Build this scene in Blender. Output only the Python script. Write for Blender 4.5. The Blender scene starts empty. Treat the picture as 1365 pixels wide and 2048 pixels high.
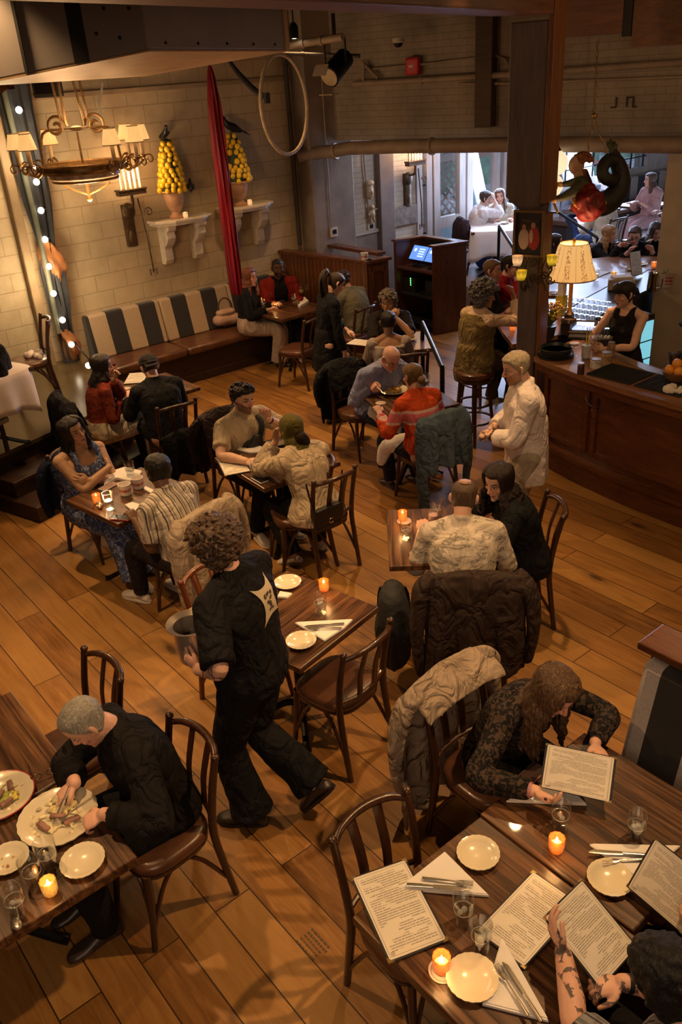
import bpy, bmesh, math, random
import numpy as np
from mathutils import Vector, Matrix
from math import sin, cos, pi, radians as RAD, sqrt, atan2
random.seed(7); rng = np.random.default_rng(7)
C = bpy.context.scene.collection
# ------------------------------------------------------------------ camera
HC = 3.55
F0, TH, RO, YA = 1690.56, RAD(27.781), RAD(-3.984), RAD(-52.369)
_F = np.array([sin(YA)*cos(TH), cos(YA)*cos(TH), -sin(TH)])
_R0 = np.array([cos(YA), -sin(YA), 0.0]); _U0 = np.cross(_R0, _F)
_R = cos(RO)*_R0 + sin(RO)*_U0; _U = -sin(RO)*_R0 + cos(RO)*_U0
CAM = np.array([0, 0, HC])
def ray(px, py):
 return _F + _R*(px-682.5)/F0 - _U*(py-1024)/F0
def at(px, py, z=0.0):                 # point of height z seen at a pixel of the photograph
 d = ray(px, py); return CAM + d*((z-HC)/d[2])
def atD(px, py, D): return CAM + ray(px, py)*D
def atX(px, py, X): d = ray(px, py); return CAM + d*(X/d[0])
def atY(px, py, Y): d = ray(px, py); return CAM + d*(Y/d[1])
def V(*a): return np.array(a, float)
def nrm(v):
 v = np.asarray(v, float); n = np.linalg.norm(v); return v/n if n > 1e-9 else v
def make_camera():
 cd = bpy.data.cameras.new('camera'); co = bpy.data.objects.new('camera', cd); C.objects.link(co)
 cd.sensor_fit = 'VERTICAL'; cd.sensor_height = 36; cd.lens = F0/2048*36
 cd.clip_start = .05; cd.clip_end = 200
 m = Matrix(((_R[0], _U[0], -_F[0], 0), (_R[1], _U[1], -_F[1], 0), (_R[2], _U[2], -_F[2], HC), (0, 0, 0, 1)))
 co.matrix_world = m
 bpy.context.scene.camera = co
make_camera()
# ------------------------------------------------------------------ objects
def tag(o, label=None, cat=None, group=None, kind=None):
 if label: o['label'] = label
 if cat: o['category'] = cat
 if group: o['group'] = group
 if kind: o['kind'] = kind
 return o
def thing(name, label, cat, loc=(0, 0, 0), rz=0.0, group=None):
 o = bpy.data.objects.new(name, None); C.objects.link(o); o.empty_display_size = .05
 o.location = Vector([float(v) for v in loc]); o.rotation_euler = (0, 0, rz)
 return tag(o, label, cat, group)
def dup(root, loc, rz=None, label=None, group=None, scale=None):
 r = root.copy(); C.objects.link(r); r.location = Vector([float(v) for v in loc])
 if rz is not None: r.rotation_euler = (root.rotation_euler[0], root.rotation_euler[1], rz)
 if scale: r.scale = (scale,)*3
 if label: r['label'] = label
 if group: r['group'] = group
 for ch in list(root.children):
  c = ch.copy(); C.objects.link(c); c.parent = r
  for g in ch.children:
   d = g.copy(); C.objects.link(d); d.parent = c
 return r
class MB:
 """collects shapes into one mesh"""
 def __init__(s): s.v = []; s.f = []; s.mi = []; s.n = 0; s.cur = 0
 def add(s, verts, faces):
  verts = np.asarray(verts, float).reshape(-1, 3)
  s.v.append(verts)
  for f in faces: s.f.append(tuple(int(i)+s.n for i in f)); s.mi.append(s.cur)
  s.n += len(verts); return s
 def box(s, c, size, rz=0.0, ax=None):
  x, y, z = [k/2 for k in size]
  P = np.array([[i*x, j*y, k*z] for i in (-1, 1) for j in (-1, 1) for k in (-1, 1)])
  if ax is not None: P = P @ np.array(ax)
  elif rz: P = P @ np.array([[cos(rz), sin(rz), 0], [-sin(rz), cos(rz), 0], [0, 0, 1]])
  return s.add(P+np.asarray(c, float), [(0, 1, 3, 2), (4, 6, 7, 5), (0, 4, 5, 1), (2, 3, 7, 6), (0, 2, 6, 4), (1, 5, 7, 3)])
 def box2(s, a, b):
  a = np.asarray(a, float); b = np.asarray(b, float); return s.box((a+b)/2, np.abs(b-a))
 def prism(s, poly, z0, z1):
  poly = np.asarray(poly, float); n = len(poly)
  ar = sum(poly[i][0]*poly[(i+1) % n][1]-poly[(i+1) % n][0]*poly[i][1] for i in range(n))
  z0 = np.broadcast_to(z0, n); z1 = np.broadcast_to(z1, n)
  if ar < 0: poly, z0, z1 = poly[::-1], z0[::-1], z1[::-1]
  P = [(p[0], p[1], z0[i]) for i, p in enumerate(poly)]+[(p[0], p[1], z1[i]) for i, p in enumerate(poly)]
  return s.add(P, [tuple(range(n-1, -1, -1)), tuple(range(n, 2*n))]+[(i, (i+1) % n, n+(i+1) % n, n+i) for i in range(n)])
 def rings(s, R, cap=True, closed=False):
  R = np.asarray(R, float); n, m = R.shape[:2]
  F = []
  for i in range(n-1 if not closed else n):
   i2 = (i+1) % n
   for j in range(m):
    k = (j+1) % m
    F.append((i*m+j, i*m+k, i2*m+k, i2*m+j))
  if cap and not closed:
   F.append(tuple(range(m-1, -1, -1))); F.append(tuple((n-1)*m+j for j in range(m)))
  return s.add(R.reshape(-1, 3), F)
 def grid(s, G):
  G = np.asarray(G, float); n, m = G.shape[:2]
  return s.add(G.reshape(-1, 3), [(i*m+j, i*m+j+1, (i+1)*m+j+1, (i+1)*m+j) for i in range(n-1) for j in range(m-1)])
 def lathe(s, prof, c=(0, 0, 0), seg=20, cap=True, wob=None, wn=0):
  a = np.linspace(0, 2*pi, seg, endpoint=False); R = []
  for r, z in prof:
   rr = r*(1+(wob or 0)*np.cos(wn*a))
   R.append(np.stack([c[0]+rr*np.cos(a), c[1]+rr*np.sin(a), np.full(seg, c[2]+z)], 1))
  return s.rings(R, cap)
 def tube(s, pts, rad, seg=8, cap=True, flat=1.0, sub=0, closed=False, up=None):
  pts = np.asarray(pts, float); n = len(pts); rad = np.broadcast_to(np.asarray(rad, float), n)
  if sub and n > 2: pts, rad = crom(pts, rad, sub); n = len(pts)
  T = np.gradient(pts, axis=0) if not closed else np.roll(pts, -1, 0)-np.roll(pts, 1, 0)
  T /= np.maximum(np.linalg.norm(T, axis=1, keepdims=True), 1e-9)
  u = np.asarray(up, float) if up is not None else (V(0, 0, 1) if abs(T[0][2]) < .9 else V(1, 0, 0))
  a = np.linspace(0, 2*pi, seg, endpoint=False); R = []
  for i in range(n):
   u = u-T[i]*np.dot(u, T[i]); u = nrm(u); w = np.cross(T[i], u)
   R.append(pts[i]+rad[i]*(np.cos(a)[:, None]*w+np.sin(a)[:, None]*u*flat))
  return s.rings(R, cap, closed)
 def limb(s, pts, rad, seg=14, flat=1.0, sub=4, up=None):
  """tapered limb with round ends"""
  pts = np.asarray(pts, float); rad = np.asarray(rad, float)
  if len(pts) > 2 and sub: pts, rad = crom(pts, rad, sub)
  elif sub:
   t = np.linspace(0, 1, sub+1)[:, None]; pts = pts[0]*(1-t)+pts[1]*t; rad = rad[0]*(1-t[:, 0])+rad[1]*t[:, 0]
  d0 = nrm(pts[0]-pts[1]); d1 = nrm(pts[-1]-pts[-2])
  A = [pts[0]+d0*rad[0]*k for k in (.95, .7, .38)]; ra = [rad[0]*k for k in (.3, .71, .92)]
  B = [pts[-1]+d1*rad[-1]*k for k in (.38, .7, .95)]; rb = [rad[-1]*k for k in (.92, .71, .3)]
  return s.tube(np.concatenate([A, pts, B]), np.concatenate([ra, rad, rb]), seg, True, flat, 0, up=up)
 def ball(s, c, r, seg=14, ring=9, ax=None):
  r = np.broadcast_to(np.asarray(r, float), 3); R = []
  a = np.linspace(0, 2*pi, seg, endpoint=False)
  for t in np.linspace(-pi/2+.12, pi/2-.12, ring):
   p = np.stack([r[0]*cos(t)*np.cos(a), r[1]*cos(t)*np.sin(a), np.full(seg, r[2]*sin(t))], 1)
   if ax is not None: p = p @ np.array(ax)
   R.append(p+np.asarray(c, float))
  return s.rings(R)
 def mesh(s, name):
  me = bpy.data.meshes.new(name)
  me.from_pydata(np.concatenate(s.v).tolist() if s.v else [], [], s.f)
  return me
 def build(s, name, mat, parent=None, smooth=True, bevel=0.0, loc=None, rz=0.0, sub=0, angle=40):
  me = s.mesh(name)
  mats = mat if isinstance(mat, (list, tuple)) else [mat]
  for m in mats: me.materials.append(m)
  if len(mats) > 1: me.polygons.foreach_set('material_index', s.mi)
  o = bpy.data.objects.new(name, me); C.objects.link(o)
  if parent is not None: o.parent = parent
  if loc is not None: o.location = Vector([float(v) for v in loc]); o.rotation_euler = (0, 0, rz)
  if bevel:
   b = o.modifiers.new('b', 'BEVEL'); b.width = bevel; b.segments = 2; b.limit_method = 'ANGLE'; b.angle_limit = RAD(50)
  if sub:
   m = o.modifiers.new('s', 'SUBSURF'); m.levels = sub; m.render_levels = sub
  if smooth:
   try: me.set_sharp_from_angle(angle=RAD(angle))
   except Exception: pass
   me.polygons.foreach_set('use_smooth', [True]*len(me.polygons))
  return o
def crom(P, r, sub):
 P = np.asarray(P, float); r = np.asarray(r, float); n = len(P)
 Q = np.vstack([2*P[0]-P[1], P, 2*P[-1]-P[-2]]); q = np.concatenate([[r[0]], r, [r[-1]]])
 op = []; orr = []
 for i in range(n-1):
  a, b, c, d = Q[i:i+4]; e = q[i:i+4]
  for k in range(sub):
   t = k/sub
   w = (.5*(-t+2*t*t-t**3), .5*(2-5*t*t+3*t**3), .5*(t+4*t*t-3*t**3), .5*(-t*t+t**3))
   op.append(a*w[0]+b*w[1]+c*w[2]+d*w[3]); orr.append(e[1]*(1-t)+e[2]*t)
 op.append(P[-1]); orr.append(r[-1])
 return np.array(op), np.array(orr)
def rotz(a): return np.array([[cos(a), -sin(a), 0], [sin(a), cos(a), 0], [0, 0, 1]])
def arc(c, r, a0, a1, n, u=(1, 0, 0), v=(0, 1, 0)):
 a = np.linspace(a0, a1, n)[:, None]; return np.asarray(c)+r*(np.cos(a)*np.asarray(u, float)+np.sin(a)*np.asarray(v, float))
def solid(o, t, offset=0):
 m = o.modifiers.new('so', 'SOLIDIFY'); m.thickness = t; m.offset = offset; return o
# ------------------------------------------------------------------ materials
class NT:
 def __init__(s, name):
  s.m = bpy.data.materials.new(name); s.m.use_nodes = True; s.t = s.m.node_tree; s.t.nodes.clear()
  s.out = s.n('ShaderNodeOutputMaterial')
  s.p = s.n('ShaderNodeBsdfPrincipled'); s.l(s.p.outputs[0], s.out.inputs[0])
 def n(s, ty, **kw):
  o = s.t.nodes.new(ty)
  for k, v in kw.items(): setattr(o, k, v)
  return o
 def l(s, a, b): s.t.links.new(a, b)
 def sv(s, sock, v):
  if hasattr(v, 'is_linked') or hasattr(v, 'links'): s.l(v, sock)
  elif isinstance(v, (tuple, list)) and sock.type == 'RGBA': sock.default_value = (*v[:3], 1)
  else: sock.default_value = v
 def coord(s, kind='Object', scale=(1, 1, 1), rot=(0, 0, 0), loc=(0, 0, 0)):
  t = s.n('ShaderNodeTexCoord'); m = s.n('ShaderNodeMapping'); s.l(t.outputs[kind], m.inputs[0])
  m.inputs['Scale'].default_value = scale; m.inputs['Rotation'].default_value = rot; m.inputs['Location'].default_value = loc
  return m.outputs[0]
 def noise(s, vec, scale=5, detail=3, rough=.5, dist=0.0):
  t = s.n('ShaderNodeTexNoise'); s.l(vec, t.inputs['Vector']); t.inputs['Scale'].default_value = scale
  t.inputs['Detail'].default_value = detail; t.inputs['Roughness'].default_value = rough; t.inputs['Distortion'].default_value = dist
  return t.outputs['Fac']
 def math(s, op, a, b=0.0, c=None, clamp=False):
  t = s.n('ShaderNodeMath', operation=op, use_clamp=clamp); s.sv(t.inputs[0], a); s.sv(t.inputs[1], b)
  if c is not None: s.sv(t.inputs[2], c)
  return t.outputs[0]
 def ramp(s, fac, stops, interp='LINEAR'):
  t = s.n('ShaderNodeValToRGB'); s.l(fac, t.inputs[0]); cr = t.color_ramp; cr.interpolation = interp
  while len(cr.elements) < len(stops): cr.elements.new(.5)
  for e, (p, c) in zip(cr.elements, stops):
   e.position = p; e.color = (*c[:3], 1) if isinstance(c, (tuple, list)) else (c, c, c, 1)
  return t.outputs[0]
 def mix(s, fac, a, b, mode='MIX'):
  t = s.n('ShaderNodeMix', data_type='RGBA', blend_type=mode); t.clamp_factor = True
  s.sv(t.inputs[0], fac); s.sv(t.inputs[6], a); s.sv(t.inputs[7], b); return t.outputs[2]
 def sep(s, v):
  t = s.n('ShaderNodeSeparateXYZ'); s.l(v, t.inputs[0]); return t.outputs
 def bump(s, h, strength=.3, dist=.02):
  t = s.n('ShaderNodeBump'); s.l(h, t.inputs['Height']); t.inputs['Strength'].default_value = strength; t.inputs['Distance'].default_value = dist
  s.l(t.outputs[0], s.p.inputs['Normal']); return t
 def set(s, **kw):
  al = dict(col='Base Color', rough='Roughness', metal='Metallic', trans='Transmission Weight', ior='IOR', emit='Emission Color', es='Emission Strength', alpha='Alpha', sss='Subsurface Weight', sheen='Sheen Weight', coat='Coat Weight', spec='Specular IOR Level')
  for k, v in kw.items(): s.sv(s.p.inputs[al[k]], v)
  return s
def shade(c, k): return tuple(min(1, x*k) for x in c)
_cache = {}
def plain(name, col, rough=.5, metal=0.0, var=.15, scale=6.0, bump=0.0, **kw):
 if name in _cache: return _cache[name]
 n = NT(name); v = n.coord(); f = n.noise(v, scale, 4)
 n.set(col=n.ramp(f, [(.3, shade(col, 1-var)), (.7, shade(col, 1+var))]), rough=rough, metal=metal, **kw)
 if bump: n.bump(n.noise(v, scale*6, 3), bump, .01)
 _cache[name] = n.m; return n.m
def emis(name, col, es, base=None):
 if name in _cache: return _cache[name]
 n = NT(name); v = n.coord(); f = n.noise(v, 3, 1)
 n.set(col=base or col, emit=n.ramp(f, [(0, shade(col, .95)), (1, col)]), es=es, rough=.5); _cache[name] = n.m; return n.m
def wood(name, dark, light, scale=1.0, axis=0, rough=.35, stretch=14, bump=.15, coat=0.0):
 if name in _cache: return _cache[name]
 n = NT(name); sc = [stretch*scale]*3; sc[axis] = 1.1*scale
 v = n.coord(scale=tuple(sc)); w = n.coord(scale=(scale,)*3)
 g = n.noise(v, 1.6, 5, .6, .8); f = n.noise(v, 6, 3, .6); b = n.noise(w, 2.2, 2)
 c = n.ramp(n.math('ADD', n.math('MULTIPLY', g, .7), n.math('MULTIPLY', f, .3)), [(.33, dark), (.52, tuple((a+b_)/2 for a, b_ in zip(dark, light))), (.68, light)])
 c = n.mix(.5, c, n.ramp(b, [(.3, .62), (.7, 1.0)]), 'MULTIPLY')
 n.set(col=c, rough=n.ramp(f, [(.2, rough-.08), (.8, rough+.12)]), coat=coat); n.bump(f, bump, .004)
 _cache[name] = n.m; return n.m
def glass_mat(name='clear_glass', col=(1, 1, 1), rough=0.0):
 if name in _cache: return _cache[name]
 n = NT(name); v = n.coord(); f = n.noise(v, 30, 2)
 tr = n.n('ShaderNodeBsdfTransparent'); gl = n.n('ShaderNodeBsdfGlossy'); mx = n.n('ShaderNodeMixShader'); lw = n.n('ShaderNodeLayerWeight')
 tr.inputs[0].default_value = (*col, 1); gl.inputs[0].default_value = (*shade(col, .95), 1); gl.inputs['Roughness'].default_value = .06
 lw.inputs[0].default_value = .5
 n.l(n.math('ADD', n.math('MULTIPLY', n.math('POWER', lw.outputs['Facing'], 2.0), .6), n.math('MULTIPLY', f, .12)), mx.inputs[0]); n.l(tr.outputs[0], mx.inputs[1]); n.l(gl.outputs[0], mx.inputs[2])
 n.l(mx.outputs[0], n.out.inputs[0]); _cache[name] = n.m; return n.m
# ------------------------------------------------------------------ figures
_tex = bpy.data.textures.new('folds', 'CLOUDS'); _tex.noise_scale = .11; _tex.noise_depth = 2
_texc = bpy.data.textures.new('curls', 'CLOUDS'); _texc.noise_scale = .028; _texc.noise_depth = 1
def remesh(mb, name, voxel, smooth=4, disp=0.0, tex=None, mat=None, parent=None, fac=.5):
 me = mb.mesh('tmp'); o = bpy.data.objects.new('tmp', me); C.objects.link(o)
 r = o.modifiers.new('r', 'REMESH'); r.mode = 'VOXEL'; r.voxel_size = voxel; r.use_smooth_shade = True
 if smooth: m = o.modifiers.new('s', 'SMOOTH'); m.iterations = smooth; m.factor = fac
 if disp:
  d = o.modifiers.new('d', 'DISPLACE'); d.texture = tex or _tex; d.strength = disp; d.mid_level = .5; d.texture_coords = 'LOCAL'
 dg = bpy.context.evaluated_depsgraph_get(); dg.update()
 out = bpy.data.meshes.new_from_object(o.evaluated_get(dg)); bpy.data.objects.remove(o); bpy.data.meshes.remove(me)
 out.name = name; out.polygons.foreach_set('use_smooth', [True]*len(out.polygons))
 out.materials.clear()
 if mat: out.materials.append(mat)
 ob = bpy.data.objects.new(name, out); C.objects.link(ob)
 if parent is not None: ob.parent = parent
 return ob
def skin_mat(tone, brow=(.03, .02, .015), lip=None, smile=0.0, beard=0.0, bcol=None, tattoo=0, eye=(.04, .025, .015), bald=0, seed=0):
 n = NT('skin'); v = n.coord(); f = n.noise(v, 26, 3); f2 = n.noise(v, 5, 2)
 c = n.ramp(n.math('ADD', n.math('MULTIPLY', f, .4), n.math('MULTIPLY', f2, .6)), [(.3, shade(tone, .84)), (.7, shade(tone, 1.1))])
 at_ = n.n('ShaderNodeAttribute', attribute_name='hp'); X, Y, Z = n.sep(at_.outputs['Vector'])[:3]; aX = n.math('ABSOLUTE', X)
 front = n.math('MULTIPLY', n.math('GREATER_THAN', Y, .045), n.math('LESS_THAN', Y, .135))
 def ell(cx, cz, a, b, soft=.25, x=aX):
  e = n.math('ADD', n.math('POWER', n.math('DIVIDE', n.math('SUBTRACT', x, cx), a), 2.0), n.math('POWER', n.math('DIVIDE', n.math('SUBTRACT', Z, cz), b), 2.0))
  return n.math('MULTIPLY', n.math('DIVIDE', n.math('SUBTRACT', 1+soft, e), soft, clamp=True), front)
 red = n.mix(1.0, c, (1.0, .78, .74), 'MULTIPLY')
 c = n.mix(n.math('MULTIPLY', ell(.042, -.02, .03, .026, 1.0), .6), c, red); c = n.mix(n.math('MULTIPLY', ell(0, -.02, .018, .02, 1.0), .6), c, red)
 if beard:
  bc = bcol or brow
  jaw = n.math('MULTIPLY', n.math('LESS_THAN', Z, n.math('ADD', -.048, n.math('MULTIPLY', n.math('POWER', n.math('DIVIDE', aX, .07), 2.0), .045))), n.math('MULTIPLY', n.math('GREATER_THAN', Z, n.math('SUBTRACT', n.math('MULTIPLY', Y, -.35), .094)), n.math('MULTIPLY', n.math('GREATER_THAN', Y, -.005), n.math('LESS_THAN', Y, .13))))
  jaw = n.math('MULTIPLY', n.math('MAXIMUM', jaw, ell(0, -.047, .03, .007, .5)), n.math('SUBTRACT', 1.0, ell(0, -.064, .020, .0075, .4)))
  c = n.mix(n.math('MULTIPLY', n.math('MULTIPLY', jaw, beard), n.math('ADD', .3, n.math('MULTIPLY', n.noise(v, 220, 2), 1.0)), clamp=True), c, bc)
 lipc = lip or (tone[0]*.78, tone[1]*.44, tone[2]*.42)
 Zf = Z; Z = n.math('SUBTRACT', Z, n.math('MULTIPLY', n.math('MULTIPLY', X, X), smile)) if smile else Z
 c = n.mix(ell(0, -.064, .023, .0095, .3), c, lipc); c = n.mix(ell(0, -.0635, .023, .0018, .5), c, shade(lipc, .3)); Z = Zf
 arch = n.math('MULTIPLY', aX, -.12)
 def ell2(cx, cz, a, b):
  zz = n.math('SUBTRACT', Z, n.math('MULTIPLY', n.math('SUBTRACT', aX, cx), .18))
  e = n.math('ADD', n.math('POWER', n.math('DIVIDE', n.math('SUBTRACT', aX, cx), a), 2.0), n.math('POWER', n.math('DIVIDE', n.math('SUBTRACT', zz, cz), b), 2.0))
  return n.math('MULTIPLY', n.math('DIVIDE', n.math('SUBTRACT', 1.35, e), .35, clamp=True), front)
 c = n.mix(n.math('MULTIPLY', ell2(.033, .0345, .019, .0045), .9), c, brow)
 c = n.mix(n.math('MULTIPLY', ell(.032, .012, .021, .012, .8), .55), c, shade(tone, .45))
 c = n.mix(ell(.032, .0118, .0155, .0062, .2), c, (.55, .5, .46)); c = n.mix(ell(.032, .0125, .0062, .0066, .2), c, eye)
 c = n.mix(ell(.032, .0175, .0165, .0022, .4), c, (.02, .014, .012)); c = n.mix(n.math('MULTIPLY', ell(.008, -.036, .0045, .0028, .4), .8), c, shade(tone, .25))
 if tattoo:
  vo = n.n('ShaderNodeTexVoronoi', feature='F1'); n.l(n.coord(scale=(1, 1, 1), loc=(seed, 0, 0)), vo.inputs['Vector']); vo.inputs['Scale'].default_value = 24
  k = n.noise(n.coord(loc=(seed, 3, 0)), 34, 3, .6, 1.5)
  msk = n.math('MULTIPLY', n.math('GREATER_THAN', n.math('ADD', n.math('MULTIPLY', vo.outputs['Distance'], .6), k), .83), n.math('LESS_THAN', n.math('ABSOLUTE', n.math('SUBTRACT', n.noise(n.coord(loc=(seed, 1, 5)), 9, 2), .5)), .16))
  ta = n.n('ShaderNodeAttribute', attribute_name='tt')
  c = n.mix(n.math('MULTIPLY', n.math('MULTIPLY', msk, ta.outputs['Fac']), .85), c, (.035, .04, .05))
 n.set(col=c, rough=.52, sss=0.0, spec=.35); n.bump(f, .08, .004)
 return n.m
SK = dict(fair=(.66, .40, .29), pink=(.70, .40, .30), tan=(.50, .29, .18), olive=(.44, .25, .15), brown=(.26, .13, .075), dark=(.13, .065, .04))
def hair_mat(col, streak=None, curly=False):
 n = NT('hair'); v = n.coord(scale=(95, 95, 8) if not curly else (30, 30, 30)); f = n.noise(v, 1.5, 4, .6, 1.2)
 n.set(col=n.ramp(f, [(.32, shade(col, .55)), (.55, col), (.72, streak or shade(col, 1.7))]), rough=.48, spec=.4)
 n.bump(f, .6, .01); return n.m
def cloth(col, col2=None, pat=None, rough=.85, wr=.35, scale=1.0, sheen=.2, k=(1, 1, 1)):
 n = NT('cloth'); v = n.coord(); f = n.noise(v, 130*scale, 2); w = n.noise(v, 8, 3, .5, .5)
 base = n.ramp(n.math('ADD', n.math('MULTIPLY', f, .45), n.math('MULTIPLY', w, .55)), [(.3, shade(col, .78)), (.7, shade(col, 1.12))])
 if pat:
  X, Y, Z = n.sep(n.coord())[:3]
  if pat == 'stripe':      # fine vertical stripes
   a = n.math('MULTIPLY', n.math('ADD', X, n.math('MULTIPLY', w, .012)), 20.0); a = n.math('FRACT', a)
   m = n.math('MAXIMUM', n.math('LESS_THAN', n.math('ABSOLUTE', n.math('SUBTRACT', a, .25)), .09), n.math('MULTIPLY', n.math('LESS_THAN', n.math('ABSOLUTE', n.math('SUBTRACT', a, .62)), .14), .55))
   base = n.mix(m, base, col2)
  elif pat == 'bands':     # knitted pale bands across the upper body
   m1 = n.math('LESS_THAN', n.math('ABSOLUTE', n.math('SUBTRACT', Z, k[0])), .012); m2 = n.math('LESS_THAN', n.math('ABSOLUTE', n.math('SUBTRACT', Z, k[1])), .012)
   m3 = n.math('LESS_THAN', n.math('ABSOLUTE', n.math('SUBTRACT', Z, (k[0]+k[1])/2)), abs(k[0]-k[1])/2)
   base = n.mix(n.math('MULTIPLY', m3, .8), base, (.62, .16, .2)); base = n.mix(n.math('MAXIMUM', m1, m2), base, col2)
  elif pat == 'camo':
   g = n.noise(n.coord(scale=(1, 1, 2.6)), 9, 3, .55, .6); base = n.mix(n.ramp(g, [(.53, 0), (.56, .75), (.62, .75), (.65, 0)], 'LINEAR'), base, col2)
  elif pat == 'floral':
   g = n.noise(v, 38, 3, .6, 1.0); base = n.mix(n.ramp(g, [(.50, 0), (.58, .85)]), base, col2)
   base = n.mix(n.ramp(n.noise(v, 7, 2), [(.45, 0), (.6, .35)]), base, shade(col, 1.8))
  elif pat == 'lace':
   g = n.noise(v, 46, 2, .5, 1.0); base = n.mix(n.ramp(g, [(.48, 0), (.56, .6)]), base, col2)
  elif pat == 'quilt':
   a = n.math('FRACT', n.math('MULTIPLY', Z, 16.0)); m = n.math('LESS_THAN', n.math('ABSOLUTE', n.math('SUBTRACT', a, .5)), .06)
   base = n.mix(n.math('MULTIPLY', m, .5), base, shade(col, .4))
  elif pat == 'ruched':
   a = n.noise(n.coord(scale=(1, 1, 14)), 5, 2); base = n.mix(n.ramp(a, [(.45, 0), (.6, .6)]), base, shade(col, .5))
 q = n.noise(n.coord(scale=(1, 1, .7)), 6.5, 3, .5, .9); q = n.math('POWER', n.math('SUBTRACT', 1.0, n.math('ABSOLUTE', n.math('SUBTRACT', n.math('MULTIPLY', q, 2.0), 1.0))), 3.0)
 base = n.mix(.32, base, n.ramp(q, [(.3, 1.0), (1.0, .62)]), 'MULTIPLY')  # shade of the creases multiplied into the cloth colour
 n.set(col=base, rough=rough, spec=.15)
 n.bump(n.math('SUBTRACT', n.math('MULTIPLY', w, .35), n.math('MULTIPLY', q, 1.0)), min(1, wr*1.6), .03); return n.m
LEATHER = plain('shoe_leather', (.03, .02, .018), .4, var=.3); SOLE = plain('shoe_sole', (.35, .3, .27), .7)
HZ = np.array([-.120, -.112, -.098, -.08, -.06, -.03, 0, .03, .06, .085, .103, .113, .117])
HW = np.array([.012, .028, .042, .052, .060, .067, .071, .0745, .0745, .066, .046, .024, .006])
HF = np.array([.062, .080, .088, .089, .088, .088, .086, .090, .091, .080, .056, .03, .008])
HB = np.array([-.035, -.02, -.005, .012, .035, .062, .083, .095, .096, .083, .056, .03, .008])
def head_pt(az, z, t=0.0):
 """point on the skull, az=0 is the face, growing towards the person's right"""
 w = np.interp(z, HZ, HW); f = np.interp(z, HZ, HF); b = np.interp(z, HZ, HB)
 c, s_ = cos(az), sin(az)
 p = V(w*s_, (f if c > 0 else b)*c, z)
 return p+nrm(V(p[0], p[1], p[2]*.8 if z > -.03 else 0))*t
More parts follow.
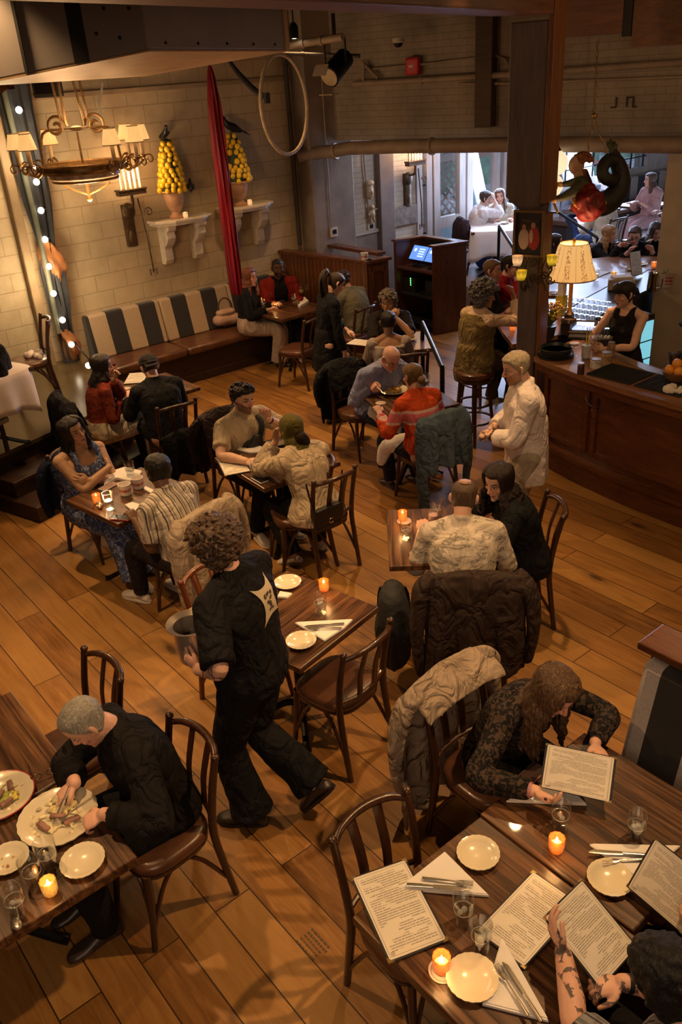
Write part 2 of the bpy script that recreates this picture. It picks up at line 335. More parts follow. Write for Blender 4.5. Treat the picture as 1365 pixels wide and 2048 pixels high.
class Person:
 def __init__(s, name, label, loc, heading, stand=False, seat=.45, scale=1.0, female=False, w=1.0, lean=0, side=0, twist=0,
                 head=(0, 0, 0), hands=None, feet=None, skin=None, det=1, hipz=None, group=None, hs=1.0, tat=None, crouch=0):
  s.root = thing(name, label, 'person', loc, heading-pi/2, group); s.loc = V(*loc); s.hd = heading; s.k = scale; s.fem = female; s.w = w; s.det = det
  k = scale; s.skin = skin
  s.p0 = V(0, 0, hipz if hipz else (.94*k-crouch if stand else seat+.088)); s.stand = stand
  ln = RAD(lean); sd = RAD(side)
  def up(q): return nrm(V(sin(sd*q), sin(ln*q)*cos(sd*q), cos(ln*q)*cos(sd*q)))
  q0, q1, q2, q3 = (.5, .85, 1.15, 1.3) if not stand else (.6, 1, 1.1, 1.2)
  L = (.152 if stand else .142)*k
  s.sp = [s.p0-up(.2)*.1*k, s.p0]; s.up = [up(.2), up(.3)]
  for q in (q0, q1, q2): s.sp.append(s.sp[-1]+up(q)*L); s.up.append(up(q))
  s.sp.append(s.sp[-1]+up(q3)*.055*k); s.up.append(up(q3))
  s.sp = np.array(s.sp)
  tw = RAD(twist); s.rt = []
  for i, u in enumerate(s.up):
   a = -tw*max(0, (i-1)/4); r = V(cos(a), sin(a), 0); s.rt.append(nrm(r-u*np.dot(r, u)))
  s.fr = [np.cross(u, r) for u, r in zip(s.up, s.rt)]
  neck = s.sp[5]; s.u3 = s.up[5]; s.r3 = s.rt[5]; s.f3 = s.fr[5]
  hy, hp_, hr = [RAD(a) for a in head]      # yaw + = to the left, pitch + = down, roll + = to the right
  R0 = np.stack([s.rt[5] if False else V(*s.rt[5]), s.f3, s.u3])  # rows
  base = np.stack([nrm(V(s.r3[0], s.r3[1], 0)), nrm(np.cross(V(0, 0, 1), nrm(V(s.r3[0], s.r3[1], 0)))), V(0, 0, 1)])
  Y = np.array([[cos(hy), sin(hy), 0], [-sin(hy), cos(hy), 0], [0, 0, 1]])
  Pm = np.array([[1, 0, 0], [0, cos(hp_), -sin(hp_)], [0, sin(hp_), cos(hp_)]])
  Rm = np.array([[cos(hr), 0, -sin(hr)], [0, 1, 0], [sin(hr), 0, cos(hr)]])
  s.H = Rm @ Pm @ Y @ base                 # rows: right, forward, up of the head
  s.hs = hs*(.97 if female else 1.0)*(.55+.45*k)
  nd = nrm(s.u3*.75+s.H[2]*.55+s.f3*.12)
  s.nk = neck+nd*.056*k; s.hc = s.nk+s.H[2]*.088*s.hs+s.H[1]*.022*s.hs
  ws = (.168 if female else .188)*k*(.6+.4*w)
  c3 = s.sp[4]+s.up[4]*-.012*k
  s.sh = {-1: c3-s.rt[4]*ws, 1: c3+s.rt[4]*ws}; s.hands = hands or {}; s.el = {}; s.wr = {}
  la, lb = .285*k, .255*k
  for sg, nm in ((-1, 'L'), (1, 'R')):
   h = dict(w=(sg*.2, .3, s.p0[2]+.22), curl=.35); h.update(s.hands.get(nm, {})); s.hands[nm] = h
   W = s.loc2(h['ww']) if 'ww' in h else V(*h['w'])
   A = s.sh[sg]; d = W-A; D = np.linalg.norm(d); Dm = la+lb-.005
   if D > Dm: W = A+d/D*Dm; D = Dm
   pole = V(*h.get('pole', (sg*.5, -.35, -1))); n_ = d/max(D, 1e-6); x = (la*la-lb*lb+D*D)/(2*D); hgt = sqrt(max(la*la-x*x, 0))
   pp = nrm(pole-n_*np.dot(pole, n_)); s.el[sg] = A+n_*x+pp*hgt; s.wr[sg] = W
  s.hip = {sg: s.p0+s.rt[0]*sg*.092*k*(.7+.3*w)+V(0, 0, -.02) for sg in (-1, 1)}; s.kn = {}; s.an = {}
  s.feet = feet or {}
  lt, lc = .44*k, .42*k
  for sg, nm in ((-1, 'L'), (1, 'R')):
   f = dict(a=(sg*.11, .0 if stand else .42, .085), yaw=-sg*8 if stand else 0, pitch=0); f.update(s.feet.get(nm, {})); s.feet[nm] = f
   W = s.loc2(f['aw']) if 'aw' in f else V(*f['a'])
   A = s.hip[sg]; d = W-A; D = np.linalg.norm(d); Dm = lt+lc-.004
   if D > Dm: W = A+d/D*Dm; D = Dm
   pole = V(*f.get('pole', (sg*.08, 1, .25 if not stand else .0))); n_ = d/D; x = (lt*lt-lc*lc+D*D)/(2*D); hgt = sqrt(max(lt*lt-x*x, 0))
   pp = nrm(pole-n_*np.dot(pole, n_)); s.kn[sg] = A+n_*x+pp*hgt; s.an[sg] = W
  s.tat = tat
  s.body()
 def loc2(s, wpt):
  d = V(*wpt)-s.loc; a = s.hd-pi/2; return V(d[0]*cos(a)+d[1]*sin(a), -d[0]*sin(a)+d[1]*cos(a), d[2])
 def hp(s, x, y, z): return s.hc+(s.H[0]*x+s.H[1]*y+s.H[2]*z)*s.hs
 def trunk(s, mb, e=0.0, t0=-.11, t1=.56, mul=1.0, hemw=0.0, belly=1.0):
  """torso as rings along the spine, e = ease of the cloth"""
  k = s.k; w = s.w*mul
  if s.fem: T = [(-.11, .14, .105), (-.02, .176, .125), (.07, .165, .12), (.16, .135, .105), (.26, .142, .108), (.36, .155, .115), (.44, .158, .105), (.495, .115, .085), (.53, .068, .066), (.56, .052, .052)]
  else: T = [(-.11, .13, .105), (-.02, .17, .125), (.07, .168, .125), (.16, .160, .118), (.26, .168, .122), (.36, .182, .127), (.44, .185, .115), (.495, .135, .092), (.53, .076, .074), (.56, .056, .056)]
  cum = [-.1, 0, .166, .332, .498, .553]; R = []
  a = np.linspace(0, 2*pi, 20, endpoint=False)
  ts = np.array([t for t, _, _ in T])
  for t in np.unique(np.concatenate([np.linspace(t0, t1, 16), ts[(ts > t0) & (ts < t1)]])):
   rx = np.interp(t, ts, [x for _, x, _ in T]); ry = np.interp(t, ts, [y for _, _, y in T])
   fw = 1 if t > .5 else w
   if t < .3: ry_f = ry*(belly if 0 < t < .3 else 1)
   else: ry_f = ry
   P = np.array([np.interp(t, cum, s.sp[:, i]) for i in range(3)]) if t >= -.1 else s.sp[0]+s.up[0]*(t+.1)*k
   r = nrm([np.interp(t, cum, [q[i] for q in s.rt]) for i in range(3)]); f = nrm([np.interp(t, cum, [q[i] for q in s.fr]) for i in range(3)])
   rx = (rx*fw+e+hemw*max(0, (.1-t)))*k; ry = (ry*(.5+.5*fw)+e+hemw*max(0, (.1-t)))*k
   c, sn = np.cos(a), np.sin(a); c = np.sign(c)*np.abs(c)**.85; sn = np.sign(sn)*np.abs(sn)**.85
   ryv = np.where(sn > 0, ry*(belly if 0 <= t < .3 else 1), ry)
   R.append(P+c[:, None]*rx*r+(sn*ryv)[:, None]*f)
  mb.rings(R)
 def arm(s, mb, sg, e=0.0, upto=2.0, g=1.0, end=None):
  """upto: 1 = elbow, 2 = wrist"""
  k = s.k*(.8+.2*s.w)*(.88 if s.fem else 1.0); A, E, W = s.sh[sg], s.el[sg], s.wr[sg]
  P = [A, A*.5+E*.5, E]; r = [.056*k+e, .049*k+e, .041*k+e*g]
  if upto > 1: P += [E*.6+W*.4, W]; r += [.043*k+e*g, .0285*k+e*g*.9]
  if upto < 1: q = upto; P = [A, A*(1-q/2)+E*q/2, A*(1-q)+E*q]; r = [.056*k+e, .052*k+e*1.1, .049*k+e*1.3]
  elif upto < 2: q = upto-1; P[-1] = E*(1-q)+W*q; P[-2] = E*(1-q*.5)+W*q*.5; r[-1] = (.041-.012*q)*k+e*g; r[-2] = .0425*k+e*g
  if end: r[-1] = end
  if e: mb.tube(*crom(np.array(P), np.array(r), 4), seg=14)
  else: mb.limb(P, r, 14)
  mb.ball(A+s.up[4]*.0, (.058*k+e,)*3)
 def leg(s, mb, sg, e=0.0, upto=2.0, flare=0.0):
  k = s.k*(.65+.35*s.w); A, K, N = s.hip[sg], s.kn[sg], s.an[sg]
  calf = K*.68+N*.32-nrm(np.cross(s.rt[0], N-K))*-.012
  P = [A, A*.5+K*.5, K, calf, K*.25+N*.75, N]; r = [.092*k+e, .078*k+e, .056*k+e, .056*k+e+flare*.2, .04*k+e+flare*.6, .034*k+e+flare]
  if upto < 2:
   P2, r2 = crom(np.array(P), np.array(r), 5); m = int(len(P2)*upto/2); mb.tube(P2[:m], r2[:m], 14); return
  if e: mb.tube(*crom(np.array(P), np.array(r), 4), seg=14); mb.ball(A, (.095*k+e,)*3)
  else: mb.limb(P, r, 14)
 def hand(s, mb, sg):
  h = s.hands['L' if sg < 0 else 'R']; W = s.wr[sg]; k = s.k*(.9 if s.fem else 1.0)*.98
  d = nrm(V(*h['d'])) if 'd' in h else nrm(W-s.el[sg]); n = V(*h.get('n', (0, 0, -1))); n = nrm(n-d*np.dot(n, d))
  t = np.cross(n, d)*(1 if sg < 0 else -1)           # towards the thumb
  h['fr'] = (W, d, n, t); curl = h.get('curl', .35); sp = h.get('spread', .12)
  mb.tube([W-d*.015, W+d*.012*k, W+d*.045*k, W+d*.08*k, W+d*.092*k], [.021*k, .026*k, .040*k, .041*k, .034*k], 12, True, .42, 0, up=n)
  for i in range(4):
   c = curl[i] if isinstance(curl, (tuple, list)) else curl
   b = W+d*(.084-.004*abs(i-1))*k+t*(.030-.0195*i)*k; dd = nrm(d+t*(1.2-i)*sp); ln = (.072, .080, .075, .058)[i]*k
   P = [b-d*.02*k, b]; ang = 0
   for q, (fr, a) in enumerate(((.45, 55), (.3, 75), (.25, 45))):
    ang += RAD(a)*c; P.append(P[-1]+(dd*cos(ang)+n*sin(ang))*ln*fr)
   mb.limb(P, np.array([.0098, .0098, .0088, .0082, .0072])*k, 8, sub=2)
  b = W+d*.022*k+t*.022*k; tc = h.get('thumb', .4); d1 = nrm(d*.75+t*.75+n*.25); d2 = nrm(d*.9+t*(.35-.5*tc)+n*.5*tc)
  mb.limb([W+d*.012*k+t*.008*k, b+d1*.022*k, b+d1*.045*k, b+d1*.045*k+d2*.026*k, b+d1*.045*k+d2*.05*k], np.array([.015, .0145, .0115, .0105, .0085])*k, 8, sub=2)
 def body(s):
  mb = MB(); k = s.k
  s.trunk(mb)
  if s.fem:
   for sg in (-1, 1): mb.ball(s.sp[3]+s.up[3]*.01+s.rt[3]*sg*.068*k*s.w+s.fr[3]*.075*k*(.6+.4*s.w), .062*k*(.4+.6*s.w))
  for sg in (-1, 1):
   mb.limb([s.sp[5]+s.u3*.01, s.sp[4]*.35+s.sh[sg]*.65+s.up[4]*.022*k, s.sh[sg]], [.05*k, .048*k, .055*k], 12)
   s.arm(mb, sg); s.hand(mb, sg); s.leg(mb, sg); mb.ball(s.hip[sg]-s.fr[0]*.02, .1*k*(.6+.4*s.w))
  mb.limb([s.sp[5]-s.u3*.03, s.nk, s.hp(0, -.012, -.05)], np.array([.062, .053, .054])*s.k*(.9 if s.fem else 1.02), 14)
  a = np.linspace(0, 2*pi, 28, endpoint=False); R = []
  for z in np.concatenate([HZ[:1], np.linspace(-.118, .112, 26), HZ[-1:]]):
   ring = []
   for t in a:
    p = head_pt(t, z)
    g = math.exp(-((abs(p[0])-.032)/.016)**2-((z-.010)/.012)**2) if p[1] > .03 else 0
    p[1] -= .009*g
    g = math.exp(-((abs(p[0])-.02)/.03)**2-((z-.032)/.012)**2) if p[1] > .04 else 0
    p[1] += .004*g; ring.append(s.hp(*p))
   R.append(ring)
  mb.rings(R)
  A = s.H*1.0; q = s.hs; B = lambda c, r, n=10, m=7: mb.ball(s.hp(*c), np.array(r)*q, n, m, ax=A)
  for sg in (-1, 1):
   B((sg*.032, .0745, .0115), (.0135, .0135, .012)); B((sg*.0095, .096, -.031), (.009, .009, .0075)); B((sg*.044, .058, -.022), (.023, .02, .022))
   mb.tube([s.hp(sg*x, y, z) for x, y, z in ((.070, .006, -.030), (.079, -.006, -.022), (.0835, -.016, .0), (.0825, -.016, .022), (.074, .0, .028))], np.array([.006, .009, .012, .011, .006])*q, 8, True, 1, 3)
  mb.limb([s.hp(0, .088, .022), s.hp(0, .099, -.004), s.hp(0, .109, -.024), s.hp(0, .098, -.034)], np.array([.0065, .0085, .0115, .008])*q, 10, sub=3)
  B((0, .0855, -.0585), (.022, .0095, .006)); B((0, .085, -.0695), (.019, .0105, .0068)); B((0, .078, -.103), (.02, .014, .014))
  vox = {2: .0042, 1: .006, 0: .0085}[s.det]
  o = remesh(mb, 'body', vox, {2: 3, 1: 2, 0: 1}[s.det], mat=s.skin, parent=s.root, fac=.45)
  me = o.data; n = len(me.vertices); co = np.empty(n*3, np.float32); me.vertices.foreach_get('co', co); co = co.reshape(-1, 3)
  l = ((co-s.hc) @ s.H.T)/s.hs; at_ = me.attributes.new('hp', 'FLOAT_VECTOR', 'POINT'); at_.data.foreach_set('vector', l.astype(np.float32).ravel())
  if s.tat:
   sgs, lim = s.tat; v = np.zeros(n, np.float32)
   for sg in sgs:
    a_, b_ = s.el[sg], s.wr[sg]
    if lim == 'upper': a_, b_ = s.sh[sg]*.3+s.el[sg]*.7, s.el[sg]*.8+s.wr[sg]*.2
    if lim == 'full': a_, b_ = s.sh[sg], s.wr[sg]+nrm(s.wr[sg]-s.el[sg])*.08
    t = np.clip(((co-a_) @ (b_-a_))/np.dot(b_-a_, b_-a_), 0, 1); dd = np.linalg.norm(co-(a_+t[:, None]*(b_-a_)), axis=1); v[dd < .075] = 1
   at2 = me.attributes.new('tt', 'FLOAT', 'POINT'); at2.data.foreach_set('value', v)
  return o
 # ---------------- clothes
 def top(s, mat, sleeve=.6, e=.016, t0=-.04, t1=.535, name='shirt', collar=0, hem=0.0, vox=.011, disp=.012, se=None, skirt=None, belly=1.0, g=1.2, bust=True):
  mb = MB(); s.trunk(mb, e, t0, t1, hemw=hem, belly=belly); k = s.k
  if s.fem and bust:
   for sg in (-1, 1): mb.ball(s.sp[3]+s.up[3]*.01+s.rt[3]*sg*.062*k*s.w+s.fr[3]*.073*k*(.6+.4*s.w), .062*k*(.4+.6*s.w)+e*.8)
  if sleeve is not None:
   for sg in (-1, 1):
    if t1 > .5: mb.limb([s.sp[5]*.8+s.sp[4]*.2, s.sp[4]*.35+s.sh[sg]*.65+s.up[4]*.02*k, s.sh[sg]], [.052*k+e, .049*k+e, .054*k+e], 12)
    if sleeve: s.arm(mb, sg, se or e*.95, sleeve, g)
  if skirt: skirt(mb)
  if collar:
   c = s.sp[5]+s.u3*.005; a = np.linspace(0, 2*pi, 20, endpoint=False)
   mb.tube([c+(cos(t)*s.r3*.066+sin(t)*s.f3*.064)*k+s.u3*(.018-.012*sin(t))*k for t in a], .011*collar, 8, closed=True)
  return remesh(mb, name, vox, 3, disp, mat=mat, parent=s.root)
 def pants(s, mat, e=.014, flare=.012, name='trousers', upto=2.0, vox=.012, disp=.014, mid=False):
  mb = MB(); s.trunk(mb, e*.8, -.11, .13)
  for sg in (-1, 1): s.leg(mb, sg, e, upto, flare)
  if mid:
   A = (s.hip[1]+s.hip[-1])/2; K = (s.kn[1]+s.kn[-1])/2; N = (s.an[1]+s.an[-1])/2
   mb.tube(*crom(np.array([A, A*.5+K*.5, K, K*.5+N*.5, N]), np.array([.1, .1, .09, .1, .11]), 4), seg=14)
  return remesh(mb, name, vox, 4, disp, mat=mat, parent=s.root)
 def shoes(s, mat=None, name='shoe', boot=0.0, e=0.0, sole=None):
  mat = mat or LEATHER
  for sg, nm in ((-1, 'L'), (1, 'R')):
   f = s.feet[nm]; a = RAD(f['yaw']); p = RAD(f['pitch']); d = V(-sin(a), cos(a), 0); fw = d*cos(p)+V(0, 0, -sin(p)); u = d*sin(p)+V(0, 0, cos(p)); r = np.cross(fw, u)
   A = s.an[sg]; B = A-u*.085*s.k; mb = MB(); R = []; ang = np.linspace(0, 2*pi, 14, endpoint=False); kk = s.k*(.92 if s.fem else 1.0)
   for y, w, h in ((-.075, .012, .03), (-.065, .03, .055), (-.03, .037, .085), (.02, .037, .095), (.07, .041, .072), (.12, .046, .055), (.165, .042, .046), (.192, .026, .036), (.20, .01, .022)):
    R.append([B+(fw*y+r*(cos(t)*(w+e))+u*(h/2+.004+(h/2+e)*sin(t)*(1 if sin(t) > 0 else .92)))*kk for t in ang])
   mb.rings(R)
   if boot: mb.tube([A-u*.03, A+(s.kn[sg]-A)*.12, A+nrm(s.kn[sg]-A)*boot], [.044, .046, .05+e], 12)
   o = remesh(mb, name, .007, 3, mat=mat, parent=s.root)
   if sole:
    mb2 = MB(); mb2.rings([[B+(fw*(y_*1.02)+r*(sx*w*1.04))*kk+u*zz for sx, y_, w in ((-1, -.05, .028), (-1, .0, .035), (-1, .07, .039), (-1, .12, .044), (-1, .165, .040), (-.3, .203, .03), (.3, .203, .03), (1, .165, .040), (1, .12, .044), (1, .07, .039), (1, .0, .035), (1, -.05, .028), (.4, -.079, .028), (-.4, -.079, .028))] for zz in (.001, .02)])
    mb2.build('sole', sole, o)
 # ---------------- hair
 def region(s, az, z, fl=.07, sb=-.02, nape=-.075):
  """is a skull point covered by hair"""
  c = cos(az)
  if c > .75: lim = fl
  elif c > .1: lim = fl+(sb-fl)*((.75-c)/.65)**1.3
  elif c > -.3: lim = sb+(nape-sb)*((.1-c)/.4)
  else: lim = nape
  return z-lim
 def cap(s, mb, t=.008, fl=.07, sb=-.02, nape=-.075, lo=-.1):
  a = np.linspace(0, 2*pi, 32, endpoint=False); R = []
  for z in np.concatenate([np.linspace(lo, .112, 24), HZ[-1:]]):
   R.append([s.hp(*head_pt(q, z, np.clip(s.region(q, z, fl, sb, nape)/.012, -1, 1)*t-(0 if s.region(q, z, fl, sb, nape) > 0 else .006))) for q in a])
  mb.rings(R)
 def curls(s, mb, n, t=.02, r=.009, size=.02, fl=.06, sb=-.02, nape=-.07, top=1.0):
  for _ in range(n):
   for _t in range(30):
    az = rng.uniform(-pi, pi); z = rng.uniform(-.08, .116)
    if s.region(az, z, fl, sb, nape) > 0: break
   else: continue
   th = t*(1+(top-1)*max(0, z/.11))
   c = s.hp(*head_pt(az, z, th*rng.uniform(.5, 1.0))); o = nrm(c-s.hc); u = nrm(np.cross(o, rng.normal(size=3))); v = np.cross(o, u)
   ph = rng.uniform(0, 6); P = [c+(u*cos(ph+q)+v*sin(ph+q))*size*.55+o*size*(q-1.6)*.28 for q in np.linspace(0, 3.9, 6)]
   mb.tube(P, np.array([.5, .9, 1, 1, .8, .35])*r, 5)
 def locks(s, mb, n, length, r=.010, t=.012, az0=.5, az1=pi, wave=.012, wl=.11, back=.0, zst=.105, zend=-.03, out=.01, fl=.07, fwd=0.0, part=0.0):
  for i in range(n):
   sg = -1 if i % 2 else 1; az = sg*rng.uniform(az0, az1); tt = t*rng.uniform(.6, 1.3); P = []
   z0 = zst*rng.uniform(.85, 1.05); az_s = az*.9
   for z in np.linspace(z0, zend, 7): P.append(s.hp(*head_pt(az_s+(az-az_s)*(1-(z-zend)/(z0-zend)), min(z, .112), tt)))
   d = V(0, 0, -1); ln = length*rng.uniform(.75, 1.05); m = max(3, int(ln/.035)); side = nrm(V(*(s.hp(*head_pt(az, 0, 0))-s.hc))); side[2] = 0; side = nrm(side)
   ph = rng.uniform(0, 6); base = P[-1]; u = nrm(np.cross(d, side))
   bk = V(*s.H[1]); bk[2] = 0; bk = -nrm(bk)
   for j in range(1, m+1):
    q = j*ln/m
    P.append(base+d*q+side*(out*min(1, q/.1)*2+wave*sin(q/wl*6.28+ph))+u*wave*cos(q/wl*6.28+ph)+bk*back*min(1, q/.12)-bk*fwd*q)
   rr = np.full(len(P), r); rr[0] *= .5; rr[-1] *= .2; rr[-2] *= .6
   mb.tube(P, rr*rng.uniform(.8, 1.2), 6, sub=2)
 def hairobj(s, mb, mat, name='hair', disp=0.0, vox=None, smooth=2):
  if vox: return remesh(mb, name, vox, smooth, disp, _texc, mat=mat, parent=s.root)
  return mb.build(name, mat, s.root, angle=60)
 def short(s, col, t=.010, fl=.072, sb=-.02, nape=-.06, streak=None, disp=.008, vox=.006, fade=None):
  mb = MB(); s.cap(mb, t, fl, sb, nape); return s.hairobj(mb, hair_mat(col, streak), 'hair', disp, vox)
 def curly(s, col, t=.02, n=200, fl=.062, sb=-.03, nape=-.075, r=.009, size=.022, streak=None, top=1.2):
  mb = MB(); s.cap(mb, t*.75, fl, sb, nape); s.curls(mb, n, t, r, size, fl, sb, nape, top); return s.hairobj(mb, hair_mat(col, streak, True), 'hair', .006, .0048, 1)
 def long(s, col, length=.3, n=90, streak=None, wave=.01, t=.012, az0=.75, back=.02, r=.0105, fl=.075, fwd=0, out=.012):
  mb = MB(); s.cap(mb, t*.9, fl, -.05, -.09); s.locks(mb, n, length, r, t, az0=az0, wave=wave, back=back, fwd=fwd, out=out); return s.hairobj(mb, hair_mat(col, streak), 'hair', .004, .0055, 2)
 def bun(s, col, streak=None, at_=(0, -.125, .02), r=.042):
  mb = MB(); s.cap(mb, .008, .07, -.03, -.08); c = s.hp(*at_)
  for i in range(16):
   z = rng.uniform(.05, .11); az = rng.choice([-1, 1])*rng.uniform(.3, 2.6)
   mb.tube([s.hp(*head_pt(az+(pi*np.sign(az)-az)*q*.9, z+(at_[2]-z)*q, .009)) for q in np.linspace(0, 1, 6)], .006, 5)
  for i in range(14):
   ax = nrm(rng.normal(size=3)); u = nrm(np.cross(ax, (.3, .5, .8))); v = np.cross(ax, u)
   mb.tube([c+(u*cos(q)+v*sin(q))*r*.75 for q in np.linspace(0, 5, 12)], r*.28, 6)
  return s.hairobj(mb, hair_mat(col, streak))
 def glasses(s, mat=None):
  mat = mat or plain('spectacle_frame', (.01, .01, .012), .3); mb = MB(); q = s.hs
  for sg in (-1, 1):
   mb.tube([s.hp(sg*.034+.021*cos(t), .104, .010+.017*sin(t)) for t in np.linspace(0, 2*pi, 14, endpoint=False)], .0016, 5, closed=True)
   mb.tube([s.hp(sg*.055, .103, .014), s.hp(sg*.076, .06, .014), s.hp(sg*.084, -.005, .016), s.hp(sg*.082, -.03, .0)], .0017, 5)
  mb.tube([s.hp(-.013, .104, .013), s.hp(0, .108, .016), s.hp(.013, .104, .013)], .0016, 5)
  return mb.build('glasses', mat, s.root)
 def watch(s, sg, col=(.01, .01, .012), name='watch', r=.031, wd=.012):
  d = nrm(s.wr[sg]-s.el[sg]); c = s.wr[sg]-d*.028; u = nrm(np.cross(d, (.2, .3, 1))); v = np.cross(d, u); mb = MB()
  for k_ in (-.5, .5): pass
  mb.rings([[c+d*wd*q+(u*cos(t)+v*sin(t))*(r+.001*(1-abs(q))) for t in np.linspace(0, 2*pi, 18, endpoint=False)] for q in (-1, -.4, .4, 1)], cap=False)
  o = mb.build(name, plain(name+'_strap', col, .5), s.root); return o
 def hand_pt(s, sg, a=.09, b=0.0, c=.02):
  W, d, n, t = s.hands['L' if sg < 0 else 'R']['fr']; p = W+d*a+t*b+n*c; ang = s.hd-pi/2
  return V(p[0]*cos(ang)-p[1]*sin(ang)+s.loc[0], p[0]*sin(ang)+p[1]*cos(ang)+s.loc[1], p[2]+s.loc[2])
# ------------------------------------------------------------------ the room
XW = -10.25
WA = V(XW, 7.95, 0); WDIR = V(cos(RAD(12)), sin(RAD(12)), 0); WN = V(WDIR[1], -WDIR[0], 0)
def onwall(px, py, off=0.0):
 d = ray(px, py); A = WA+WN*off; t = np.dot(A-CAM, WN)/np.dot(d, WN); return CAM+d*t
def planks_mat():
 n = NT('oak_planks'); v = n.coord(loc=(0.3, -.09, 0)); b = n.n('ShaderNodeTexBrick'); n.l(v, b.inputs[0]); b.offset = .37; b.offset_frequency = 2
 for k_, x in (('Scale', 1), ('Mortar Size', .0035), ('Brick Width', 2.3), ('Row Height', .1972), ('Bias', 0.0), ('Mortar Smooth', .2)): b.inputs[k_].default_value = x
 b.inputs['Color1'].default_value = (0, 0, 0, 1); b.inputs['Color2'].default_value = (1, 1, 1, 1); b.inputs['Mortar'].default_value = (.5, .5, .5, 1)
 id_ = n.n('ShaderNodeRGBToBW'); n.l(b.outputs[0], id_.inputs[0])
 cx = n.n('ShaderNodeCombineXYZ'); n.l(n.math('MULTIPLY', id_.outputs[0], 37.0), cx.inputs[2]); ad = n.n('ShaderNodeVectorMath', operation='ADD')
 sc = n.coord(scale=(1.6, 15, 1)); n.l(sc, ad.inputs[0]); n.l(cx.outputs[0], ad.inputs[1])
 g = n.noise(ad.outputs[0], 1.5, 6, .62, 1.1)
 col = n.ramp(n.math('ADD', n.math('MULTIPLY', g, .62), n.math('MULTIPLY', id_.outputs[0], .34)), [(.22, (.13, .052, .012)), (.45, (.28, .125, .032)), (.62, (.37, .185, .052)), (.85, (.44, .235, .078))])
 vo = n.n('ShaderNodeTexVoronoi'); a2 = n.n('ShaderNodeVectorMath', operation='ADD'); n.l(n.coord(scale=(.8, 2.3, 1)), a2.inputs[0]); n.l(cx.outputs[0], a2.inputs[1]); n.l(a2.outputs[0], vo.inputs['Vector']); vo.inputs['Scale'].default_value = 1.25
 k1 = n.math('SUBTRACT', vo.outputs['Distance'], n.math('MULTIPLY', n.math('SUBTRACT', n.noise(n.coord(scale=(9, 9, 1)), 1.2, 3), .5), .08))
 col = n.mix(n.ramp(k1, [(.045, .9), (.09, .4), (.2, 0)]), col, (.05, .022, .01))
 blotch = n.noise(n.coord(scale=(1, 1, 1)), .8, 3); col = n.mix(.7, col, n.ramp(blotch, [(.32, .58), (.68, 1.05)]), 'MULTIPLY')
 col = n.mix(b.outputs['Fac'], col, (.03, .014, .006))
 n.set(col=col, rough=n.ramp(g, [(.3, .36), (.7, .5)]), spec=.4); n.bump(n.math('SUBTRACT', n.math('MULTIPLY', g, .25), b.outputs['Fac']), .25, .004); return n.m
def block_mat(name, c1, c2, w=.41, h=.205, mort=.007, off=.5, bump=.5, axes='yz', stain=.45, scale=1):
 n = NT(name); t = n.coord(); X, Y, Z = n.sep(t)[:3]; cb = n.n('ShaderNodeCombineXYZ'); n.l({'y': Y, 'x': X}[axes[0]], cb.inputs[0]); n.l(Z, cb.inputs[1])
 b = n.n('ShaderNodeTexBrick'); n.l(cb.outputs[0], b.inputs[0]); b.offset = off
 for k_, x in (('Scale', 1), ('Mortar Size', mort), ('Brick Width', w), ('Row Height', h), ('Mortar Smooth', .4)): b.inputs[k_].default_value = x
 f = n.noise(t, 7, 5, .6); g = n.noise(t, 1.1, 3); p = n.noise(t, 55, 3)
 c = n.mix(n.ramp(n.math('ADD', n.math('MULTIPLY', f, .6), n.math('MULTIPLY', g, .4)), [(.35, 0), (.65, 1)]), c1, c2)
 c = n.mix(n.math('MULTIPLY', b.outputs['Fac'], .45), c, shade(c1, .5)); c = n.mix(stain, c, n.ramp(g, [(.32, .5), (.6, 1.0)]), 'MULTIPLY')
 n.set(col=c, rough=.72); n.bump(n.math('SUBTRACT', n.math('ADD', n.math('MULTIPLY', p, .18), n.math('MULTIPLY', f, .25)), n.math('MULTIPLY', b.outputs['Fac'], .8)), bump, .012); return n.m
BLOCK = block_mat('painted_block', (.46, .36, .23), (.56, .45, .30))
BRICK = block_mat('old_brick', (.27, .21, .16), (.36, .29, .22), .22, .075, .004, .5, .5, 'xz', .6)
BRICKL = block_mat('old_brick_side', (.50, .42, .32), (.6, .5, .38), .22, .075, .005, .5, .6, 'yz', .4)
DKWOOD = wood('dark_timber', (.035, .016, .009), (.10, .045, .022), 1, 0, .5)
BEAM = wood('beam_timber', (.11, .036, .016), (.26, .09, .035), 1, 0, .55)
POSTM = wood('post_timber', (.075, .052, .055), (.16, .115, .11), 1, 2, .55, 10)
MAHOG = wood('mahogany', (.06, .018, .008), (.14, .045, .018), 1, 2, .3, 10, .08)
MAHOGX = wood('mahogany_rail', (.075, .024, .01), (.17, .058, .022), 1, 0, .28, 10, .08)
PIPE = plain('painted_pipe', (.30, .22, .16), .55, var=.2); BLACK = plain('black_metal', (.012, .011, .012), .4, .6); BLKP = plain('matt_black', (.014, .012, .012), .7, var=.2)
IRON = plain('wrought_iron', (.10, .065, .035), .5, .7, var=.35, scale=20); CREAM = plain('cream_plaster', (.62, .54, .44), .6, var=.12, scale=14, bump=.3)
def struct(o): o['kind'] = 'structure'; return o
mb = MB(); mb.box2((-14, -4, -.12), (6, 12.5, 0)); struct(mb.build('floor', planks_mat(), smooth=False))
mb = MB(); mb.box2((XW-.3, -4, 0), (XW, 8.25, 4.7)); struct(mb.build('wall_left', BLOCK, smooth=False))
DARKW = plain('dark_wall', (.10, .07, .05), .8)
mb = MB(); mb.box2((6, -4, 0), (6.2, 17.6, 4.7)); struct(mb.build('wall_right', DARKW, smooth=False))
mb = MB(); mb.box2((XW-.3, -4.2, 0), (6, -4, 4.7)); struct(mb.build('wall_front', DARKW, smooth=False))
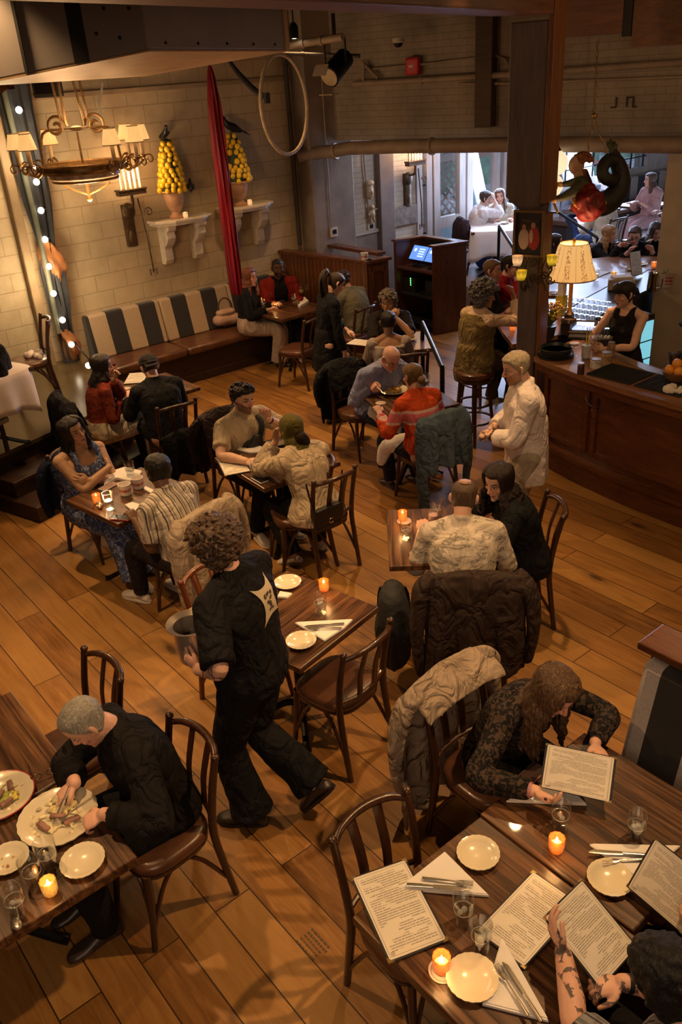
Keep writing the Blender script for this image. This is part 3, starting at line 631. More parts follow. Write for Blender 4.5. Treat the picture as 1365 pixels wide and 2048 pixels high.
CEILM = wood('ceiling_boards', (.02, .011, .008), (.05, .026, .016), 1, 1, .7)
mb = MB(); mb.box2((-16, -4.2, 4.7), (6.2, 20, 4.85)); struct(mb.build('ceiling', CEILM, smooth=False))
mb = MB()
for i in range(14): mb.box2((XW-.3, -3.8+i*.9, 4.45), (6, -3.66+i*.9, 4.7))
struct(mb.build('trim_1', CEILM, smooth=False))
mb = MB(); mb.box2((XW, -4, 3.42), (XW+.035, 7.9, 3.47)); struct(mb.build('trim_2', plain('ledge_paint', (.34, .25, .16), .6), smooth=False))
def wallbox(s0, s1, z0, z1, d0=0.0, d1=.38):
 a = WA+WDIR*s0; b = WA+WDIR*s1; return [(a-WN*d0)[:2], (b-WN*d0)[:2], (b-WN*d1)[:2], (a-WN*d1)[:2]]
def ws(px, py): return float(np.dot(onwall(px, py)-WA, WDIR))
def wallobj(name, polys, mat):
 mb = MB()
 for s0, s1, z0, z1, d0, d1 in polys: mb.box2((s0, d0, z0), (s1, d1, z1))
 o = mb.build(name, mat, smooth=False, loc=WA, rz=RAD(12)); return struct(o)
S0 = ws(694, 300); S1 = ws(1322, 600); ZH = float(onwall(870, 280)[2])
wallobj('wall_back', [(-.3, 15, ZH, 4.7, 0, .38)], BRICK); wallobj('trim_8', [(S1-.1, 15, 0, ZH, .02, .34)], plain('pillar_cream', (.50, .41, .30), .6, var=.15, scale=4, bump=.2))
COLM = plain('column_paint', (.30, .24, .19), .6, var=.2, scale=4, bump=.15)
mb = MB(); mb.box2((XW, 7.55, 0), (XW+.32, 8.3, 4.7)); struct(mb.build('trim_3', COLM, smooth=False, bevel=.01))
y0 = atX(92, 717, XW+.1)[1]; y1 = atX(113, 727, XW+.1)[1]
mb = MB(); mb.box2((XW, y0, 0), (XW+.12, y1, 4.7)); struct(mb.build('trim_4', plain('pilaster_shade', (.27, .19, .11), .65, var=.2, scale=3), smooth=False, bevel=.02))  # shade of the strip painted in as a darker colour
XS = XW-.25; yW0 = atX(832, 420, XS)[1]
mb = MB(); mb.box2((XS-.3, 8.2, 0), (XS, yW0, 4.7)); struct(mb.build('wall_far_left', BRICKL, smooth=False))
yp0 = atX(752, 400, XS)[1]; yp1 = atX(780, 400, XS)[1]
mb = MB(); mb.box2((XS, yp0, 0), (XS+.12, yp1, 4.0)); struct(mb.build('trim_5', plain('far_pilaster', (.17, .13, .11), .6), smooth=False, bevel=.01))
z = float(atX(725, 465, XS)[2]); mb = MB(); mb.box2((XS, 8.3, z-.03), (XS+.05, yp0, z+.02)); struct(mb.build('trim_6', plain('rail_paint', (.45, .37, .28), .5), smooth=False))
mb = MB(); mb.box2((XS, 8.3, 0), (XS+.02, yp0, z-.03)); struct(mb.build('trim_7', plain('dado_paint', (.24, .19, .15), .6), smooth=False))
FZ = .3
mb = MB(); mb.box2((-12.5, 10.1, 0), (-7.95, 18, FZ)); struct(mb.build('floor_raised', plain('raised_boards', (.28, .22, .2), .35, var=.25, scale=3), smooth=False))
WH = wood('window_frame_paint', (.36, .30, .27), (.52, .46, .42), 1, 2, .5)
GL = glass_mat('pane_glass', (.93, .97, 1))
def ywin(px): return float(atX(px, 400, XS)[1])
YE = 17.6
mb = MB(); mb.box2((XS-.15, yW0, 3.1), (XS+.1, YE, 4.7)); struct(mb.build('wall_window_head', plain('far_plaster', (.5, .42, .33), .7), smooth=False))
def framed(name, ya, yb, z0, z1, bars_y=(), bars_z=(), fr=.09, barw=.02, mat=WH, barm=BLACK, solid_z=()):
 mb = MB(); x0, x1 = XS-.06, XS+.04
 mb.box2((x0, ya, z0), (x1, ya+fr, z1)); mb.box2((x0, yb-fr, z0), (x1, yb, z1)); mb.box2((x0, ya+fr, z0), (x1, yb-fr, z0+fr)); mb.box2((x0, ya+fr, z1-fr), (x1, yb-fr, z1))
 for a, b in solid_z: mb.box2((x0, ya+fr, a), (x1, yb-fr, b))
 o = struct(mb.build(name, mat, smooth=False))
 if bars_y or bars_z:
  mb = MB()
  for y in bars_y: mb.box2((XS-.02, y-barw/2, z0+fr), (XS+.005, y+barw/2, z1-fr))
  for q in bars_z: mb.box2((XS-.02, ya+fr, q-barw/2), (XS+.005, yb-fr, q+barw/2))
  mb.build('glazing_bars', barm, o, smooth=False)
 mb = MB(); mb.box2((XS-.014, ya+fr*.9, z0+fr*.9), (XS-.008, yb-fr*.9, z1-fr*.9)); mb.build('pane', GL, o, smooth=False); return o
w1 = [yW0, ywin(862)]; d1 = [ywin(866), ywin(928)]; d2 = [ywin(932), ywin(996)]; w2 = [ywin(1004), ywin(1052)]
framed('window_1', w1[0], w1[1], FZ, 3.1, (), (1.0, 1.75, 2.5), .12)
framed('door_1', d1[0], d1[1], FZ, 3.1, (), (), .14, solid_z=((1.02, 1.2),))
framed('door_2', d2[0], d2[1], FZ, 3.1, (), (), .14, solid_z=((1.02, 1.2),))
framed('window_2', w2[0], w2[1], FZ+.3, 3.1, [w2[0]+(w2[1]-w2[0])*q for q in (.35, .68)], (1.2, 1.75, 2.3, 2.7), .12)
ZS3 = float(atX(1160, 371, XS)[2])
framed('window_3', w2[1]+.3, YE-.9, ZS3, 3.1, [w2[1]+.3+i*.42 for i in range(1, 12)], (1.55, 2.05, 2.55), .12)
mb = MB(); mb.box2((XS-.1, w2[1], FZ), (XS+.08, w2[1]+.3, 3.1)); mb.box2((XS-.1, w2[1]+.3, 0), (XS+.05, YE, ZS3)); mb.box2((XS-.1, YE-.9, ZS3), (XS+.05, YE, 3.1)); mb.box2((XS-.1, yW0, 0), (XS+.05, w2[1]+.3, FZ))
struct(mb.build('wall_window_base', plain('far_plaster2', (.42, .37, .33), .7), smooth=False))
mb = MB(); mb.box2((XS-.3, YE, 0), (6, YE+.2, 4.7)); struct(mb.build('wall_end', plain('end_plaster', (.36, .34, .34), .7), smooth=False))
bx0 = float(atY(1272, 330, YE)[0]); zb = float(atY(1320, 352, YE)[2])
mb = MB(); mb.box2((bx0, YE-.06, zb-.06), (bx0+2.6, YE, zb)); mb.box2((bx0, YE-.06, zb), (bx0+.1, YE, 3.3)); mb.box2((bx0, YE-.06, 3.2), (bx0+2.6, YE, 3.3)); o = struct(mb.build('window_4', plain('blind_frame', (.30, .25, .22), .5), smooth=False))
mb = MB(); mb.box2((bx0+.1, YE-.03, zb), (bx0+2.6, YE-.01, 3.2)); mb.build('blind', plain('blind_cloth', (.55, .53, .55), .8, var=.05), o, smooth=False)
# ---------- outside
mb = MB(); mb.box2((-40, 6, -.3), (XS-.3, 45, -.05)); struct(mb.build('ground_patio', plain('patio_ground', (.42, .45, .45), .7, var=.2, scale=.7), smooth=False))
t = thing('lattice_screen', 'pale timber lattice screen on the patio outside the glazed door', 'screen', (XS-1.5, (d1[0]+w1[0])/2, 0))
LAT = plain('lattice_wood', (.42, .27, .2), .7); mb = MB()
lx, ly0, ly1, lz0, lz1 = 0, -2.2, 2.4, .9, 2.9; st = .19
def clip_diag(mb, c, sgn):
 za, zb_ = lz0, lz1
 ya, yb = c+sgn*za, c+sgn*zb_
 pts = []
 for zz in (za, zb_):
  y = c+sgn*zz
  if ly0 <= y <= ly1: pts.append((y, zz))
 for y in (ly0, ly1):
  zz = (y-c)/sgn
  if lz0 < zz < lz1: pts.append((y, zz))
 if len(pts) >= 2: mb.tube([(lx+.012*sgn, *pts[0]), (lx+.012*sgn, *pts[1])], .026, 4)
for i in range(-30, 60):
 clip_diag(mb, i*st-3, 1); clip_diag(mb, i*st-3, -1)
mb.build('lattice', LAT, t, smooth=False)
mb = MB(); mb.box2((-.05, ly0-.08, -.1), (.05, ly0, 3.05)); mb.box2((-.05, ly1, -.1), (.05, ly1+.08, 3.05)); mb.box2((-.06, ly0-.08, 2.9), (.06, ly1+.08, 3.03)); mb.box2((-.05, ly0, 1.85), (.05, ly1, 1.97)); mb.box2((-.05, ly0, .78), (.05, ly1, .9)); mb.build('frame', LAT, t, smooth=False)
mb = MB(); mb.box2((XS-9, 2, -.05), (XS-8.7, 44, 3.4)); struct(mb.build('wall_patio', plain('hedge_green', (.20, .30, .18), .9, var=.5, scale=2), smooth=False))
t = thing('timber_fence', 'red brown timber rail fence along the far side of the patio', 'fence', (XS-6.5, 26, -.05)); mb = MB()
for z in (1.15, 1.9, 2.9): mb.box2((-.04, -9, z), (.04, 14, z+.22))
mb.build('rail', plain('fence_rail', (.45, .2, .12), .7), t, smooth=False)
for i in range(8): mb = MB(); mb.box2((-.07, -9+i*3.2, 0), (.07, -8.86+i*3.2, 3.2)); mb.build('post', plain('fence_rail', (.45, .2, .12)), t, smooth=False)
PT = [('white', (.75, .78, .8)), ('green', (.12, .42, .22)), ('red', (.55, .12, .1)), ('teal', (.2, .5, .5))]
patio_t = []
for i, (dx, y, q) in enumerate([(-2.6, 17, 0), (-3.6, 20, 1), (-2.4, 22.5, 0), (-4.6, 25, 3), (-2.8, 27.5, 2), (-4.2, 31, 0), (-5.2, 21.5, 2), (-3.0, 35, 1)]):
 nm, colr = PT[q]; t = thing('patio_table', f'{nm} square patio table seen through the windows, '+(['nearest the lattice', 'second out from the door', 'third along the glass', 'fourth along the glass', 'fifth along the glass', 'sixth along the glass', 'far out by the hedge', 'last of all'][i]), 'table', (XS+dx, y, -.05)); m = plain('patio_'+nm, colr, .4)
 mb = MB(); mb.box((0, 0, .74), (1.1, 1.1, .05)); mb.build('tabletop', m, t, smooth=False, bevel=.01)
 for sx in (-1, 1):
  for sy in (-1, 1): mb = MB(); mb.tube([(sx*.42, sy*.42, .72), (sx*.5, sy*.5, 0)], .025, 6); mb.build('leg', m, t)
 for sy in (-1, 1):
  c = thing('patio_chair', f'{PT[(q+i) % 4][0]} metal patio chair '+('before' if sy < 0 else 'behind')+f' the {["nearest", "second", "third", "fourth", "fifth", "sixth", "seventh", "last"][i]} patio table outside', 'chair', (XS+dx, y+sy*.95, -.05), 0 if sy > 0 else pi); m2 = plain('patio_'+PT[(q+i) % 4][0], PT[(q+i) % 4][1], .4)
  mb = MB(); mb.box((0, 0, .45), (.44, .44, .03)); mb.build('seat', m2, c, smooth=False, bevel=.008)
  mb = MB(); mb.tube([(-.2, .22, .45), (-.2, .27, .88), (.2, .27, .88), (.2, .22, .45)], .014, 6); mb.box((0, .26, .72), (.38, .015, .2)); mb.build('backrest', m2, c)
  for sx in (-1, 1):
   for s2 in (-1, 1): mb = MB(); mb.tube([(sx*.2, s2*.2, .45), (sx*.22, s2*.23, 0)], .014, 6); mb.build('leg', m2, c)
STG = plain('stage_floor', (.075, .055, .025), .22, var=.35, scale=2.5); STGF = wood('stage_front', (.018, .009, .006), (.045, .02, .012), 1, 0, .4)
SZ = .51
sa = at(0, 905, SZ)[:2]; sb = at(97, 862, SZ)[:2]; sd = (sb-sa)/np.linalg.norm(sb-sa)
XB = -9.52                                              # front of the wall bench
k_ = (XB-sa[0])/sd[0]; se_ = sa+sd*k_
yb0 = float(at(241, 740, .47)[1])-.25
P0 = sa-sd*6
mb = MB(); mb.prism([P0, at(285, 780, SZ)[:2], (XB, yb0), (XW, yb0), (XW, P0[1]-4), (P0[0], P0[1]-4)], 0, SZ-.04); struct(mb.build('stage', STGF, smooth=False))
sn = V(sd[1], -sd[0])
mb = MB(); mb.prism([P0+sn*.03, at(285, 780, SZ)[:2]+sn*.03, (XB, yb0), (XW, yb0), (XW, P0[1]-4), (P0[0], P0[1]-4)], SZ-.04, SZ); struct(mb.build('stage_top', STG, smooth=False))
e0 = at(27, 964, .34)[:2]; e1 = at(73, 1014, .17)[:2]
for nm, e_, z in (('step_upper', e0, .34), ('step_lower', e1, .17)):
 d_ = np.dot(e_-sa, sn); A = sa+sn*d_+sd*np.dot(e_-sa, sd); B = A+sd*1.5
 mb = MB(); mb.prism([A, B, B-sn*d_, A-sn*d_], 0, z-.03); mb.prism([A+sn*.025-sd*.02, B+sn*.025, B-sn*d_, A-sn*d_-sd*.02], z-.03, z); struct(mb.build(nm, STGF, smooth=False, bevel=.006))
# ------------------------------------------------------------------ built-in pieces
LEATH = plain('brown_leather', (.095, .038, .02), .33, var=.3, scale=8, bump=.1, coat=.15)
def stripe_mat(name, axis, pitch, c1, c2, ph=0.0, duty=.5):
 n = NT(name); v = n.coord(); X, Y, Z = n.sep(v)[:3]; a = n.math('FRACT', n.math('ADD', n.math('DIVIDE', {'x': X, 'y': Y}[axis], pitch), ph))
 f = n.noise(v, 60, 3); c = n.mix(n.math('GREATER_THAN', a, duty), c1, c2); c = n.mix(.35, c, n.ramp(f, [(.3, .6), (.7, 1.1)]), 'MULTIPLY'); n.set(col=c, rough=.85, sheen=.2); n.bump(f, .1, .005); return n.m
bl = float(atX(185, 640, XW+.25)[1])-.05; BLEN = 7.12-bl
t = thing('wall_bench', 'long banquette against the block wall with black and tan striped back and brown leather seat', 'bench', (XW, bl, 0))
mb = MB(); mb.box2((.003, 0, .1), (.68, BLEN, .36)); mb.box2((.003, 0, 0), (.72, BLEN, .1)); mb.build('base', STGF, t, smooth=False)
n_ = 3
for i in range(n_):
 a, b = BLEN*i/n_+.006, BLEN*(i+1)/n_-.006; mb = MB(); mb.box2((.2, a, .365), (.75, b, .475)); mb.build('seat_cushion', LEATH, t, bevel=.035)
SM = stripe_mat('bench_stripe', 'y', .46, (.015, .011, .012), (.40, .29, .19), .4)
for i in range(n_):
 a, b = BLEN*i/n_+.004, BLEN*(i+1)/n_-.004; mb = MB(); mb.prism([(.015, .47), (.26, .47), (.14, 1.0), (.015, 1.0)], a, b)
 vv = mb.v[0].copy(); mb.v[0] = vv[:, [0, 2, 1]]; mb.f = [f[::-1] for f in mb.f]; mb.build('backrest', SM, t, bevel=.025)
def beadboard(name, pitch=.075, axis='x'):
 n = NT(name); v = n.coord(scale=(10, 10, 1)); X, Y, Z = n.sep(n.coord())[:3]; a = n.math('FRACT', n.math('DIVIDE', X if axis == 'x' else Y, pitch)); g = n.math('LESS_THAN', n.math('ABSOLUTE', n.math('SUBTRACT', a, .5)), .08)
 f = n.noise(v, 2, 4, .6, .6); c = n.ramp(f, [(.3, (.10, .032, .012)), (.7, (.21, .075, .028))]); c = n.mix(n.math('MULTIPLY', g, .8), c, (.02, .008, .005)); n.set(col=c, rough=.35); n.bump(n.math('SUBTRACT', 1.0, g), .5, .01); return n.m
BZ = 1.28
A = V(XW, 7.13, 0); B = at(733, 521, BZ); Cc = at(777, 513, BZ); B = V(B[0], B[1], 0); Cc = V(Cc[0], Cc[1], 0)
t = thing('booth_partition', 'beadboard wood booth partition with flat cap behind the corner table', 'partition', A)
u1 = nrm(B-A); l1 = np.linalg.norm(B-A); u2 = nrm(Cc-B); l2 = np.linalg.norm(Cc-B)
def panel(name, o0, u, ln, z0, z1, th, mat, par, off=0.0):
 n = V(-u[1], u[0], 0); mb = MB(); p = [o0+n*off, o0+u*ln+n*off, o0+u*ln+n*(off+th), o0+n*(off+th)]; mb.prism([q[:2]-A[:2] for q in p], z0, z1); return mb.build(name, mat, par, smooth=False, bevel=.004)
panel('front_panel', A, u1, l1, .12, BZ-.04, .05, beadboard('beadboard'), t)
panel('end_panel', B, u2, l2, .12, BZ-.04, .05, MAHOG, t)
panel('plinth', A, u1, l1+.0, 0, .12, .07, MAHOG, t, -.02); panel('end_plinth', B, u2, l2, 0, .12, .06, MAHOG, t, -.02)
panel('cap', A, u1, l1+.05, BZ-.04, BZ, .14, MAHOGX, t, -.045); panel('end_cap', B, u2, l2+.03, BZ-.04, BZ, .14, MAHOGX, t, -.045)
for z in (.18, BZ-.16): panel('moulding', B+u2*.05, u2, l2-.1, z, z+.06, .02, MAHOGX, t, -.018)
for q in (.03, l2-.09): panel('moulding', B+u2*q, u2, .06, .18, BZ-.1, .02, MAHOGX, t, -.018)
mb = MB(); c = Cc+u2*.0; mb.box2((A[0]+.05-A[0], 7.75-A[1], BZ-.04), (c[0]-A[0]-.3, 7.9-A[1], BZ)); mb.build('rear_cap', MAHOGX, t, smooth=False)
SB = .0
fr = at(869, 493, 1.26); bk = at(934, 483, 1.26); lf = at(787, 480, 1.26)
fr, bk, lf = [V(p[0], p[1], 0) for p in (fr, bk, lf)]
ud = nrm(bk-fr); ul = nrm(lf-fr); ul = nrm(ul-ud*np.dot(ul, ud)*0); wS = np.linalg.norm(lf-fr); dS = np.linalg.norm(bk-fr)
t = thing('service_stand', 'dark wooden open service stand holding two lit till screens', 'cabinet', fr)
def q4(a, b, c, d): return [(ul*x+ud*y)[:2] for x, y in (a, b, c, d)]
def slab(nm, x0, x1, y0, y1, z0, z1, mat=MAHOG): mb = MB(); mb.prism(q4((x0, y0), (x1, y0), (x1, y1), (x0, y1)), z0, z1); return mb.build(nm, mat, t, smooth=False, bevel=.004)
slab('side_panel', 0, .05, 0, dS, 0, 1.24); slab('side_panel', wS-.05, wS, 0, dS, 0, 1.24); slab('back_panel', .05, wS-.05, dS-.04, dS, 0, 1.24, BLKP)
slab('side_cap', -.02, .1, -.02, dS+.02, 1.24, 1.27, MAHOGX); slab('back_cap', .1, wS, dS-.1, dS+.02, 1.24, 1.27, MAHOGX); slab('side_cap', wS-.08, wS+.02, -.02, dS-.1, 1.24, 1.27, MAHOGX)
for z in (.86, .5, .1): slab('shelf', .05, wS-.05, .01, dS-.04, z, z+.035, MAHOGX if z > .8 else BLKP)
SCR = emis('till_screen', (.10, .22, .62), 1.6); SCR2 = emis('till_screen_text', (.5, .65, .95), 2.2); LEDG = emis('green_led', (.1, 1, .15), 5)
for i, x in enumerate((.62, .26)):
 p = fr+ul*x*wS/.95+ud*.2; k = thing('till_screen', ['left lit blue till screen on the service stand shelf', 'right lit blue till screen half behind the stand side'][i], 'screen', (p[0], p[1], .897), atan2(ul[1], ul[0])+pi, 'till screens on the service stand')
 mb = MB(); mb.box((0, 0, .01), (.16, .14, .02)); mb.tube([(0, 0, .02), (0, .02, .14)], .022, 8); mb.build('foot', BLKP, k, smooth=False)
 ax = [(1, 0, 0), (0, cos(RAD(55)), sin(RAD(55))), (0, -sin(RAD(55)), cos(RAD(55)))]
 mb = MB(); mb.box((0, 0, .18), (.34, .24, .025), ax=ax); mb.build('housing', BLKP, k, smooth=False, bevel=.006)
 up_ = V(*ax[2]); c = V(0, 0, .18)+up_*.014; mb = MB(); mb.box(c, (.31, .21, .002), ax=ax); sc = mb.build('display', SCR, k, smooth=False)
 mb = MB(); mb.ball(c+V(*ax[0])*-.09+V(*ax[1])*.04+up_*.001, (.025, .025, .002), ax=ax)
 for r_ in range(4):
  for q in range(4): mb.box(c+V(*ax[0])*(.0+q*.03)+V(*ax[1])*(.06-.036*r_)+up_*.0015, (.022, .016, .001), ax=ax)
 mb.build('icons', SCR2, sc, smooth=False)
for i, x in enumerate((.78, .18)):
 p = fr+ul*x*wS/1.0+ud*.1; k = thing('cash_drawer', ['black till drawer unit with green lights at the left under the stand shelf', 'black till drawer unit with green lights at the right under the stand shelf'][i], 'till drawer', (p[0], p[1], .537), atan2(ul[1], ul[0])+pi, 'till units under the stand shelf')
 mb = MB(); mb.box((0, .08, .1), (.3, .2, .2)); mb.build('case', BLKP, k, smooth=False)
 mb = MB(); [mb.box((.06, -.022, .1+q*.03), (.012, .004, .018)) for q in range(4)]; mb.build('indicator', LEDG, k, smooth=False)
def handrail(label, pts, posts, r=.024):
 t = thing('handrail', label, 'handrail', (pts[0][0], pts[0][1], posts[0])); o = V(pts[0][0], pts[0][1], posts[0])
 mb = MB(); mb.tube([V(*p)-o for p in pts], r, 10, sub=0); mb.build('rail', BLACK, t)
 for p, z in zip((pts[0], pts[-1]), posts):
  mb = MB(); mb.tube([V(*p)-o, V(p[0], p[1], z)-o], r, 10); mb.build('post', BLACK, t)
a = at(845, 645, .95); b = at(885, 735, .9)
handrail('black metal handrail before the couple in blue and orange', [a, b], (0, 0))
handrail('black handrail at the steps by the white-clothed table', [at(999, 452, 1.2), at(1028, 497, .95)], (.3, 0))
handrail('black handrail sloping down behind the mermaid figure', [at(1100, 425, 1.35), at(1118, 425, 1.3), at(1196, 476, .95)], (.3, 0))
# ------------------------------------------------------------------ post and beams
pb = at(1070, 706, 1.07); PX, PY = float(pb[0]), float(pb[1])
t = thing('timber_post', 'heavy dark timber post standing at the end of the bar', 'post', (PX, PY, 0), RAD(18))
mb = MB(); mb.box2((-.19, 0, 0), (0, .2, 2.36)); mb.build('lower_post', POSTM, t, smooth=False, bevel=.015)
mb = MB(); mb.rings([[(-.19-e, -.005-f, z), (0, -.005-f, z), (0, .21, z), (-.19-e, .21, z)] for e, f, z in ((0, 0, 2.33), (.13, .03, 2.45), (.13, .03, 3.77))]); mb.build('upper_casing', POSTM, t, smooth=False, bevel=.012)
mb = MB(); mb.box2((.0, .01, 0), (.035, .21, 2.3)); mb.box2((.0, -.03, 2.4), (.05, .23, 4.4)); mb.build('side_board', wood('post_orange', (.13, .045, .015), (.28, .11, .035), 1, 2, .45, 10), t, smooth=False, bevel=.006)
dBL = ray(575, 10); dBL = dBL*((3.80-HC)/dBL[2]); pL = CAM+dBL; pR = V(PX-.1, PY+.1, 3.80); ub = nrm(pR-pL); ub[2] = 0
t = thing('ceiling_beam', 'reddish timber ceiling beam running into the top of the post from the left', 'beam', (PX-.1, PY+.1, 3.8), atan2(ub[1], ub[0]))
mb = MB(); mb.box2((-8, -.14, 0), (-.32, .14, .5)); mb.build('timber', BEAM, t, smooth=False, bevel=.015)
mb = MB(); mb.box2((-8, .22, .02), (-.2, .38, .3)); mb.build('side_plank', BEAM, t, smooth=False, bevel=.01)
q0 = atD(1126, 62, 7.8); q1 = atD(1247, 80, 7.4); q2 = atD(1262, 78, 7.3); q3 = atD(1420, 106, 6.6)
for i, (a, b, lab) in enumerate(((q0, q1, 'red timber beam section directly right of the post head'), (q2, q3, 'orange-lit timber beam section at the upper right corner'))):
 a[2] = b[2] = (a[2]+b[2])/2; zt = 4.68; d_ = nrm(V(b[0]-a[0], b[1]-a[1], 0)); n_ = V(-d_[1], d_[0], 0)*.28
 t = thing('ceiling_beam', lab, 'beam', a); mb = MB()
 R = [[p-a, p+n_-a, V(p[0]+n_[0], p[1]+n_[1], zt)-a, V(p[0], p[1], zt)-a] for p in (a, b)]; mb.rings(R); mb.build('timber', BEAM if not i else wood('beam_orange_lit', (.10, .035, .012), (.24, .085, .025), 1, 0, .5), t, smooth=False, bevel=.012)  # orange light put into the timber colour of the corner section
 if not i: mb = MB(); mb.rings([[b+d_*x-a-V(0, 0, .03), b+d_*x+n_*.5-a-V(0, 0, .03), V(b[0], b[1], zt)+d_*x+n_*.5-a, V(b[0], b[1], zt)+d_*x-a] for x in (-.02, .07)]); mb.build('joist_hanger', BLKP, t, smooth=False)
a = onwall(949, 255, .14); b = onwall(982, 255, .14); zt_ = 4.4
t = thing('wall_post', 'short dark timber post end fixed high on the back brick wall', 'post', a, RAD(12)); mb = MB(); mb.box2((0, -.0, 0), (float(np.linalg.norm((b-a)[:2])), .13, zt_-a[2])); mb.build('timber', DKWOOD, t, smooth=False, bevel=.01)
# ------------------------------------------------------------------ ductwork
N_ = atD(298, 103, 5.4); E_ = atD(577, 103, 7.0); L_ = atD(-60, 174, 5.6); Q_ = L_+(E_-N_); Q_[2] = float(atD(150, 163, 8)[2])
t = thing('air_duct', 'large grey boxed air duct hanging at the upper left', 'duct', N_)
DUCT = plain('duct_board', (.28, .25, .25), .5, var=.12, scale=2); DUCTB = plain('duct_underside_lit', (.45, .30, .17), .5, var=.12)  # orange light on the underside is put into its colour
dz = np.array([p[2]-N_[2] for p in (N_, E_, Q_, L_)]); dp = [p[:2]-N_[:2] for p in (N_, E_, Q_, L_)]
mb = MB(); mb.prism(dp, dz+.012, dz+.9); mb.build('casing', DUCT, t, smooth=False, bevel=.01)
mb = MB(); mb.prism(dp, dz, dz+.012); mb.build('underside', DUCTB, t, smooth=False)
def onface(a, b, s_, z, off=.004): d_ = (b-a); n_ = nrm(V(d_[1], -d_[0], 0)); return a+d_*s_-N_+n_*off+V(0, 0, z)
for s_ in (.33, .64): mb = MB(); p = onface(L_, N_, s_, .5); d_ = nrm(N_-L_); mb.box(p, (.02 if s_ < .5 else .1, .012, .98), rz=atan2(d_[1], d_[0])); mb.build('seam', BLKP, t, smooth=False)
mb = MB(); p = onface(N_, E_, .985, .5); d_ = nrm(E_-N_); mb.box(p, (.07, .02, 1.0), rz=atan2(d_[1], d_[0])); mb.build('edge_flange', plain('flange', (.5, .36, .2), .5), t, smooth=False)
mb = MB()
for s_ in (.74, .8, .86, .93, .7): [mb.ball(onface(L_, N_, s_, z), .012, 8, 5) for z in (.1+.3*(s_*7 % 1), .35, .6)]
for s_ in (.1, .3, .5, .7, .88): mb.ball(onface(N_, E_, s_, .05), .01, 8, 5)
mb.build('rivets', BLACK, t)
# ------------------------------------------------------------------ pipes
def pipe(label, pts, r, mat=PIPE, name='pipe'):
 o = V(*pts[0]); t = thing(name, label, 'pipe', o); mb = MB(); mb.tube([V(*p)-o for p in pts], r, 12); mb.build('tube', mat, t)
 for q in (.3, .62):
  i = int(q*(len(pts)-1)); p = V(*pts[i])*(1-(q*(len(pts)-1)-i))+V(*pts[min(i+1, len(pts)-1)])*(q*(len(pts)-1)-i); d_ = nrm(V(*pts[min(i+1, len(pts)-1)])-V(*pts[i])); mb = MB(); mb.tube([p-d_*.02-o, p+d_*.02-o], r*1.25, 12); mb.build('clamp', mat, t)
 return t
pipe('thick painted pipe running along the bottom of the brick header', [atX(598, 313, XW+.15), atX(640, 305, XW+.36), onwall(668, 303, .2), onwall(694, 297, .16), onwall(780, 293.5, .16), onwall(1048, 289, .16), onwall(1200, 289, .16), onwall(1420, 291, .16)], .085)
pipe('painted sprinkler pipe across the upper brick wall', [onwall(708, 168, .1), onwall(860, 159, .1), onwall(1048, 147, .1), onwall(1400, 122, .1)], .035)
pipe('thinner pipe just below the sprinkler pipe', [onwall(918, 168, .06), onwall(1048, 166, .06), onwall(1380, 153, .06)], .016)
pipe('thin conduit with a bend near the fire bell', [onwall(720, 140, .05), onwall(860, 127, .05), onwall(990, 110, .05), onwall(1010, 118, .05), onwall(1022, 136, .05), onwall(1050, 139, .05)], .012)
pipe('thin vertical conduit left of the opening down to the wall thermostat', [V(*atX(644, 150, XW+.35)), V(*atX(663, 458, XW+.35))], .012)
pipe('dark drain pipe in the wall corner', [V(XW+.06, 7.45, 4.6), V(XW+.06, 7.45, 1.3)], .03, plain('dark_pipe', (.06, .05, .045), .6))
pipe('slim conduit running down the far painted wall to the thermostat', [atX(727, 180, XS+.05), atX(729, 320, XS+.05), atX(740, 448, XS+.05)], .014)
pipe('steel ceiling tube above the stage light', [atD(575, 92, 8.6), atD(686, 74, 8.2)], .035)
pipe('dark ceiling tube above the hanging hoop', [atD(560, 107, 9.4), atD(720, 112, 9.0)], .02, plain('dark_pipe', (.06, .05, .045), .6))
pipe('short diagonal strut at the corner of the brick wall', [onwall(724, 124, .08), onwall(757, 157, .08)], .02)
pipe('short drop pipe beside the diagonal strut', [onwall(727, 125, .1), onwall(727, 164, .1)], .02)
# ------------------------------------------------------------------ the bar
BARTOP = wood('bar_counter', (.16, .065, .025), (.34, .16, .07), 1, 0, .42, 8, .05, .1); BBLK = plain('bar_black', (.012, .012, .013), .3, var=.2)
BT = 1.07
def offs(P, d):
 P = np.array(P, float); out = []
 for i in range(len(P)):
  a = P[max(i-1, 0)]; b = P[min(i+1, len(P)-1)]; t = (b-a)/np.linalg.norm(b-a); out.append(P[i]+V(-t[1], t[0])*d)
 return np.array(out)
def strip(mb, O, I, z0, z1):
 for i in range(len(O)-1): mb.prism([O[i], O[i+1], I[i+1], I[i]], z0, z1)
def resample(P, n):
 P = np.array(P, float); d = np.concatenate([[0], np.cumsum(np.linalg.norm(np.diff(P, axis=0), axis=1))]); t = np.linspace(0, d[-1], n); return np.stack([np.interp(t, d, P[:, 0]), np.interp(t, d, P[:, 1])], 1)
FO = np.array([(-4.80, 6.07), (-4.5, 5.985), (-4.2, 5.925), (-3.9, 5.88), (-3.54, 5.845), (-3.17, 5.83), (-2.6, 5.83), (-1.6, 5.84)])
FI = np.array([(-4.86, 6.86), (-4.55, 6.72), (-4.3, 6.62), (-4.0, 6.54), (-3.64, 6.46), (-3.2, 6.45), (-2.6, 6.45), (-1.6, 6.45)])
bo = V(-4.2, 6.0, 0)
t = thing('bar_counter', 'curved mahogany front bar counter with moulded panels and toe plinth', 'bar counter', bo)
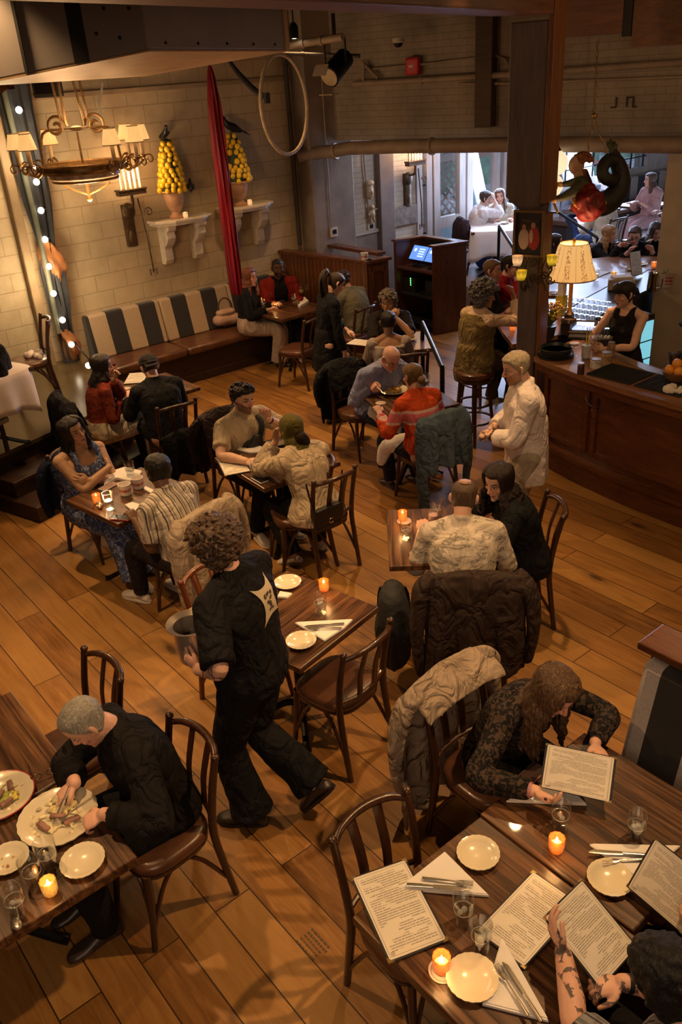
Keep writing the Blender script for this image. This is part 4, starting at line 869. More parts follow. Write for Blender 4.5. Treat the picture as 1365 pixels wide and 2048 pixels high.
mb = MB(); strip(mb, FO-bo[:2], FI-bo[:2], BT-.045, BT); mb.build('countertop', BARTOP, t, smooth=False)
g = offs(FO, .14)
mb = MB(); strip(mb, g-bo[:2], offs(g, .06)-bo[:2], .0, BT-.045); mb.build('front_panel', MAHOGX, t, smooth=False)
mb = MB(); strip(mb, offs(FO, .02)-bo[:2], offs(FO, .14)-bo[:2], BT-.12, BT-.045); mb.build('cornice', MAHOGX, t, smooth=False)
mb = MB(); strip(mb, g-V(0, 0)-bo[:2]+V(0, -.07), g-bo[:2], 0, .2); mb.build('plinth', MAHOGX, t, smooth=False)
mb = MB(); strip(mb, g-bo[:2]+V(0, -.09), g-bo[:2], .2, .235); mb.build('plinth_cap', MAHOGX, t, smooth=False)
gs = offs(FO, .125); L_tot = float(np.sum(np.linalg.norm(np.diff(gs, axis=0), axis=1))); rs = resample(gs, 200)
def idx(q): return int(np.clip(q/L_tot*199, 0, 199))
for a, b in ((.05, .62), (.72, 2.0), (2.1, 3.0)):
 for z in (.30, .86): mb = MB(); s_ = rs[idx(a):idx(b)+1:3]; strip(mb, s_-bo[:2], s_+V(0, .02)-bo[:2], z, z+.04); mb.build('moulding', MAHOGX, t, smooth=False)
 for q in (a, b): mb = MB(); s_ = rs[idx(q)]; mb.box((s_[0]-bo[0], s_[1]+.008-bo[1], .6), (.045, .03, .6)); mb.build('moulding', MAHOGX, t, smooth=False)
c = at(1115, 925, .0); mb = MB(); p = at(1155, 950, 0); mb.prism([(p[0]-bo[0], p[1]-bo[1]), (p[0]-bo[0]+.02, p[1]-bo[1]+.1), (-4.95-bo[0], 6.28-bo[1]), (-4.97-bo[0], 6.14-bo[1])], 0, .2); mb.build('foot_step', MAHOGX, t, smooth=False, bevel=.006)
SO = np.array([(-5.2, 6.24), (-5.55, 6.5), (-5.93, 6.82), (-6.4, 7.3), (-6.65, 7.8), (-6.9, 8.6), (-6.98, 9.3), (-6.9, 9.8), (-6.7, 10.2), (-6.3, 10.4), (-5.9, 10.45)])
SI = np.array([(-5.0, 6.98), (-5.03, 7.15), (-5.1, 7.35), (-5.2, 7.7), (-5.3, 8.15), (-5.38, 8.7), (-5.42, 9.1), (-5.45, 9.3), (-5.6, 9.4), (-5.7, 9.5), (-5.8, 9.55)])
so_ = V(-6, 8, 0); t = thing('bar_counter', 'side bar counter of honey wood with customers seated along it', 'bar counter', so_)
mid = SI+(SO-SI)*.3
mb = MB(); strip(mb, (SO-so_[:2])[::-1], (mid-so_[:2])[::-1], BT-.045, BT); mb.build('countertop', BARTOP, t, smooth=False)
mb = MB(); strip(mb, (mid-so_[:2])[::-1], (SI-so_[:2])[::-1], BT-.05, BT-.006); mb.build('inner_ledge', BBLK, t, smooth=False)
o2 = SO+(SI-SO)*.16; mb = MB(); strip(mb, (o2-so_[:2])[::-1], (o2-so_[:2]+V(.06, 0))[::-1], 0, BT-.045); mb.build('front_panel', MAHOG, t, smooth=False)
o3 = SI+(SO-SI)*.06; mb = MB(); strip(mb, (o3-so_[:2]-V(.06, 0))[::-1], (o3-so_[:2])[::-1], 0, BT-.05); mb.build('inner_panel', BBLK, t, smooth=False)
ph = thing('drink_fridge', 'black under-bar fridge with glowing teal glass door behind the bartender', 'fridge', (-5.25, 8.10, 0), RAD(-6))
mb = MB(); mb.box2((0, -.2, .02), (.3, .2, .98)); mb.build('cabinet', BBLK, ph, smooth=False, bevel=.01)
mb = MB(); mb.box2((.302, -.17, .3), (.312, .17, .92)); gd = mb.build('glass_door', emis('fridge_glow', (.22, .62, .75), .9, (.1, .3, .35)), ph, smooth=False)
mb = MB()
for z in (.3, .5, .7): mb.box2((.314, -.17, z), (.318, .17, z+.012))
mb.build('shelf_line', BBLK, gd, smooth=False)
MAT = plain('bar_rubber', (.012, .011, .011), .75, var=.4, scale=60, bump=.6)
for i, (a, b) in enumerate(((-4.15, -3.72), (-3.69, -3.27), (-3.24, -2.4))):
 y0_ = 6.0+.05*(i == 0); t = thing('bar_mat', ['rubber bar mat nearest the jars on the front bar', 'middle rubber bar mat on the front bar', 'rubber bar mat running off the right edge'][i], 'bar mat', ((a+b)/2, 6.15, BT), 0, 'rubber mats on the front bar'); w = b-a; mb = MB(); mb.box((0, 0, .006), (w, .36, .01))
 mb.build('rubber', MAT, t, smooth=False, bevel=.002); mb = MB(); [mb.box((q, 0, .014), (.006, .34, .006)) for q in np.arange(-w/2+.02, w/2-.01, .022)]; mb.build('ridges', MAT, t, smooth=False)
t = thing('drip_rail', 'perforated steel rail along the bartender side of the front bar', 'rail', (-3.8, 6.42, BT)); mb = MB(); mb.prism([(-.75, .28), (.0, .02), (1.2, -.01), (1.2, -.1), (.0, -.08), (-.78, .18)], 0, .012); mb.build('steel_strip', plain('rail_steel', (.4, .36, .3), .35, .8, var=.3, scale=80), t, smooth=False)
SMF = stripe_mat('far_bench_stripe', 'y', .5, (.02, .025, .045), (.42, .36, .31), .2); SMX = stripe_mat('far_bench_stripe2', 'x', .5, (.02, .025, .045), (.42, .36, .31), .2)
yb = 13.2
t = thing('window_bench', 'striped banquette under the leaded windows in the far room', 'bench', (XS+.06, yb, FZ)); ln = 17.3-yb
mb = MB(); mb.box2((0, 0, 0), (.6, ln, .4)); mb.build('base', STGF, t, smooth=False); mb = MB(); mb.box2((.1, 0, .4), (.64, ln, .5)); mb.build('seat_cushion', LEATH, t, bevel=.03); mb = MB(); mb.box2((0, 0, .4), (.12, ln, ZS3-FZ-.02)); mb.build('backrest', SMF, t, bevel=.02)
t = thing('end_wall_bench', 'striped banquette below the blind on the far end wall', 'bench', (XS+.75, 17.58, FZ)); ln = 3.2
mb = MB(); mb.box2((0, -.6, 0), (ln, 0, .4)); mb.build('base', STGF, t, smooth=False); mb = MB(); mb.box2((0, -.64, .4), (ln, -.1, .5)); mb.build('seat_cushion', LEATH, t, bevel=.03); mb = MB(); mb.box2((0, -.12, .4), (ln, -.01, zb-FZ-.08)); mb.build('backrest', SMX, t, bevel=.02)
# ------------------------------------------------------------------ lamps and decoration
def sphere_mb(c, r, seg=16, ring=10): mb = MB(); mb.ball(c, r, seg, ring); return mb
SHADE = NT('lamp_shade_glow'); v_ = SHADE.coord(); z_ = SHADE.sep(SHADE.coord())[2]
SHADE.set(col=(.45, .30, .14), emit=SHADE.ramp(SHADE.noise(SHADE.coord(scale=(8, 8, 1)), 4, 3), [(.3, (1.0, .50, .15)), (.7, (1.0, .58, .2))]), es=.9, rough=.8); SHADE = SHADE.m
FLAME = emis('candle_flame', (1.0, .62, .22), 8); WAXG = emis('lit_wax', (1.0, .50, .16), 1.5, (.8, .5, .25)); BULB = emis('bulb_glow', (1.0, .86, .62), 6)
GILT = plain('aged_gilt_iron', (.30, .18, .07), .42, .6, var=.4, scale=18)
def scroll(c, u, v, r, turns=1.3, n=22, a0=0.0, shrink=.2):
 q = np.linspace(0, 1, n); a = a0+q*turns*2*pi; rr = r*(1-(1-shrink)*q); return np.asarray(c)+np.cos(a)[:, None]*rr[:, None]*np.asarray(u)+np.sin(a)[:, None]*rr[:, None]*np.asarray(v)
# ---- chandelier
cc = atD(167, 332, 7.35); rr_ = .50
t = thing('chandelier', 'wrought iron ring chandelier with eight small glowing cream shades', 'chandelier', cc)
rx = nrm(V(_R[0], _R[1], 0)); ry = V(-rx[1], rx[0], 0); Z = V(0, 0, 1); ang0 = atan2(rx[1], rx[0])
def cp(a, r, z): return V(cos(ang0+a)*r, sin(ang0+a)*r, z)
mb = MB(); n = 40
for z, r, w in ((.02, .36, .012), (-.03, .36, .012)): mb.tube([cp(q, r, z) for q in np.linspace(0, 2*pi, n, endpoint=False)], w, 6, closed=True)
mb.rings([[cp(q, .355, z) for q in np.linspace(0, 2*pi, n, endpoint=False)] for z in (-.03, .02)], cap=False); mb.build('ring', GILT, t)
mb = MB(); mb.lathe([(.30, -.08), (.305, -.03), (.295, -.03), (.29, -.08), (.25, -.11), (.15, -.13), (.02, -.135)], seg=36); mb.build('bowl', plain('bowl_metal', (.46, .37, .28), .55, .0, var=.4, scale=14), t)
mb = MB(); mb.tube([cp(q, .28, -.105) for q in np.linspace(0, 2*pi, n, endpoint=False)], .011, 6, closed=True)
for s_ in (-1, 1): mb.tube([cp(0, s_*.2, -.15), cp(0, s_*.1, -.2), cp(0, 0, -.235)], .008, 6)
mb.tube([V(0, 0, -.15), V(0, 0, -.26)], .016, 8); mb.ball((0, 0, -.27), .025); mb.build('finial', GILT, t)
for k, a in enumerate((RAD(-40), RAD(-14), RAD(14), RAD(42), RAD(140), RAD(166), RAD(194), RAD(220))):
 r = .52 if abs(cos(a)) > .9 else .46; b = cp(a, r, .04); e = cp(a, .36, 0); d = nrm(b-e); d[2] = 0; d = nrm(d)
 mb = MB(); mb.tube([e, e+d*.06-Z*.05, b-Z*.03, b], .009, 6, sub=4); mb.tube(scroll(e+d*.07+Z*.0, d, Z, .075, 1.2), .008, 6); mb.tube(scroll(b+d*.05-Z*.03, -d, Z, .05, 1.1), .007, 6); mb.lathe([(.03, 0), (.035, .012), (.012, .014)], b, 12); mb.build('arm', GILT, t)
 mb = MB(); mb.lathe([(.018, .01), (.018, .15)], b, 10); mb.build('candle_sleeve', plain('candle_sleeve', (.75, .6, .38), .6), t)
 mb = MB(); mb.lathe([(.078, .13), (.048, .255)], b, 20, cap=False); o = solid(mb.build('lamp_shade', SHADE, t), .002)
 mb = MB(); mb.lathe([(.0795, .128), (.0795, .134)], b, 20, cap=False); mb.build('shade_trim', plain('shade_trim', (.25, .12, .04), .7), o); mb = MB(); mb.lathe([(.0495, .252), (.0495, .258)], b, 20, cap=False); mb.build('shade_trim', plain('shade_trim', (.25, .12, .04), .7), o)
for s_ in (-1, 1):
 mb = MB(); base = cp(0, s_*.1, .30); top = cp(0, s_*.07-.04, 1.2); mb.tube(scroll(base+rx*s_*.07+Z*.02, -rx*s_, Z, .095, 1.4), .014, 6, flat=.5)
 mb.tube([base+rx*s_*.02, base+rx*s_*.2-Z*.03, cp(0, s_*.34, .03)], .012, 6, sub=4); mb.build('scroll_bracket', GILT, t)
 mb = MB()
 for q in (-1, 1):
  for w in (-.018, .018): mb.tube([base+ry*w+rx*q*.018+Z*.03, base*.4+top*.6+ry*w*1.2+rx*q*.03, top+ry*w+rx*q*.02], .0055, 5, sub=4)
 mb.box(base*.32+top*.68, (.11, .07, .012)); mb.build('hanger_rods', GILT, t)
mb = MB(); mb.tube([V(0, 0, .02), V(0, 0, .27)], .01, 8); mb.lathe([(.02, .0), (.05, .01), (.05, .03), (.02, .04)], (0, 0, .28), 14); mb.box((0, 0, .3), (.2, .05, .012), rz=ang0); mb.build('centre_stem', GILT, t)
# ---- wall candelabra
def candelabra(px, py, X, lab, sc=1.0, wn=V(1, 0, 0)):
 c = atX(px, py, X); t = thing('wall_candelabra', lab, 'wall sconce', c, atan2(wn[1], wn[0])-pi/2+pi/2); # local +X away from the wall
 mb = MB(); mb.prism([(.0, -.07), (.05, -.06), (.07, 0), (.05, .06), (0, .07)], -.62, -.12); mb.ball((.05, 0, -.2), (.05, .09, .1)); mb.ball((.04, 0, -.5), (.035, .05, .12)); mb.tube([(.03, 0, -.15), (.2, 0, -.12), (.22, 0, .0)], .02, 6, sub=4); mb.build('carved_bracket', IRON, t)
 mb = MB(); mb.box((.22, 0, .03), (.1, .36, .05)); mb.box((.22, 0, .065), (.12, .38, .02)); mb.build('tray', IRON, t, smooth=False, bevel=.004)
 mb = MB(); mb.tube([(.2, .08, -.05), (.22, .12, -.6), (.2, .14, -.95)], .011, 6)
 mb.tube(scroll((.22, .19, -.22), (0, -1, 0), (0, 0, 1), .06), .008, 6)
 for q in (-1, 1): mb.tube([(.2, .14, -.93), (.2, .14+q*.05, -.9), (.2, .14+q*.04, -.98)], .008, 6)
 mb.build('hanging_scroll', IRON, t)
 for i in range(5):
  y = -.13+.065*i; h = (.22, .2, .24, .2, .23)[i]; mb = MB(); mb.lathe([(.016, .07), (.016, .07+h)], (.22, y, 0), 10); cd_ = mb.build('candle', plain('white_taper', (.7, .64, .5), .5), t)
  mb = MB(); mb.lathe([(.004, 0), (.011, .018), (.009, .04), (.002, .065)], (.22, y, .075+h), 8); mb.build('flame', FLAME, cd_)
 return c
SC1 = candelabra(247, 388, XW, 'iron candelabra with five candle bulbs on the block wall')
SC2 = candelabra(812, 330, XS, 'iron candelabra with candle bulbs on the far brick wall by the glazed doors')
# ---- marble wall shelves with lemon topiaries
LEM = plain('lemon_skin', (.80, .52, .02), .45, var=.1, scale=30); LEAF = plain('dark_leaf', (.02, .035, .012), .6, var=.5); TERRA = plain('terracotta', (.42, .24, .14), .75, var=.25, scale=9); CROW = plain('crow_feather', (.008, .008, .01), .45)
def crow(lab, c, rz, s_=1.0):
 t = thing('crow_figure', lab, 'bird figure', c, rz); mb = MB()
 mb.limb([(-.0, -.11, .06), (0, -.03, .10), (0, .05, .14), (0, .085, .19)], [.03, .052, .045, .028], 12, sub=5); mb.ball((0, .105, .215), (.03, .036, .03)); mb.limb([(0, -.1, .07), (0, -.24, .0)], [.026, .012], 8, flat=.4)
 o = remesh(mb, 'body', .006, 2, mat=CROW, parent=t)
 mb = MB(); mb.limb([(0, .13, .215), (0, .19, .2)], [.012, .003], 8); mb.build('beak', plain('beak_black', (.02, .018, .016), .35), t)
 for q in (-1, 1):
  mb = MB(); mb.limb([(q*.045, .04, .13), (q*.052, -.08, .08), (q*.03, -.19, .03)], [.026, .03, .008], 8, flat=.4, sub=4); mb.build('wing', CROW, t)
  mb = MB(); mb.tube([(q*.018, .01, .07), (q*.02, .02, 0)], .005, 5); mb.tube([(q*.02, -.01, .003), (q*.02, .045, .003)], .004, 5); mb.build('leg', CROW, t)
 t.scale = (s_,)*3; return t
def shelf(pl, pr, lab, urn_px, top_px, lw, nm, first):
 a = atX(*pl, XW); b = atX(*pr, XW); z = (a[2]+b[2])/2; yc = (a[1]+b[1])/2; w = b[1]-a[1]
 t = thing('wall_shelf', lab, 'shelf', (XW, yc, z)); mb = MB(); mb.prism([(.003, -w/2), (.24, -w/2), (.38, -w/4), (.38, w/4), (.24, w/2), (.003, w/2)], -.035, 0); mb.prism([(.003, -w/2+.03), (.22, -w/2+.03), (.35, -w/4+.02), (.35, w/4-.02), (.22, w/2-.03), (.003, w/2-.03)], -.07, -.035); mb.build('slab', CREAM, t, smooth=False, bevel=.008)
 for q in (-1, 1):
  mb = MB(); prof = [(.003, -.07), (.30, -.07), (.30, -.12), (.24, -.15), (.26, -.22), (.2, -.3), (.12, -.36), (.13, -.5), (.09, -.56), (.003, -.56)]
  for k, y in enumerate((q*w*.27-.06, q*w*.27+.06)): pass
  y0_, y1_ = q*w*.27-.06, q*w*.27+.06; P = [(x, y0_, z_) for x, z_ in prof]+[(x, y1_, z_) for x, z_ in prof]; m = len(prof)
  mb.add(P, [tuple(range(m)), tuple(range(2*m-1, m-1, -1))]+[(i, m+i, m+(i+1) % m, (i+1) % m) for i in range(m)]); mb.build('corbel', CREAM, t, smooth=False, bevel=.01)
 u = atX(*urn_px, XW+.2); uy = u[1]; tp = atX(*top_px, XW+.2); H = tp[2]-z
 p = thing('lemon_topiary', lw, 'topiary', (XW+.2, uy, z)); uh = H*.36
 mb = MB(); mb.lathe([(.09, 0), (.095, .03), (.06, .05), (.055, .08), (.10, .14), (.125, uh*.75), (.13, uh-.03), (.155, uh-.015), (.15, uh), (.12, uh), (.11, uh-.03)], seg=24); mb.build('urn', TERRA, p)
 mb = MB(); mb.lathe([(.14, uh-.02), (.15, uh+.1), (.10, H*.75), (.055, H-.02), (.01, H)], seg=16); mb.build('foliage_core', LEAF, p)
 r_ = np.random.default_rng(nm); hh = uh+.01
 while hh < H-.01:
  f = (hh-uh)/(H-uh); rad = .165*(1-f)+.055*f; k = max(4, int(2*pi*rad/.078)); ph = r_.uniform(0, 6)
  for i in range(k):
   if r_.uniform() < .08: continue
   a_ = ph+2*pi*i/k; c = (cos(a_)*rad, sin(a_)*rad, hh+r_.uniform(-.012, .012)); sz = .035*r_.uniform(.85, 1.15)
   mb = MB(); mb.ball(c, (sz, sz, sz*1.08), 10, 7); mb.build('lemon', LEM, p)
  hh += .058
 return (XW+.2, uy, z), (XW+.2, uy, tp[2])
b1, tp1 = shelf((292, 440), (405, 424), 'left cream marble wall shelf on carved corbels', (352, 420), (340, 276), 'left lemon topiary cone in a clay urn on its wall shelf', 3, True)
b2, tp2 = shelf((428, 412), (528, 402), 'right cream marble wall shelf partly behind the red silk', (480, 402), (478, 268), 'right lemon topiary cone in a clay urn by the red silk', 5, False)
crow('small dark bird figure seen head-on atop the left lemon cone', (tp1[0], tp1[1], tp1[2]-.03), RAD(-100), .75); crow('black crow in profile perched atop the right lemon cone', (tp2[0], tp2[1], tp2[2]-.02), RAD(172), 1.0)
crow('small black crow perched low on the left lemon cone', (tp1[0]+.15, tp1[1]+.17, tp1[2]-.62), RAD(60), .6)
# ---- candles in glass (shared builder, first of each kind then copied)
def votive(col, gl, lab, cat='candle', r=.032, h=.07):
 t = thing('votive_candle', lab, cat, (0, 0, 0)); mb = MB(); mb.lathe([(r*.8, 0), (r*.92, .01), (r, h), (r*.9, h), (r*.8, .012)], seg=20, wob=.03, wn=10); mb.build('glass_cup', gl, t)
 mb = MB(); mb.lathe([(r*.72, .012), (r*.74, h*.5), (.004, h*.52)], seg=14); w_ = mb.build('wax', WAXG, t)
 mb = MB(); mb.lathe([(.003, 0), (.008, .012), (.006, .026), (.001, .04)], (0, 0, h*.5), 8); mb.build('flame', FLAME, w_); return t
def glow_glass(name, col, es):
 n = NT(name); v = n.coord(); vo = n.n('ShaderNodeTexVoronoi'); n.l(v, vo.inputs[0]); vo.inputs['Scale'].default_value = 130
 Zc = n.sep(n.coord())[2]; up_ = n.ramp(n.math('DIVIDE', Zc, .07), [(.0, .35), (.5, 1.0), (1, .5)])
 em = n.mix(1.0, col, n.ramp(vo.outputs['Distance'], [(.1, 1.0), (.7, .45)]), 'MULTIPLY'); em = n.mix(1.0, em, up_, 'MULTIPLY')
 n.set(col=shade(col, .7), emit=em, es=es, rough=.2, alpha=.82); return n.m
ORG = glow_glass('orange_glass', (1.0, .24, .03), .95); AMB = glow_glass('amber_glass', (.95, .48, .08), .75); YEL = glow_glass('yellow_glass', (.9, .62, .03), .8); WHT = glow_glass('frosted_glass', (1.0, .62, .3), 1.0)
v0 = votive(None, WHT, 'small lit candle on the left marble wall shelf'); v0.location = (XW+.31, atX(370, 428, XW+.3)[1], b1[2])
dup(v0, (XW+.31, atX(499, 404, XW+.3)[1], b2[2]), label='small lit candle on the right marble wall shelf')
# ---- aerial silk and hoop
SILK = NT('red_silk'); v_ = SILK.coord(scale=(30, 30, .6)); f_ = SILK.noise(v_, 1.2, 3); SILK.set(col=SILK.ramp(f_, [(.3, (.05, .002, .006)), (.7, (.26, .008, .022))]), rough=.6, spec=.2); SILK.bump(f_, .5, .02); SILK = SILK.m
s0 = atD(419, 128, 9.1); zb_ = 1.18; t = thing('aerial_silk', 'long deep red silk hanging in front of the block wall', 'fabric', (s0[0], s0[1], zb_)); mb = MB(); a = np.linspace(0, 2*pi, 40, endpoint=False); R = []; Ht = s0[2]-zb_
for q in np.linspace(0, 1, 40):
 r = np.interp(q, [0, .03, .12, .5, .85, .96, 1], [.06, .09, .095, .10, .085, .05, .012]); w = 1+.22*np.sin(a*9+q*5)+.1*np.sin(a*5-q*9); R.append(np.stack([r*w*np.cos(a), r*w*np.sin(a)*.6, np.full(40, q*Ht)], 1))
mb.rings(R); mb.build('silk_body', SILK, t); mb = MB(); mb.tube([(0, 0, Ht), (0, .0, Ht+.1)], .015, 8); mb.tube(arc((0, 0, Ht+.13), .035, 0, 2*pi, 12, (1, 0, 0), (0, 0, 1))[:-1], .009, 6, closed=True); mb.build('hanging_ring', plain('steel_ring', (.6, .58, .55), .3, .9), t)
mb = MB(); mb.tube([(0, 0, Ht+.1), (0, 0, 4.45-zb_)], .008, 6); mb.build('cable', BLACK, t)
hc = atD(570, 211, 8.9); hx = nrm(V(_R[0], _R[1], 0)*.43+V(_F[0], _F[1], 0)*.9); hr = .475
t = thing('aerial_hoop', 'taped pale aerial hoop hanging below the ceiling tubes', 'hoop', hc); mb = MB(); tl = nrm(V(0, 0, 1)-hx*.05); mb.tube([hx*cos(q)*hr+tl*sin(q)*hr for q in np.linspace(0, 2*pi, 60, endpoint=False)], .019, 10, closed=True); mb.build('ring', plain('hoop_tape', (.50, .38, .24), .6, var=.2, scale=20), t)
mb = MB(); mb.tube([tl*hr, tl*(hr+.05)], .02, 8); mb.tube([tl*(hr+.05), V(0, 0, 4.45-hc[2])], .008, 6); mb.build('hanger', plain('steel_ring', (.6, .58, .55)), t)
st = [atD(455, 118, 9.0), atD(480, 150, 9.0), atD(512, 183, 8.9), atD(534, 196, 8.85)]; mb = MB(); mb.tube([p-hc for p in st], [.02, .03, .035, .03], 8, sub=5); mb.tube([st[-1]-hc-V(0, 0, .05), st[-1]-hc+V(0, 0, .05)], .035, 8); mb.build('tie_strap', plain('strap_black', (.015, .014, .018), .8), t)
# ---- curtain and string lights beside the stage
CUR = plain('drape_cloth', (.025, .028, .036), .85, var=.5, scale=4); GOLD = plain('gold_drape', (.30, .12, .04), .6, var=.4, scale=6); GRN = plain('grey_green_drape', (.12, .13, .10), .8, var=.3)
cb = atX(150, 722, XW+.2); cy = float(cb[1])-.02; t = thing('stage_drape', 'dark drape gathered with bronze fabric beside the string of bulbs', 'curtain', (XW+.16, cy, SZ)); mb = MB(); a = np.linspace(0, 2*pi, 36, endpoint=False); R = []; ht = 4.3-SZ
for q in np.linspace(0, 1, 40):
 r = np.interp(q, [0, .12, .18, .3, .36, .5, .75, 1], [.09, .08, .12, .13, .08, .14, .15, .2]); R.append(np.stack([.65*r*(1+.18*np.sin(a*8+q*3))*np.cos(a), r*(1+.2*np.sin(a*8+q*3))*np.sin(a), np.full(36, q*ht)], 1))
mb.rings(R); mb.build('drape', CUR, t)
for z0_, z1_, r in ((.0, .42, .085), (.95, 1.45, .105)):
 mb = MB(); R = []
 for q in np.linspace(0, 1, 12): R.append([(.8*(r*(.75+.5*sin(q*pi)))*(1+.18*sin(b_*5+q*6))*cos(b_), (r*(.75+.5*sin(q*pi)))*(1+.2*sin(b_*5+q*6))*sin(b_)+.03*sin(q*4), z0_+(z1_-z0_)*q) for b_ in np.linspace(0, 2*pi, 24, endpoint=False)])
 mb.rings(R); mb.build('bronze_swag', GOLD, t)
mb = MB(); mb.tube([(.08, -.12, .4), (.1, -.10, 1.4), (.1, -.13, 2.6), (.1, -.16, 3.75)], .03, 8, sub=4); mb.build('grey_edge', GRN, t)
BP = [(38, 220), (65, 335), (73, 364), (82, 421), (90, 479), (98, 533), (107, 587), (125, 640), (143, 689), (177, 731)]
bpts = [atX(x, y, XW+.28) for x, y in BP[:-1]]+[at(177, 731, .62)]
t = thing('light_cord', 'dark cord of the bulb string running down the drape', 'cord', bpts[0]); mb = MB(); mb.tube([V(p[0]-.05, p[1]+.07, p[2])-bpts[0] for p in bpts], .008, 6, sub=3); mb.build('cable', BLACK, t)
w_ = ['topmost bulb of the light string, beside the fringe', 'second bulb from the top, behind the chandelier', 'third bulb from the top, just below the chandelier', 'fourth bulb down the drape', 'fifth bulb down the drape', 'sixth bulb down the drape', 'seventh bulb, level with the bronze swag', 'eighth bulb, below the bronze swag', 'ninth bulb, at the foot of the drape', 'last bulb, lying on the stage behind the woman in rust']
bl0 = thing('string_bulb', 'lit globe bulb, '+w_[0], 'light bulb', bpts[0], 0, 'bulbs of the string light'); mb = MB(); mb.ball((0, 0, 0), .036); mb.build('globe', BULB, bl0); mb = MB(); mb.tube([(-.015, .025, 0), (-.04, .065, 0)], .016, 8); mb.build('socket', BLACK, bl0)
for p, w in zip(bpts[1:], w_[1:]): dup(bl0, p, label='lit globe bulb, '+w)
fr_ = atD(4, 210, 6.3); t = thing('fringe_valance', 'rust coloured fringed valance at the far left edge', 'curtain', fr_, ang0); mb = MB()
mb.prism([(-.6, 0), (.12, 0), (.12, .02), (-.6, .02)], .1, .5); mb.build('valance', plain('valance_dark', (.03, .012, .012), .8), t, smooth=False)
mb = MB(); [mb.tube([(x, .0, .12+.35*(x+.3)), (x+.004*sin(x*90), 0, -.02+.45*(x+.2))], .006, 4) for x in np.arange(-.55, .12, .014)]; mb.build('fringe', plain('fringe_rust', (.25, .07, .02), .7, var=.4), t)['kind'] = 'stuff'
sp = atD(92, 170, 7.6); t = thing('ceiling_speaker', 'dark angled loudspeaker up by the drape', 'speaker', sp, ang0); mb = MB(); mb.prism([(-.1, -.1), (.14, -.1), (.1, .16), (-.06, .16)], -.1, .3); mb.build('cabinet', BLKP, t, smooth=False, bevel=.01); mb = MB(); mb.box((.02, -.105, .1), (.18, .01, .34)); mb.build('grille', BLACK, t, smooth=False)
pipe('thin curved white cable below the duct', [atX(206, 165, XW+.1), atX(203, 185, XW+.1), atX(198, 205, XW+.1), atX(210, 290, XW+.08)], .014, plain('white_cable', (.4, .36, .3), .5), 'cable')
# ---- stage light, fire bell, dome camera, spot
p = atD(668, 143, 8.8); t = thing('stage_light', 'black stage spotlight with fresnel lens by the corner of the brick wall', 'spotlight', p); d = nrm(V(-_F[0]*.8-_R[0]*.5, -_F[1]*.8-_R[1]*.5, -.45)); u = nrm(np.cross(d, V(0, 0, 1))); w = np.cross(u, d)
def disc(mb, r0, r1, a_, b_): mb.rings([[d*q+(u*cos(s_)+w*sin(s_))*r for s_ in np.linspace(0, 2*pi, 20, endpoint=False)] for q, r in ((a_, r0), (b_, r1))])
mb = MB(); disc(mb, .1, .11, -.25, .1); mb.build('barrel', BLACK, t); mb = MB(); disc(mb, .095, .095, .1, .108); mb.build('lens', plain('dull_lens', (.5, .38, .25), .25), t)
mb = MB(); mb.tube([u*.13-d*.05, u*.13+V(0, 0, .28)-d*.05, -u*.13+V(0, 0, .28)-d*.05, -u*.13-d*.05], .012, 6); mb.tube([V(0, 0, .28)-d*.05, V(0, 0, .5)-d*.05], .02, 8); mb.build('yoke', BLACK, t)
for q in (-1, 1): mb = MB(); mb.box(d*.2+w*q*.13, (.16, .01, .12), ax=[u, nrm(w*q+d*.5), nrm(d-w*q*.5)]); mb.build('barn_door', plain('barn_door', (.3, .22, .14), .5), t, smooth=False)
p = onwall(829, 132, .05); t = thing('fire_bell', 'red fire alarm sounder on the upper brick wall', 'alarm', p, RAD(12)); mb = MB(); mb.box((0, -.02, 0), (.2, .1, .2)); mb.build('housing', plain('alarm_red', (.5, .02, .03), .4), t, smooth=False, bevel=.03); mb = MB(); mb.box((0, -.075, 0), (.07, .008, .03)); mb.build('strobe', plain('strobe_lens', (.6, .3, .3), .3), t, smooth=False)
t = thing('wall_marking', 'small dark painted strokes on the brick header right of the chain', 'marking', onwall(1251, 204, .012), RAD(12)); mb = MB()
for x, z, w, h in ((-.10, .0, .015, .1), (-.13, -.05, .06, .015), (.02, .0, .015, .1), (.09, -.01, .015, .09), (.055, .045, .08, .015), (.11, -.05, .05, .015)): mb.box((x, 0, z), (w, .006, h))
mb.build('paint', plain('mark_paint', (.03, .022, .02), .8), t, smooth=False)
p = onwall(797, 84, .35); t = thing('dome_camera', 'small white dome camera under the ceiling beam', 'camera', p); mb = MB(); mb.lathe([(.07, .04), (.075, 0), (.06, -.01)]); mb.build('base', CREAM, t); mb = MB(); mb.ball((0, 0, -.015), (.055, .055, .045)); mb.build('dome', BLACK, t)
p = atD(589, 77, 8.4); t = thing('spotlight', 'tiny lit ceiling spotlight right of the duct', 'spotlight', p); mb = MB(); mb.lathe([(.02, .14), (.045, .1), (.045, .0), (.04, .0), (.035, .09)]); mb.build('can', BLACK, t); mb = MB(); mb.ball((0, 0, .012), (.035, .035, .015)); mb.build('bulb', BULB, t); mb = MB(); mb.tube([(0, 0, .1), (0, 0, 4.45-p[2])], .008, 6); mb.build('stem', BLACK, t)
for px, py, lab, X_ in ((667, 464, 'white thermostat box on the grey painted column', XW+.33), (741, 453, 'white thermostat box on the far painted wall', XS+.005)):
 p = atX(px, py, X_); t = thing('thermostat', lab, 'thermostat', p); mb = MB(); mb.box((.015, 0, 0), (.03, .13, .13)); mb.build('case', CREAM, t, smooth=False, bevel=.006); mb = MB(); mb.box((.032, 0, .005), (.004, .07, .06)); mb.build('display', BLACK, t, smooth=False)
